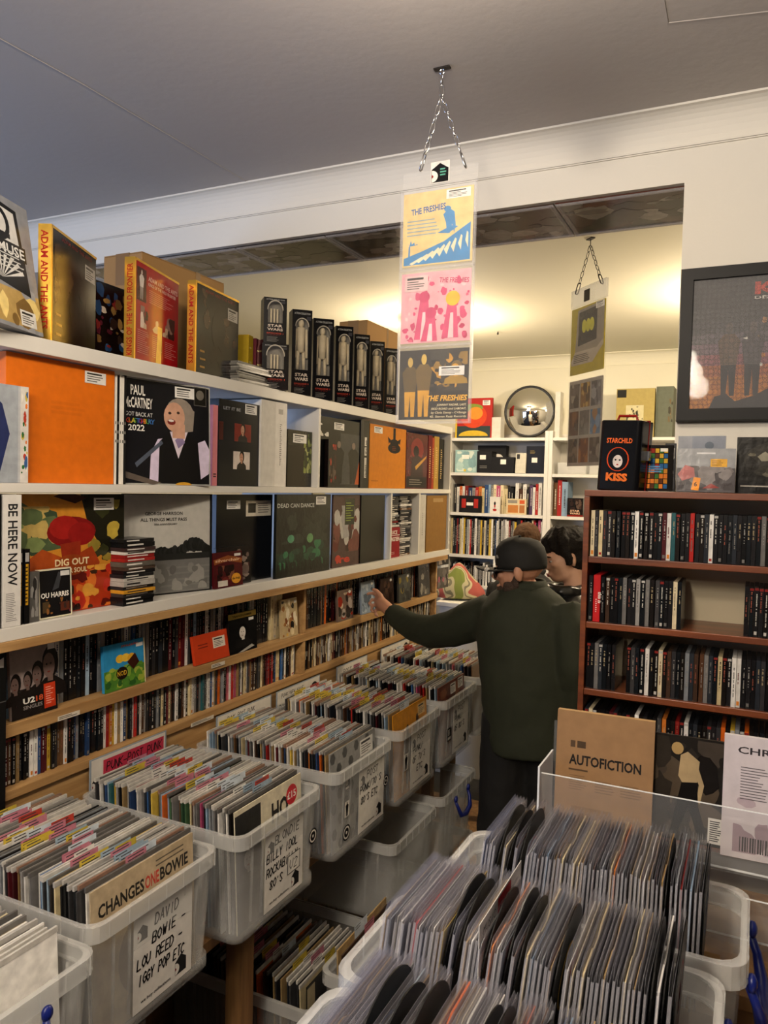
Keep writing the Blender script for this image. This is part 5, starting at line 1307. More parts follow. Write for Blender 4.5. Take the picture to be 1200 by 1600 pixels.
# ================================================================== CDs IN THE DARK BOOKCASE
rnd = random.Random(77)
RW = {'black': 16, 'dark grey': 6, 'white': 2.2, 'cream': .8, 'orange': .8, 'red': .6, 'maroon': 1, 'grey': 1.2, 'brown': 1, 'teal': .25, 'purple': .2, 'yellow': .3, 'pink': .1, 'blue': .3}
YR = YBK + .008
for k, (zi, nm, gaps, h_) in enumerate(((1, 'top', (), 0), (2, 'second', ((.245, .385),), 0), (3, 'third', ((.088, .106),), 0), (4, 'fourth', (), 0))):
    row('cd_case', CD_M, .0104, (XB0 + .018, YR, ZR[zi] + .0007), .475, 0, RW, '%s CD spine, %s from the left on the ' + nm + ' bookcase shelf', 'CDs in the dark wooden bookcase', rnd, 'CD', jit=.006, gaps=gaps + ((.012, .033),) if k == 1 else gaps, hjit=.015)
card('cd_case', 'thick bright red CD box near left of the second bookcase shelf', 'CD', Vector((XB0 + .031, YR + .001, ZR[2] + .0007)), 0, .0185, .127, .13, S('b5161a'), lambda a: a.txt('this is', .7, .65, .5, WHITE, rot=-90, shear=.2) or a.lines(.35, .2, .6, .5, 7, S('e8c8c0'), fill=.5), 'print_matte')

# ================================================================== HANGING SLEEVES
def link_mesh(L, W, r, mat):
    m_ = MB(); p = []
    for k in range(12):
        t = 2 * math.pi * k / 12; s_ = (L - W) / 2
        p.append((W / 2 * math.cos(t), 0, W / 2 * math.sin(t) + (s_ if math.sin(t) > 0.01 else -s_ if math.sin(t) < -.01 else 0)))
    m_.tube(p, r, 6, closed=True)
    return m_.mesh('chain_link', (mat,), True)
def chain(parent, p, q, me, pitch, k0=0):
    p, q = Vector(p), Vector(q); d = q - p; n = max(2, int(d.length / pitch)); 
    for k in range(n):
        c = p + d * ((k + .5) / n)
        z = d.normalized(); rot = z.to_track_quat('Z', 'Y').to_euler()
        o = inst('chain_link', me, parent, c, rot)
        if k % 2: o.rotation_euler = (z.to_track_quat('Z', 'Y') @ Euler((0, 0, math.radians(80))).to_quaternion()).to_euler()
YH = 1.874
LK1 = link_mesh(.026, .011, .0015, 'chrome'); LK2 = link_mesh(.026, .012, .0016, 'dark_metal'); CARA = link_mesh(.045, .014, .0022, 'chrome'); CARA2 = link_mesh(.05, .015, .0024, 'dark_metal')
hk = ony(691, 106, YH); hk.z = ZC
hs = empty('hanging_pocket_strip', 'clear plastic strip of three singles hanging from the ceiling by a chain', 'hanging display', (hk.x, YH, ZC))
def hloc(u, v): 
    p = ony(u, v, YH); return Vector((p.x - hk.x, 0, p.z - ZC))
mb = MB(); mb.box(-.022, -.008, -.004, .022, .008, 0); mb.build('ceiling_plate', 'dark_metal', hs, bevel=.001)
mb = MB(); mb.tube([(.006 * math.cos(t * math.pi / 6), 0, -.010 + .006 * math.sin(t * math.pi / 6)) for t in range(12)], .0015, 6, closed=True); mb.build('eye', 'chrome', hs)
j = hloc(690, 150)
chain(hs, (0, 0, -.014), j, LK1, .03)
e0, e1 = hloc(656, 270), hloc(728, 262)
c0, c1 = j + (e0 - j) * .72, j + (e1 - j) * .78
chain(hs, j, c0, LK1, .021); chain(hs, j, c1, LK1, .021)
for c, e in ((c0, e0), (c1, e1)):
    d = (e - c); inst('carabiner', CARA, hs, (c + e) / 2, d.to_track_quat('Z', 'Y').to_euler())
tl, br = hloc(629, 266), hloc(741, 657)
mb = MB(); x0, x1, z1, z0 = tl.x, hloc(742, 400).x, hloc(690, 262).z, br.z - .003
mb.box(x0, .0055, z0, x1, .006, z1); mb.build('back_film', 'thin_plastic', hs)
pk = []
for k, (vt, vb) in enumerate(((292, 414), (419, 536), (541, 657))):
    zt_, zb_ = hloc(690, vt).z, hloc(690, vb).z
    mb = MB(); mb.box(x0 + .001, -.0045, zb_ - .004, x1 - .001, -.004, zt_ + .002); f_ = mb.build('pocket_film', 'thin_plastic', hs)
    w_ = MB(); w_.box(x0, -.005, zb_ - .008, x1, .0062, zb_ - .003); w_.box(x0, -.005, zb_ - .006, x0 + .004, .0062, zt_); w_.box(x1 - .004, -.005, zb_ - .006, x1, .0062, zt_); w_.build('weld_seam', 'sleeve_plastic', f_)
    pk.append((zt_, zb_))
a = MB(); a.plane((hloc(674, 250).x, -.001, hloc(674, 288).z), (.052, 0, 0), (0, 0, .055)); a.rect(0, 0, 1, 1, S('cfccc6')); house(a, .04, .04, .9, .85); a.lines(.5, .3, .9, .7, 3, S('5aa08a'), fill=.5); a.build('shop_tag', 'print_gloss', hs)
def wave(a):
    a.rect(0, 0, 1, 1, S('d6bd82')); b = S('3a7fb5')
    a.poly([(.02, .02), (.02, .12), (.3, .2), (.6, .3), (.97, .52), (.97, .02)], b)
    for k in range(9): a.poly([(.1 + .1 * k, .04 + .03 * k), (.28 + .08 * k, .12 + .035 * k), (.3 + .08 * k, .10 + .035 * k), (.14 + .1 * k, .02 + .02 * k)], S('d8d0b0')); a.lay -= .8
    a.poly([(.64, .4), (.62, .55), (.58, .66), (.66, .74), (.74, .68), (.76, .5), (.74, .4), (.71, .52), (.68, .4)], b); a.ell(.64, .73, .05, .04, b, 12); a.poly([(.5, .42), (.66, .40), (.80, .48), (.70, .50)], b)
    a.poly([(.08, .02), (.09, .28), (.11, .28), (.11, .02)], b)
    for t in range(5): a.poly([(.10, .28), (.02 + .05 * t, .36 - .03 * abs(2 - t)), (.06 + .04 * t, .29)], b); a.lay -= .8
    a.lay += 1; a.txt('THE FRESHIES', .12, .70, .08, S('2a5a94'), w=.5, bold=1.4, rot=4); a.lines(.06, .4, .54, .64, 5, S('8aa0a8'), fill=.3); a.sticker(.62, .86, .34, .12)
def pinkc(a):
    a.rect(0, 0, 1, 1, S('dfa5ae')); blobs(a, 60, ['c8406c', 'd8607f', 'b8305a', 'e8bcc0', 'd04a74'], 5, .02, .02, .98, .95, .01, .05); 
    for (x, y, h) in ((.34, .05, .55), (.44, .02, .35), (.74, .05, .5)): a.poly([(x - .14, y), (x - .06, y + h), (x + .06, y + h), (x + .1, y)], S('cf4a74')); a.ell(x, y + h + .05, .08, .08, S('c23a66'), 16); a.poly([(x - .05, y), (x - .02, y + h * .7), (x + .02, y + h * .7), (x + .03, y)], S('e8c4c8'))
    a.ell(.75, .6, .1, .105, S('e0b020'), 22); a.txt('THE FRESHIES', .55, .84, .07, S('b83a62'), w=.42, rot=-5); a.sticker(.05, .74, .34, .22, S('d8b8b8'))
def yelc(a):
    a.rect(0, 0, 1, 1, S('2a2620')); y = S('c8942a'); blobs(a, 30, ['b8862a', '3a3428', '1c1a16', '8a6a2a'], 9, .45, .4, .98, .95, .03, .09)
    figure(a, .16, .04, .86, S('b89a50'), S('5a4822'), y, .8); figure(a, .36, .04, .9, S('c8a850'), S('6a5426'), y, .8); bust(a, .82, .5, .34, y, S('6a5424'), S('9a7828'))
    a.rect(.45, .85, .72, .98, S('3a362c')); a.rect(.44, .02, .99, .36, S('26221c'))
    a.txt('THE FRESHIES', .40, .265, .075, S('e0a82c'), w=.58, bold=1.8, shear=.2)
    for k, (t, w) in enumerate((('JOHNNY RADAR, LAST,', .42), ('SKID ROAD and U-BOAT,', .5), ('by Chris Sievey - C+Songs', .5), ('45. Steven Razz Records', .52))): a.txt(t, .98 - w, .19 - .055 * k, .03, S('d8c8a0'), w=w, shear=.2)
    a.sticker(.58, .62, .36, .13)
for k, (art, lab, c) in enumerate(((wave, 'cream and blue single sleeve with a surfer wave, top of the hanging strip', 'd6bd82'), (pinkc, 'pink single sleeve with yellow dot, middle of the hanging strip', 'dfa5ae'), (yelc, 'black and yellow single sleeve, bottom of the hanging strip', '2a2620'))):
    zt_, zb_ = pk[k]
    card('single_sleeve', lab, 'record sleeve', Vector((hk.x + x0 + .007, YH - .0012, ZC + zb_ + .003)), 0, x1 - x0 - .014, zt_ - zb_ - .010, 0.002, S(c), art, 'print_gloss', 0, 'singles in the hanging strip')
# second strip, in the far room, turned sideways
YG = 3.38
hd_ = ray(215, 748); hd_ = Vector((hd_.x, hd_.y, 0)).normalized(); rzg = math.atan2(-hd_.y, -hd_.x)
hc_ = ony(920, 372, YG)
ctr = ony(918, 520, YG)
hs2 = empty('hanging_pocket_strip', 'clear plastic strip of two LPs hanging by a dark chain in the far room', 'hanging display', (ctr.x, YG, ZC), (0, 0, rzg))
rel = lambda u, v: ony(u, v, YG).z - ZC
W2 = .27
mb = MB(); mb.box(-.02, -.01, -.004, .02, .01, 0); mb.tube([(0, 0, -.004), (0, 0, -.03)], .002, 6); mb.build('ceiling_plate', 'dark_metal', hs2)
zt_ = rel(918, 447)
for s_, u in ((-1, 893), (1, 948)):
    e = Vector((s_ * W2 * .36, 0, zt_ - .01)); j = Vector((0, 0, -.03)); c = j + (e - j) * .8
    chain(hs2, j, c, LK2, .024); inst('carabiner', CARA2, hs2, (c + e) / 2, (e - c).to_track_quat('Z', 'Y').to_euler())
zb2 = rel(915, 735)
mb = MB(); mb.box(-W2 / 2, .006, zb2, W2 / 2, .0066, zt_ + .004); mb.build('back_film', 'thin_plastic', hs2)
mb = MB(); mb.box(-W2 / 2, -.004, rel(918, 474), W2 / 2, .0068, zt_ + .004); mb.build('header', 'rim_plastic', hs2)
a = MB(); a.plane((-.03, -.0045, rel(918, 470)), (.045, 0, 0), (0, 0, .05)); a.rect(0, 0, 1, 1, S('1a1a1a')); a.build('shop_tag', 'print_gloss', hs2)
def computer(a):
    a.rect(0, 0, 1, 1, S('a89a1c')); a.poly([(.14, .32), (.2, .96), (.82, .98), (.98, .96), (.98, .36), (.8, .3)], S('8a8276')); a.poly([(.22, .42), (.24, .92), (.78, .94), (.78, .46)], S('2c2a26')); a.ell(.5, .68, .24, .19, S('1c1b18'), 18)
    a.ell(.4, .7, .07, .1, S('b8b428'), 12); a.ell(.52, .7, .07, .1, S('b8b428'), 12); a.ell(.63, .7, .07, .1, S('b8b428'), 12)
    a.poly([(.02, .2), (.14, .34), (.8, .34), (.98, .44), (.98, .36), (.68, .14), (.04, .14)], S('a8a090')); a.lines(.1, .17, .6, .3, 5, S('4a463e'), fill=.5); a.sticker(.74, .9, .24, .09)
def grid9(a):
    a.rect(0, 0, 1, 1, S('97938a')); cs = [['5a5650', '3a3632', '8a847a'], ['7a5a2c', '4a3a20', 'a88a4a'], ['6a6a6c', '4a4a4c', '8a8a8c'], ['4a2c18', '6a4424', '2a1a10'], ['5a5854', '6a6862', '4a4844'], ['4a6a8a', '6a84a0', '8a6a4a'], ['4a4438', '2a2620', '6a6252'], ['5a3418', '8a5a2a', '3a2010'], ['55514a', '3a362f', '7a746a']]
    for k in range(9):
        x, y = .03 + .325 * (k % 3), .04 + .32 * (2 - k // 3); a.rect(x, y, x + .29, y + .28, S(cs[k][0])); blobs(a, 12, cs[k], k + 2, x, y, x + .29, y + .28, .02, .08)
for nm, art, v0, v1, lab, c in (('lp_sleeve', computer, 476, 582, 'mustard LP sleeve with a computer drawing in the far hanging strip', 'a89a1c'), ('lp_sleeve', grid9, 592, 728, 'LP sleeve with nine small photographs in the far hanging strip', '97938a')):
    za, zb_ = rel(918, v0), rel(918, v1); off = Matrix.Rotation(rzg, 3, 'Z') @ Vector((-W2 / 2 + .006, -.001, 0))
    card(nm, lab, 'record', Vector((ctr.x + off.x, YG + off.y, ZC + zb_)), rzg, W2 - .012, za - zb_, .004, S(c), art, 'print_gloss', 0, 'LPs in the far hanging strip')
    f_ = MB(); f_.box(-W2 / 2 + .001, -.0045, zb_ - .003, W2 / 2 - .001, -.004, za + .002); f_.build('pocket_film', 'thin_plastic', hs2)
# strip of pockets hanging off the end of the shelving
sp = empty('hanging_pocket_strip', 'narrow clear strip of CD pockets hanging at the end of the white shelving', 'hanging display', (-1.70, 4.275, zz(.22)), (0, 0, math.radians(84)))
mb = MB(); mb.box(0, 0, -.84, .15, .001, 0); mb.build('back_film', 'thin_plastic', sp)
for k in range(6):
    mb = MB(); mb.box(.006, -.004, -.135 - .14 * k, .144, -.001, -.012 - .14 * k); r = random.Random(k)
    mb.plane((.006, -.004, -.135 - .14 * k), (.138, 0, 0), (0, 0, .123)); blobs(mb, 10, ['6a6460', '3a3634', '8a8078', 'a05a6a', '2a2624'], k, .03, .03, .97, .97, .08, .2)
    mb.build('pocket_card', 'print_gloss', sp, color=S(('8a8680', '5a5450', '4a4644', '3a3634', '2c2a2a', '55504c')[k]))
tp = MB(); tp.box(-.014, .0, -.02, .03, .002, .02); tp.build('hanging_tab', 'sleeve_plastic', sp)

# ================================================================== FRAMED PUZZLE AND THINGS ON THE DARK BOOKCASE
YP = 2.325
pl, pb, pt = ony(1061, 500, YP).x, ony(1056, 658, YP).z, ony(1062, 420, YP).z
PW, PH = .46, pt - pb
pz = empty('framed_puzzle', 'black-framed jigsaw puzzle picture on the pillar above the bookcase', 'picture', (pl, YP, pb))
fw = .032
for nm, pts in {'frame_rail': [((0, 0), (PW, 0), (PW - fw, fw), (fw, fw)), ((fw, PH - fw), (PW - fw, PH - fw), (PW, PH), (0, PH))], 'frame_stile': [((0, 0), (fw, fw), (fw, PH - fw), (0, PH)), ((PW - fw, fw), (PW, 0), (PW, PH), (PW - fw, PH - fw))]}.items():
    for q in pts:
        mb = MB(); mb.rings([[(x, y, z) for x, z in q] for y in (.034, .008)] + [[(x + (PW / 2 - x) * .012, 0, z + (PH / 2 - z) * .012) for x, z in q]]); mb.build(nm, 'frame_black', pz)
a = MB(); a.plane((fw, .012, fw), (PW - 2 * fw, 0, 0), (0, 0, PH - 2 * fw))
bands = ['b8742c', 'b06e30', 'a86a38', '9a5c40', '84545a', '6a5862', '585358', '4c4b4e', '474748', '434344', '424243', '414142']
for k, c in enumerate(bands): a.rect(0, k / 12, 1, (k + 1) / 12 + .002, S(c)); a.lay -= 1
a.lay += 2
a.poly([(.13, .0), (.17, .10), (.24, .12), (.30, .06), (.42, .1), (.5, .15), (.7, .1), (.85, .16), (1, .1), (1, 0)], S('26262a'))
for k, x in enumerate((.25, .40, .57, .74)): figure(a, x, .10, .56, S('55504e'), S(('5a4a40', '4a464a', '5a4438', '464448')[k]), S('2c2c30'), .75)
blobs(a, 26, ['8a6a4a', 'b8b4ac', '6a5a4c', 'a8703c', '44444a'], 12, .2, .2, .95, .75, .006, .018)
a.txt('KISS', .40, .86, .085, S('b8483c'), w=.34, bold=2.5); a.txt('DESTROYER', .40, .82, .022, S('c8c4bc'), w=.34)
a.build('puzzle_print', 'print_matte', pz)
# cut lines of the jigsaw pieces
g = MB(); IW, IH = PW - 2 * fw, PH - 2 * fw; nx, ny = 32, 26; rg = random.Random(4)
def seam(p, q):
    d = (q - p); n = Vector((-d.y, d.x)); s_ = rg.choice((-1, 1))
    pts = [p, p + d * .36 + n * .04 * s_, p + d * .32 - n * .2 * s_, p + d * .5 - n * .28 * s_, p + d * .68 - n * .2 * s_, p + d * .64 + n * .04 * s_, q]
    for u_, v_ in zip(pts, pts[1:]):
        e = (v_ - u_); m_ = Vector((-e.y, e.x)).normalized() * .0005
        g.face([(fw + w_.x, .0105, fw + w_.y) for w_ in (u_ - m_, v_ - m_, v_ + m_, u_ + m_)], S('2c2c2c'))
for i in range(nx):
    for j_ in range(ny):
        if i * IW / nx > .36: continue
        p = Vector((i * IW / nx, j_ * IH / ny))
        if j_: seam(p, p + Vector((IW / nx, 0)))
        if i: seam(p, p + Vector((0, IH / ny)))
o = g.build('cut_lines', 'print_matte', pz); o['kind'] = 'stuff'
mb = MB(); mb.box(fw, .0085, fw, PW - fw, .0095, PH - fw); mb.build('glazing', 'pane', pz)
zp = ZR[0] + .0008
def on_case(u, y): return Vector((ony(u, 740, y).x, y, zp))
# black tin lunch box with red edge
p = on_case(931, 2.17); q = on_case(987, 2.165)
lb = empty('lunch_box', 'black tin lunch box with a portrait print, upright on the bookcase corner', 'lunch box', p, (0, math.radians(2.5), math.radians(-16)))
w_, h_, t_ = .118, .192, .085
mb = MB(); mb.rings([[(x, y, z) for x, y, z in rr(w_, t_, .012, 0)], [(x, y, z) for x, y, z in rr(w_, t_, .012, h_)]]); o = mb.build('tin_body', 'print_gloss', lb, (w_ / 2, t_ / 2, 0), None, S('0c0c0e'), bevel=.004)
mb = MB(); mb.rings([rr(w_ + .003, .008, .003, -.0, cy=0), rr(w_ + .003, .008, .003, h_ + .002, cy=0)]); mb.build('red_band', 'print_gloss', lb, (w_ / 2, t_ * .62, 0), None, S('6a1512'))
mb = MB(); mb.tube([(.03, t_ / 2, h_), (.035, t_ / 2, h_ + .014), (w_ - .035, t_ / 2, h_ + .014), (w_ - .03, t_ / 2, h_)], .004, 8); mb.build('handle', 'print_gloss', lb, None, None, S('8a1a14'))
a = MB(); a.plane((0, -.001, 0), (w_, 0, 0), (0, 0, h_)); a.txt('STARCHILD', .2, .68, .065, S('d8602c'), w=.62, bold=1.8)
a.ell(.5, .45, .27, .17, S('c8461c'), 18); a.ell(.5, .45, .24, .16, S('0d0c0e'), 18); a.ell(.5, .42, .12, .09, S('cfc4bc'), 16); a.ell(.45, .44, .025, .012, BLACK, 8); a.ell(.55, .44, .025, .012, BLACK, 8); a.ell(.5, .375, .03, .01, S('9a2a24'), 8)
a.txt('KISS', .24, .15, .10, S('e0702c'), w=.52, bold=3); a.build('front_print', 'print_gloss', lb)
mb = MB(); mb.box(0, 0, 0, .02, .012, .025); mb.build('clasp', 'chrome', lb, (w_ - .006, t_ * .35, h_ * .45))
def mosaic(a):
    cs = ['b87a2c', '8a2a1c', '2a5a8a', 'c8a030', '3a6a34', '55301c', 'd0762c']; r = random.Random(2)
    for i in range(5):
        for j_ in range(8): a.rect(.08 + .15 * i, .06 + .11 * j_, .21 + .15 * i, .155 + .11 * j_, S(r.choice(cs))); a.lay -= 1
    a.lay += 1; a.lines(.1, .4, .8, .56, 3, S('5a8ab8'), fill=.6); a.rect(.55, .86, .8, .93, WHITE)
card('dvd_case', 'disc case with a mosaic of coloured squares beside the lunch box', 'disc case', on_case(1006, 2.20), math.radians(8), .074, .125, .012, S('15110f'), mosaic)
card('cd_case', 'black and white patterned CD beside the mosaic disc case', 'CD', on_case(1038, 2.215), 0, .028, .13, .012, S('16161a'), lambda a: blobs(a, 14, ['c8c4bc', '3a3a3c', '8a8680'], 6, .05, .05, .95, .9, .06, .16))
def figs(a):
    a.rect(0, 0, 1, 1, S('8a8e96')); a.rect(.3, .0, .98, 1, S('7c828e')); figure(a, .66, .1, .8, S('55606e'), S('5a6674'), S('4a5562'), 2.2)
card('cd_case', 'pale grey-blue CD with a figure behind the shrink-wrapped sleeve', 'CD', on_case(1058, 2.225), 0, .118, .150, .01, S('8a8e96'), figs)
def wrapped(a):
    a.rect(0, 0, 1, 1, S('4a4648')); a.rect(0, .55, 1, 1, S('8a8c8e')); blobs(a, 16, ['6a6462', '3a3436', '7a7472', '55504e'], 8, .02, .05, .98, .6, .06, .16); a.poly([(.02, .4), (.15, .62), (.3, .55), (.32, .35), (.1, .25)], S('a8605c'))
    a.lines(.34, .86, .86, .92, 1, S('c8c8c8'), fill=.6); a.rect(.58, .58, .86, .76, S('d09a1c')); a.lines(.6, .6, .84, .74, 3, S('6a4a0c'), fill=.3); a.poly([(.26, .05), (.3, .34), (.42, .32), (.39, .03)], S('e08a14')); a.txt('6', .31, .13, .1, BLACK); a.poly([(.45, .08), (.6, .2), (.75, .1)], S('8a3a34'))
card('record_sleeve', 'shrink-wrapped grey sleeve with yellow stickers on top of the bookcase', 'record sleeve', on_case(1057, 2.135), math.radians(3), .139, .112, .014, S('55504e'), wrapped, 'print_sleeve', 3)
def blackset(a):
    a.rect(0, 0, 1, 1, S('14130f')); a.ell(.5, .6, .42, .34, S('2c2a24'), 22); blobs(a, 16, ['5a5648', '8a8674', '1a1814', '3a382e'], 3, .1, .3, .95, .95, .04, .12); a.rect(0, 0, 1, .2, S('0a0a0a')); a.lines(.05, .1, .8, .16, 1, S('a8a49a'), fill=.4)
card('boxed_set', 'black plastic-wrapped box set at the right end of the bookcase top', 'box set', on_case(1150, 2.20), math.radians(2), .22, .145, .03, S('14130f'), blackset, 'print_sleeve')

# ================================================================== FAR ROOM
def books(x0, x1, z, y, h0, h1, t0, t1, weights, label, group, rnd, cat='book', name='book', depth=.18, first=1):
    x, k = x0, first
    while True:
        t = rnd.uniform(t0, t1); h = rnd.uniform(h0, h1)
        if x + t > x1: break
        nm, c = pick(rnd, weights); mb = MB(); mb.box(0, 0, 0, t - .0006, depth, h)
        mb.plane((0, 0, 0), (t, 0, 0), (0, 0, h)); ink = S('d8d2c4') if sum(c) < .7 else S('2a2624')
        zz_ = rnd.uniform(.7, .92)
        while zz_ > rnd.uniform(.15, .35):
            mb.rect(.38, zz_ - .022, .62, zz_, ink); mb.lay = 1; zz_ -= rnd.uniform(.028, .05)
        tag(mb.build(name, 'print_matte', None, (x, y + rnd.uniform(0, .012), z), (0, 0, 0), c), label % (nm, nth(k)), cat, group); x += t + .0006; k += 1
rnd = random.Random(55)
zf = [z + .0007 for z in ZF]
GBK = 'books in the far white bookcases'
books(-2.255, -1.74, zf[5], YFB + .06, .20, .235, .018, .034, {'black': 3, 'blue': 1.5, 'white': 2.5, 'cream': 2, 'red': 1, 'orange': 1.2, 'grey': 2, 'pink': .5, 'pale blue': 1}, '%s book, %s from the left on the third far shelf down', GBK, rnd)
books(-1.73, -1.50, zf[5], YFB + .04, .20, .27, .02, .035, {'white': 2, 'black': 2, 'brown': 1, 'purple': 1, 'red': 1}, '%s book, %s from the middle on the third far shelf down', GBK, rnd)
books(-2.265, -1.50, zf[4], YFB + .03, .28, .305, .008, .02, {'black': 6, 'white': 3, 'cream': 2, 'red': 1.2, 'pink': .8, 'yellow': .8, 'grey': 1.5, 'blue': .5}, '%s magazine, %s from the left on the fourth far shelf down', 'magazines in the far white bookcase', rnd, 'magazine', 'magazine', .22)
books(-2.265, -1.89, zf[3], YFB + .03, .14, .19, .011, .014, {'black': 5, 'white': 1.5, 'grey': 2, 'brown': 1}, '%s disc case, %s from the left on the far CD shelf', 'disc cases on the far CD shelf', rnd, 'disc case', 'dvd_case', .13)
books(-1.855, -1.50, zf[3], YFB + .03, .14, .19, .012, .02, {'orange': 2, 'red': 2, 'brown': 2, 'blue': 1, 'tan': 2}, '%s disc case, %s from the divider on the far CD shelf', 'disc cases on the far CD shelf', rnd, 'disc case', 'dvd_case', .13)
books(-1.43, -1.30, zf[5], YFB + .05, .25, .285, .025, .05, {'brown': 1, 'white': 2, 'red': 1.5, 'blue': 2, 'pale blue': 1.5, 'grey': 1}, '%s book, %s from the left in the right far bookcase', GBK, rnd)
books(-1.43, -1.20, zf[4], YFB + .05, .25, .285, .03, .06, {'white': 3, 'cream': 2, 'yellow': 1}, '%s book, %s from the left on the fourth shelf of the right far bookcase', GBK, rnd)
def far(u0, u1, vt, y, zs, name, label, cat, c, art=None, t=.03, mat='print_matte', v=None, rz=0, tilt=0):
    A, B = ony(u0, v or 750, y), ony(u1, v or 750, y); h = ony(u0, vt, y).z - zs
    return card(name, label, cat, Vector((A.x, y, zs)), rz, B.x - A.x, h, t, S(c), art, mat, tilt)
far(711, 768, 623, YFB + .03, zf[7], 'record_sleeve', 'red, yellow and green record sleeve on top of the far bookcase', 'record sleeve', 'a8241c', lambda a: (a.rect(.04, 0, .96, .3, S('2c3838')), a.ell(.5, .05, .4, .14, S('c8a82c'), 20, 0, 180), a.ell(.5, .55, .36, .3, S('c8401c'), 22), a.ell(.45, .76, .3, .1, S('7a8a34'), 18), a.ell(.55, .62, .2, .16, S('d8882c'), 18), a.rect(0, 0, .05, 1, S('c8a82c')), a.sticker(.74, .82, .2, .12)), v=680)
far(768, 782, 652, YFB + .03, zf[7], 'white_carton', 'small white carton left of the round mirror', 'box', 'cfccc0', t=.1, v=680)
far(866, 874, 612, YFB + .03, zf[7], 'white_carton', 'tall white carton right of the round mirror', 'box', 'd0cdc2', t=.1, v=680)
# round convex mirror
mc = ony(822, 641, YFB + .06); mr_ = .195
mr = empty('convex_mirror', 'round convex security mirror with black rim above the far bookcase', 'mirror', (mc.x, YFB + .16, mc.z))
n = 48
mb = MB(); R_ = .30
rs = []
for i in range(11):
    t = i / 10 * math.asin(mr_ / R_); rad = R_ * math.sin(t) + .0005; yy = -(R_ * math.cos(t) - R_ * math.cos(math.asin(mr_ / R_)))
    rs.append([(rad * math.cos(2 * math.pi * q / n), yy, rad * math.sin(2 * math.pi * q / n)) for q in range(n)])
mb.rings(rs, caps=False); mb.build('mirror_dome', 'mirror', mr, smooth=True)
mb = MB(); prf = [(mr_ - .004, -.006), (mr_ + .012, -.008), (mr_ + .014, .012), (mr_ - .004, .014)]
mb.rings([[(r_ * math.cos(2 * math.pi * q / n), y_, r_ * math.sin(2 * math.pi * q / n)) for q in range(n)] for r_, y_ in prf], caps=False, loop=True); mb.build('rim', 'black_rubber', mr, smooth=True)
mb = MB(); mb.rings([[(r_ * math.cos(2 * math.pi * q / n), .013, r_ * math.sin(2 * math.pi * q / n)) for q in range(n)] for r_ in (.001, mr_)], caps=False); mb.tube([(0, .013, 0), (0, .13, 0)], .012, 8); mb.build('back_plate', 'black_rubber', mr)
# boxes on the second shelf
far(711, 746, 703, YFB + .04, zf[6], 'record_sleeve', 'pale blue sleeve with a white sticker on the second far shelf', 'record sleeve', '8fb0b0', lambda a: (blobs(a, 12, ['a8c4c0', '7a9ca0', 'c8d4c8'], 3, .05, .05, .95, .95, .06, .2), a.rect(.3, .6, .62, .78, WHITE), a.ell(.45, .1, .06, .06, S('c8b040'), 10)), v=725)
far(745, 768, 705, YFB + .02, zf[6], 'black_box', 'small black box with white sticker beside the pale blue sleeve', 'box', '121214', lambda a: (a.rect(.2, .62, .6, .82, WHITE), a.lines(.2, .2, .7, .35, 2, S('6a6864'))), t=.12, v=725)
o = far(746, 790, 696, YFB + .15, zf[6], 'black_box', 'black box with white capitals and a red and white swirl', 'box', '141416', lambda a: (a.txt('YMC', .1, .62, .14, S('c8c4bc'), w=.4), a.ell(.72, .45, .22, .25, S('d8d4cc'), 16), a.ell(.78, .42, .12, .14, S('8a2420'), 14)), t=.08, v=725, rz=0)
far(768, 803, 714, YFB + .02, zf[6], 'black_box', 'low wide black box with white sticker in the middle of the second far shelf', 'box', '101012', lambda a: a.rect(.4, .55, .65, .85, WHITE), t=.11, v=725)
far(805, 821, 708, YFB + .0, zf[6], 'phone_box', 'cream box with a dark corner on the second far shelf', 'box', 'c8c4b4', lambda a: a.rect(.1, .7, .4, .95, S('2a2a2c')), t=.02, v=725, tilt=6)
far(822, 851, 697, YFB + .03, zf[6], 'black_box', 'large dark blue-black box with sticker at right of second far shelf', 'box', '101624', lambda a: (a.rect(.3, .4, .6, .58, WHITE), a.lines(.2, .72, .55, .85, 3, S('8a7a4a'), fill=.4)), t=.2, v=725)
far(717, 751, 774, YFB + .02, zf[5], 'black_box', 'black box with a large red number eleven in front of the far books', 'box', '0f0f11', lambda a: (a.txt('11', .12, .3, .5, S('a8241c'), w=.76, bold=2), a.rect(.35, .42, .65, .6, WHITE)), t=.03, v=795)
far(765, 781, 776, YFB + .02, zf[5], 'book', 'white book with a black and red figure in front of the far row', 'book', 'd8d4cc', lambda a: (figure(a, .5, .35, .4, S('8a1c1c'), S('1a1a1c'), S('a82a24'), 1.5), a.ell(.5, .22, .2, .08, S('a8241c'), 12)), t=.02, v=795)
far(791, 822, 779, YFB + .02, zf[5], 'book', 'cream book with orange photographs in front of the far row', 'book', 'd0c09a', lambda a: (a.rect(.08, .1, .6, .6, S('b8763a')), a.rect(.66, .1, .92, .6, S('a86a3a')), a.rect(.66, .68, .92, .92, S('c8562c')), a.rect(.08, .72, .55, .92, S('8a8478'))), t=.02, v=795)
far(886, 911, 778, YFB + .03, zf[5], 'toy_box', 'black toy box with red base lettering in the right far bookcase', 'toy box', '15110f', lambda a: (a.txt('STAR', .2, .26, .1, S('d8b090'), w=.6, bold=1.6), a.txt('WARS', .18, .13, .1, S('d8b090'), w=.64, bold=1.6), a.rect(0, 0, 1, .09, S('7a1c14')), blobs(a, 8, ['3a2a24', '55443a', '2a1c18'], 3, .1, .4, .9, .95, .08, .2)), t=.1, mat='print_gloss', v=795)
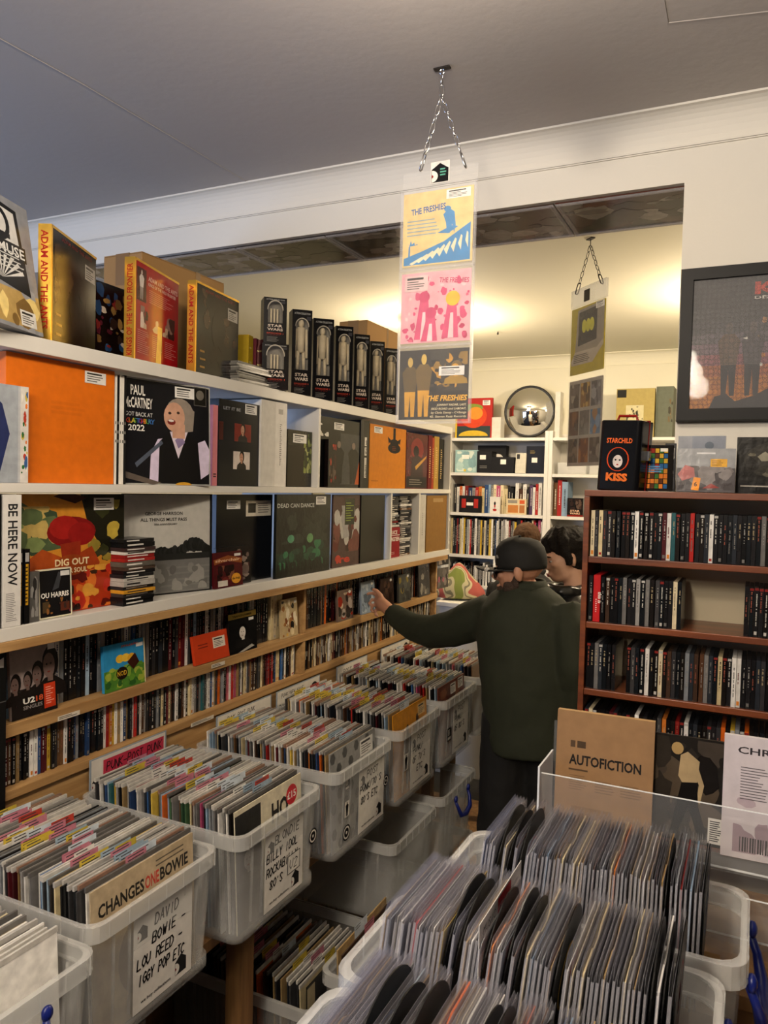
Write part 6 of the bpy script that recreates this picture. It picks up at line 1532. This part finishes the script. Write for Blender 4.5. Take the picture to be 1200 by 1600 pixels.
# clear trays and cap in the right bookcase
for k in range(3):
    mb = MB(); x = -1.40 + .24 * k; mb.rings([rr(.22, .16, .01, 0), rr(.225, .165, .01, .09), rr(.22, .16, .01, .09), rr(.21, .15, .01, .004)]); tag(mb.build('plastic_tray', 'rim_plastic', None, (x + .11, YFB + .12, zf[6]), (0, 0, 0)), 'clear plastic tray on the right far bookcase, %s from the left' % nth(k + 1), 'tray', 'clear trays on the far bookcase')
cp = empty('blue_cap', 'bright blue baseball cap on the right far bookcase', 'cap', (-1.02, YFB + .10, zf[4]))
mb = MB(); mb.lathe([(.10, 0), (.102, .02), (.09, .06), (.06, .09), (.02, .102), (.004, .103)], 24); mb.build('crown', 'print_matte', cp, None, None, S('1c48b8'), smooth=True)
mb = MB(); mb.rings([[(.07 * math.cos(t), -.08 - .07 * math.sin(t), .004 + y) for t in [i * math.pi / 10 for i in range(11)]] for y in (0, .004)]); mb.build('peak', 'print_matte', cp, None, None, S('1c48b8'))
mb = MB(); mb.ball((0, -.094, .05), (.02, .006, .016)); mb.build('badge', 'print_matte', cp, None, None, S('c8302c'))
far(962, 1022, 608, YFB + .05, zf[7], 'ring_binder', 'mustard folder with a patterned square on top of the right far bookcase', 'folder', 'a8985c', lambda a: (a.rect(.26, .05, .72, .66, S('c8c098')), blobs(a, 40, ['2a2820', '55503c', '8a8468'], 5, .27, .06, .71, .65, .01, .035), a.rect(.02, .82, .26, .98, S('1c1c1a'))), t=.05, v=660)
far(1024, 1051, 604, YFB + .04, zf[7], 'box_file', 'grey-green box file on top of the right far bookcase', 'box file', '5f6456', lambda a: (a.rect(.0, .02, .12, .98, S('565b4e')), blobs(a, 10, ['8a7450', '6a5a40', '3a382c'], 4, .72, .3, .98, .75, .03, .08)), t=.2, v=660)
# white counter in the far room
ct = empty('white_counter', 'low white counter between the shelving and the far bookcases', 'counter', (-1.55, 4.97, 0))
part(ct, 'body', (-1.86, 4.74, 0, -1.12, 5.2, zz(-.79)), 'white_laminate'); part(ct, 'worktop', (-1.88, 4.72, zz(-.789), -1.10, 5.22, zz(-.76)), 'white_laminate', .003)
mt, nt, b = principled('striped_knit')
tc = nt.nodes.new('ShaderNodeTexCoord'); wv = nt.nodes.new('ShaderNodeTexWave'); wv.inputs['Scale'].default_value = 1.7; wv.inputs['Distortion'].default_value = 7.0; wv.inputs['Detail Scale'].default_value = 2.2; wv.bands_direction = 'DIAGONAL'
cr = nt.nodes.new('ShaderNodeValToRGB'); cr.color_ramp.interpolation = 'CONSTANT'
for k, (pos, c) in enumerate(((0, '6a7430'), (.3, 'a49c7c'), (.5, '6a6650'), (.62, 'b0a684'), (.8, '9a4a42'))):
    el = cr.color_ramp.elements[k] if k < 2 else cr.color_ramp.elements.new(pos); el.position = pos; el.color = (*S(c), 1)
nt.links.new(tc.outputs['Object'], wv.inputs[0]); nt.links.new(wv.outputs[0], cr.inputs[0]); nt.links.new(cr.outputs[0], b.inputs['Base Color']); b.inputs['Roughness'].default_value = .9
nz = nt.nodes.new('ShaderNodeTexNoise'); nz.inputs['Scale'].default_value = 120; bp = nt.nodes.new('ShaderNodeBump'); bp.inputs['Strength'].default_value = .5; nt.links.new(nz.outputs[0], bp.inputs['Height']); nt.links.new(bp.outputs[0], b.inputs['Normal'])
mb = MB(); mb.rings([[(s_ * r_ * math.cos(2 * math.pi * q / 28) * (1 + .10 * math.sin(5 * q)), r_ * .8 * math.sin(2 * math.pi * q / 28) * (1 + .08 * math.cos(4 * q)), z_) for q in range(28)] for r_, z_, s_ in ((.13, 0, 1.2), (.17, .03, 1.15), (.165, .08, 1.0), (.14, .13, .85), (.11, .18, .6), (.07, .225, .5), (.015, .245, .5))])
gp = ony(716, 940, 4.93)
kn = mb.build('knitted_jumper', 'striped_knit', None, (gp.x, 4.93, zz(-.76) + .001), (0, 0, .4), smooth=True)
sb_ = kn.modifiers.new('smooth', 'SUBSURF'); sb_.render_levels = 1; sb_.levels = 1
tag(kn, 'green, cream and pink striped knitwear heaped on the white counter', 'knitwear')
mb = MB(); mb.tube([(0, 0, -.002), (0, 0, -.012)], .004, 8); mb.ball((0, 0, -.016), .007, n=8, m=5)
p = ony(778, 518, 4.9); tag(mb.build('ceiling_hook', 'dark_metal', None, (p.x * ((ZC - H) / (p.z - H)), p.y * ((ZC - H) / (p.z - H)), ZC)), 'small metal hook in the far room ceiling', 'hook')

# ================================================================== PEOPLE
def fuse(mb, voxel, it, mat, name, noise=None):
    """grow one continuous skin around overlapping lofts and balls"""
    me = mb.mesh('tmp', (mat,))
    o = bpy.data.objects.new('tmp', me); COLL.objects.link(o)
    r = o.modifiers.new('r', 'REMESH'); r.mode = 'VOXEL'; r.voxel_size = voxel
    s = o.modifiers.new('s', 'SMOOTH'); s.factor = .5; s.iterations = it
    if noise:
        tx = bpy.data.textures.new(name, 'CLOUDS'); tx.noise_scale = noise[1]; tx.noise_depth = 2
        d = o.modifiers.new('d', 'DISPLACE'); d.texture = tx; d.strength = noise[0]; d.mid_level = .5; d.texture_coords = 'LOCAL'
    bpy.context.view_layer.update()
    out = bpy.data.meshes.new_from_object(o.evaluated_get(bpy.context.evaluated_depsgraph_get()))
    out.name = name
    bpy.data.objects.remove(o); bpy.data.meshes.remove(me)
    out.materials.clear(); out.materials.append(MATS[mat])
    out.polygons.foreach_set('use_smooth', [True] * len(out.polygons)); out.update()
    return out
def head(mb, M, neck=.17, wide=1.0):
    """head in local axes (face towards -y, up z) placed by matrix M"""
    def B(c, r, rot=None):
        n0 = len(mb.v); mb.ball(c, r, rot); mb.v[n0:] = [tuple(M @ Vector(p)) for p in mb.v[n0:]]
    def T(p, r, n=10):
        n0 = len(mb.v); mb.tube(p, r, n); mb.v[n0:] = [tuple(M @ Vector(q)) for q in mb.v[n0:]]
    B((0, .012, .030), (.076 * wide, .094, .086)); B((0, -.030, -.025), (.064 * wide, .062, .082)); B((0, -.048, -.086), (.040 * wide, .040, .030)); B((0, -.020, -.075), (.056 * wide, .05, .042))
    T([(0, -.084, .012), (0, -.100, -.014), (0, -.112, -.034)], [.007, .010, .013]); B((0, -.100, -.036), (.019, .012, .009))
    B((0, -.083, .016), (.046, .013, .009)); B((0, -.090, -.066), (.021, .010, .006)); B((0, -.088, -.075), (.018, .010, .006))
    for s in (-1, 1):
        B((s * .040, -.068, -.022), (.020, .018, .016)); B((s * .077 * wide, .008, -.012), (.013, .020, .031), (0, 0, s * .35)); B((s * .073 * wide, .010, -.036), (.009, .012, .012))
    T([(0, .012, -.06), (0, .020, -.11), (0, .030, -neck)], [.052, .053, .062], 14)
def face_parts(root, M, iris):
    for s in (-1, 1):
        e = MB(); e.ball((s * .030, -.0765, -.008), (.0105, .0085, .006)); e.v = [tuple(M @ Vector(p)) for p in e.v]; ey = e.build('eye', 'print_matte', root, color=S('cfc6bc'), smooth=True)
        e = MB(); e.ball((s * .030, -.0832, -.008), (.0046, .003, .005)); e.v = [tuple(M @ Vector(p)) for p in e.v]; e.build('iris', 'print_matte', ey, color=iris, smooth=True)
    e = MB(); e.ball((0, -.0985, -.066), (.020, .004, .0035)); e.ball((0, -.0965, -.0745), (.017, .005, .0045)); e.v = [tuple(M @ Vector(p)) for p in e.v]; e.build('lips', 'print_matte', root, color=S('8a4f44'), smooth=True)
    for s in (-1, 1):
        e = MB(); e.tube([(s * .014, -.093, .012), (s * .032, -.092, .018), (s * .050, -.080, .014)], [.0025, .0035, .002], 6); e.v = [tuple(M @ Vector(p)) for p in e.v]; e.build('eyebrow', 'hair_dark', root, smooth=True)
def facing_mat(c, f, tilt=0, roll=0):
    f = Vector(f); rz = math.atan2(f.x, -f.y)
    return Matrix.Translation(c) @ Matrix.Rotation(rz, 4, 'Z') @ Matrix.Rotation(math.radians(tilt), 4, 'X') @ Matrix.Rotation(math.radians(roll), 4, 'Y')
def ell_ring(c, a, b, wv, fv, n=24, k=1.0):
    c = Vector(c); out = []
    for q in range(n):
        t = 2 * math.pi * q / n; x, y = math.cos(t), math.sin(t)
        x = math.copysign(abs(x) ** k, x); y = math.copysign(abs(y) ** k, y)
        out.append(c + wv * (a * x) + fv * (b * y))
    return out

# ---- the man in the olive jacket, reaching to the shelf
YM = 3.05
wv, fv = Vector((.965, .262, 0)), Vector((-.262, .965, 0))
feet = Vector((ony(822, 1100, YM).x, YM, 0))
man = empty('person', 'man in a black cap and dark olive jacket reaching for a CD on the shelf', 'person', feet)
L = lambda p: Vector(p) - feet
def mp(u, v, y=YM): return L(ony(u, v, y))
jk = MB()
tor = [(1172, 766, 884, .150), (1120, 759, 890, .152), (1060, 752, 897, .155), (1010, 748, 900, .155), (975, 748, 899, .148), (950, 755, 893, .135), (932, 768, 878, .112), (920, 783, 862, .088), (912, 793, 853, .074)]
rings_ = []
for v, ul, ur, b in tor:
    A, B = mp(ul, v), mp(ur, v); c = (A + B) / 2; lean = (1172 - v) / 268 * .05
    rings_.append(ell_ring(c + fv * lean, (B - A).length / 2, b, wv, fv, 28, .9))
jk.rings(rings_)
arm = [mp(770, 957, 3.10), mp(738, 970, 3.10), mp(706, 983, 3.115), mp(672, 988, 3.14), mp(643, 979, 3.175), mp(622, 965, 3.205), mp(611, 956, 3.225)]
jk.tube(arm, [.088, .085, .080, .072, .060, .050, .045], 16)
jk.tube([mp(880, 952, 3.08), mp(892, 985, 3.04), mp(896, 1040, 3.02), mp(894, 1100, 3.06), mp(888, 1140, 3.14)], [.075, .078, .070, .060, .052], 16)
for q in range(5):      # folds on the sleeve
    p = arm[1] + (arm[4] - arm[1]) * (q / 4) + Vector((0, -.02, -.055 + .012 * q)); jk.ball(p, (.018, .035, .028), (0, .5, .3))
o = inst('jacket', fuse(jk, .011, 4, 'olive_cloth', 'jacket', (.016, .12)), man)
cl = MB()
for (v0, ul, ur, b) in ((925, 786, 861, .094), (914, 792, 855, .084), (907, 797, 852, .076)):
    A, B = mp(ul, v0), mp(ur, v0); c = (A + B) / 2
    cl.v.extend([tuple(p) for p in ell_ring(c + fv * .05, (B - A).length / 2, b, wv, fv, 28)])
for i in range(2):
    for q in range(28): cl.f.append((i * 28 + q, i * 28 + (q + 1) % 28, (i + 1) * 28 + (q + 1) % 28, (i + 1) * 28 + q)); cl.c.append(None); cl.m.append(0)
o = cl.build('collar', 'olive_cloth', o, smooth=True); sm = o.modifiers.new('solid', 'SOLIDIFY'); sm.thickness = .007
# body: head, neck, hand and forearm, legs as one skin
bd = MB()
hc = mp(812, 888, 3.075)
MH = facing_mat(hc, (-.985, -.10), 6)
head(bd, MH, .18, 1.04)
cT = (mp(766, 1172) + mp(884, 1172)) / 2
bd.tube([hc + Vector((0, .0, -.16)), L((feet.x, YM + .04, 1.42)), L((feet.x, YM + .02, 1.15)), L((feet.x, YM, .95))], [.06, .095, .10, .12], 14)
for s in (-1, 1):
    hip = L((feet.x, YM, .92)) + wv * (s * .085)
    bd.tube([hip, hip + Vector((0, .01, -.42)) + wv * (s * .02), hip + Vector((0, 0, -.85)) + wv * (s * .03)], [.085, .058, .042], 12)
bd.tube([arm[0], arm[2], arm[4], arm[6]], [.05, .05, .038, .030], 12)
w0 = arm[6]
def hx(u, v, x): return L(onx(u, v, x))
w1, pc = hx(601, 947, -1.550), hx(594, 940, -1.585)
bd.tube([w0, w1, pc], [.029, .030, .026], 12)
kn_ = [hx(589, 931, -1.612), hx(588, 938, -1.614), hx(589, 945, -1.608), hx(592, 951, -1.598)]     # knuckle row
for q in kn_: bd.tube([w1, q], [.022, .013], 10)
fr_ = [(hx(583, 927, -1.638), hx(577, 927, -1.655), hx(573, 929, -1.6655)), (hx(581, 937, -1.637), hx(577, 943, -1.640), hx(581, 948, -1.628)), (hx(582, 946, -1.630), hx(580, 953, -1.630), hx(584, 957, -1.615)), (hx(587, 954, -1.615), hx(587, 961, -1.612), hx(591, 963, -1.600))]
for q, (a1, a2, a3) in zip(kn_, fr_): bd.tube([q, a1, a2, a3], [.0095, .0088, .0078, .0066], 8)
bd.tube([w1, hx(594, 930, -1.585), hx(588, 923, -1.608), hx(582, 921, -1.630)], [.017, .013, .0105, .0080], 8)
inst('body', fuse(bd, .0042, 3, 'skin', 'body'), man)
tr = MB()
for s in (-1, 1):
    hip = L((feet.x, YM, .98)) + wv * (s * .075)
    tr.tube([hip, hip + Vector((0, .01, -.45)) + wv * (s * .03), hip + Vector((0, 0, -.93)) + wv * (s * .045)], [.105, .082, .068], 14)
tr.ball(L((feet.x, YM, .97)), (.17, .13, .12))
inst('trousers', fuse(tr, .014, 3, 'black_cloth', 'trousers', (.012, .08)), man)
for s in (-1, 1):
    b_ = L((feet.x, YM, 0)) + wv * (s * .125); sh = MB(); sh.rings([[b_ + fv * y + wv * (x * w_) + Vector((0, 0, z)) for x, y in ((-.04, -.09), (.04, -.09), (.05, .05), (.045, .15), (0, .19), (-.045, .15), (-.05, .05))] for z, w_ in ((.002, 1), (.04, 1), (.075, .75))]); sh.build('shoe', 'black_rubber', man, bevel=.008)
cp = MB(); n0 = 0
prof = [(.085, .000), (.088, .018), (.088, .048), (.082, .084), (.066, .111), (.036, .126), (.006, .131)]
cp.rings([[(r_ * 1.0 * math.cos(2 * math.pi * q / 32), r_ * 1.20 * math.sin(2 * math.pi * q / 32) + .008, z_ + (.012 if math.sin(2 * math.pi * q / 32) < 0 else -.014) * (1 if z_ < 0 else .3)) for q in range(32)] for r_, z_ in prof])
cp.ball((0, .008, .131), (.008, .008, .005), n=10, m=5)
cp.v = [tuple(MH @ Vector(p)) for p in cp.v]; cap = cp.build('cap', 'cap_cloth', man, smooth=True)
bm = MB(); up, dn = [], []
for i in range(13):
    t = math.pi * i / 12; x = .076 * math.cos(t); y = -.055 - .125 * math.sin(t); z = .034 - .034 * (x / .076) ** 2 - .022 * math.sin(t)
    up.append((x, y, z + .006)); dn.append((x, y, z))
for i in range(13):
    x = up[12 - i][0]; up.append((x, -.078, .010 - .028 * (x / .076) ** 2 + .003)) if False else None
bm.rings([dn, up]); bm.v = [tuple(MH @ Vector(p)) for p in bm.v]; bm.build('peak', 'cap_cloth', cap)
a = MB(); a.ball((.060, -.122, .006), (.006, .013, .010), n=16, m=5); a.v = [tuple(MH @ Vector(p)) for p in a.v]; a.build('peak_badge', 'print_gloss', cap, color=S('c8c4bc'), smooth=True)
a = MB(); a.tube([(.035, -.088, .045), (.055, -.078, .060), (.06, -.074, .05)], .004, 6); a.v = [tuple(MH @ Vector(p)) for p in a.v]; a.build('embroidery', 'print_matte', cap, color=S('7a7a78'))
gl = MB()
for s in (-1, 1):
    gl.tube([(s * .083, .015, -.004), (s * .080, -.05, .0), (s * .070, -.088, .0)], .0035, 6)
    gl.tube([(s * .036 + .027 * math.cos(t * math.pi / 8), -.098 + abs(.027 * math.cos(t * math.pi / 8)) * .15, -.010 + .021 * math.sin(t * math.pi / 8)) for t in range(16)], .003, 6, closed=True)
gl.tube([(-.010, -.100, -.004), (.010, -.100, -.004)], .003, 6); gl.v = [tuple(MH @ Vector(p)) for p in gl.v]; g_ = gl.build('sunglasses', 'black_rubber', man, smooth=True)
for s in (-1, 1):
    ln = MB(); ln.ball((s * .036, -.096, -.010), (.026, .003, .020)); ln.v = [tuple(MH @ Vector(p)) for p in ln.v]; ln.build('lens', 'lens_dark', g_, smooth=True)
br = MB(); br.ball((0, -.060, -.092), (.046, .042, .036)); br.ball((0, -.086, -.088), (.030, .016, .028))
for s in (-1, 1): br.ball((s * .050, -.030, -.070), (.016, .036, .040)); br.ball((s * .064, -.006, -.045), (.008, .014, .034))
br.v = [tuple(MH @ Vector(p)) for p in br.v]; inst('beard', fuse(br, .006, 2, 'beard', 'beard'), man)

# ---- the dark-haired visitor behind him
def visitor(label, foot, hc_, f, tilt, hair_mat, coat_mat, style, iris, height_off=0):
    p = empty('person', label, 'person', foot)
    l = Vector(hc_) - Vector(foot); M = facing_mat(l, f, tilt)
    f2 = Vector((f[0], f[1], 0)).normalized(); w2 = Vector((f2.y, -f2.x, 0))
    b = MB(); head(b, M, .18, .98)
    top = l.z - .20
    b.tube([l + Vector((0, 0, -.15)), Vector((l.x - f2.x * .02, l.y - f2.y * .02, top - .1)), Vector((0, 0, .95))], [.055, .10, .12], 12)
    for s in (-1, 1):
        b.tube([w2 * (s * .08) + Vector((0, 0, .95)), w2 * (s * .10) + Vector((0, 0, .5)), w2 * (s * .11) + Vector((0, 0, .06))], [.08, .055, .04], 10)
        b.tube([w2 * (s * .19) + Vector((l.x, l.y, top - .05)), w2 * (s * .24) + Vector((l.x, l.y, top - .32)), w2 * (s * .2) + f2 * .12 + Vector((l.x, l.y, top - .55))], [.045, .04, .03], 10)
        hb = w2 * (s * .2) + f2 * .15 + Vector((l.x, l.y, top - .60)); b.ball(hb, (.03, .035, .045))
        for k in range(4): b.tube([hb + f2 * (.02) + w2 * ((k - 1.5) * .016), hb + f2 * .05 + w2 * ((k - 1.5) * .017) + Vector((0, 0, -.04)), hb + f2 * .05 + w2 * ((k - 1.5) * .016) + Vector((0, 0, -.075 + .006 * abs(k - 1.5)))], [.009, .0085, .0075], 8)
        b.tube([hb - w2 * (s * .025), hb - w2 * (s * .045) + f2 * .02 + Vector((0, 0, -.03)), hb - w2 * (s * .04) + f2 * .03 + Vector((0, 0, -.055))], [.011, .010, .008], 8)
    inst('body', fuse(b, .007, 3, 'skin_pale', 'body'), p); face_parts(p, M, iris)
    h = MB()
    if style == 'mop':
        h.ball((0, .022, .045), (.088, .104, .088)); h.ball((0, .05, -.01), (.082, .07, .075)); r = random.Random(4)
        for k in range(34):
            t = r.uniform(-2.4, 2.4); y0 = .02 - .09 * math.cos(t * .62); x0 = .085 * math.sin(t * .62)
            st_ = (x0 * .5, .01 + (y0 - .01) * .4, .125 + r.uniform(-.01, .012)); md = (x0 * .98, y0 - .012, .075 + r.uniform(-.01, .015)); en = (x0 * 1.05 + r.uniform(-.012, .012), y0 - .010 * (1 if abs(t) < 1.2 else .3), (.034 if abs(t) < 1.3 else -.03) + r.uniform(-.014, .01))
            h.tube([st_, md, en], [.014, .016, .005], 7)
    else:
        h.ball((0, .02, .043), (.081, .097, .083)); h.ball((0, .055, -.005), (.070, .056, .06)); h.ball((0, -.045, .085), (.05, .035, .025))
    h.v = [tuple(M @ Vector(q)) for q in h.v]; inst('hair', fuse(h, .007, 1, hair_mat, 'hair', (.012, .03)), p)
    j = MB(); rr_ = []
    for z, a, bb in ((top + .055, .075, .075), (top + .02, .115, .095), (top - .03, .185, .115), (top - .10, .215, .13), (top - .35, .205, .14), (top - .70, .20, .14)):
        c = Vector((l.x, l.y, z)) * 1.0; k = max(0, min(1, (z - .6) / max(top - .6, .1))); c.x, c.y = l.x * k - f2.x * .02, l.y * k - f2.y * .02
        rr_.append(ell_ring(c, a, bb, w2, f2, 26, .9))
    j.rings(rr_)
    for s in (-1, 1): j.tube([w2 * (s * .16) + Vector((l.x, l.y, top - .06)), w2 * (s * .25) + Vector((l.x, l.y, top - .32)), w2 * (s * .205) + f2 * .12 + Vector((l.x, l.y, top - .54))], [.075, .066, .052], 12)
    jo = inst('coat', fuse(j, .013, 4, coat_mat, 'coat', (.02, .09)), p)
    sc = MB(); sc.tube([Vector((l.x, l.y, top + .045)) + w2 * (.085 * math.cos(q * math.pi / 8)) + f2 * (.085 * math.sin(q * math.pi / 8) + .0) for q in range(16)], .028, 8, closed=True); inst('collar', fuse(sc, .010, 2, coat_mat, 'collar', (.02, .05)), jo)
    t = MB()
    for s in (-1, 1): t.tube([w2 * (s * .075) + Vector((0, 0, .95)), w2 * (s * .10) + Vector((0, 0, .5)), w2 * (s * .11) + Vector((0, 0, .05))], [.10, .078, .065], 12)
    t.ball((0, 0, .93), (.15, .13, .11)); inst('trousers', fuse(t, .014, 2, 'black_cloth', 'trousers'), p)
    for s in (-1, 1):
        b_ = w2 * (s * .11); sh = MB(); sh.rings([[b_ + f2 * y + w2 * (x * k) + Vector((0, 0, z)) for x, y in ((-.04, -.08), (.04, -.08), (.048, .05), (.04, .15), (0, .18), (-.04, .15), (-.048, .05))] for z, k in ((.002, 1), (.04, 1), (.07, .7))]); sh.build('shoe', 'black_rubber', p, bevel=.008)
    return p
h2 = ony(883, 868, 3.55)
visitor('young person with dark mop hair and black coat looking down to the left', (h2.x + .05, 3.6, 0), h2, (-.86, -.50), 14, 'hair_dark', 'black_shiny', 'mop', S('2a1a10'))
h3 = ony(822, 852, 4.6)
visitor('person with short brown hair seen from behind, beyond the man in the cap', (h3.x, 4.15 + .42, 0) if False else (ony(824, 850, 4.45).x + .1, 4.36, 0), ony(824, 850, 4.45), (.1, .99), 10, 'hair_brown', 'black_cloth', 'short', S('2a1a10'))
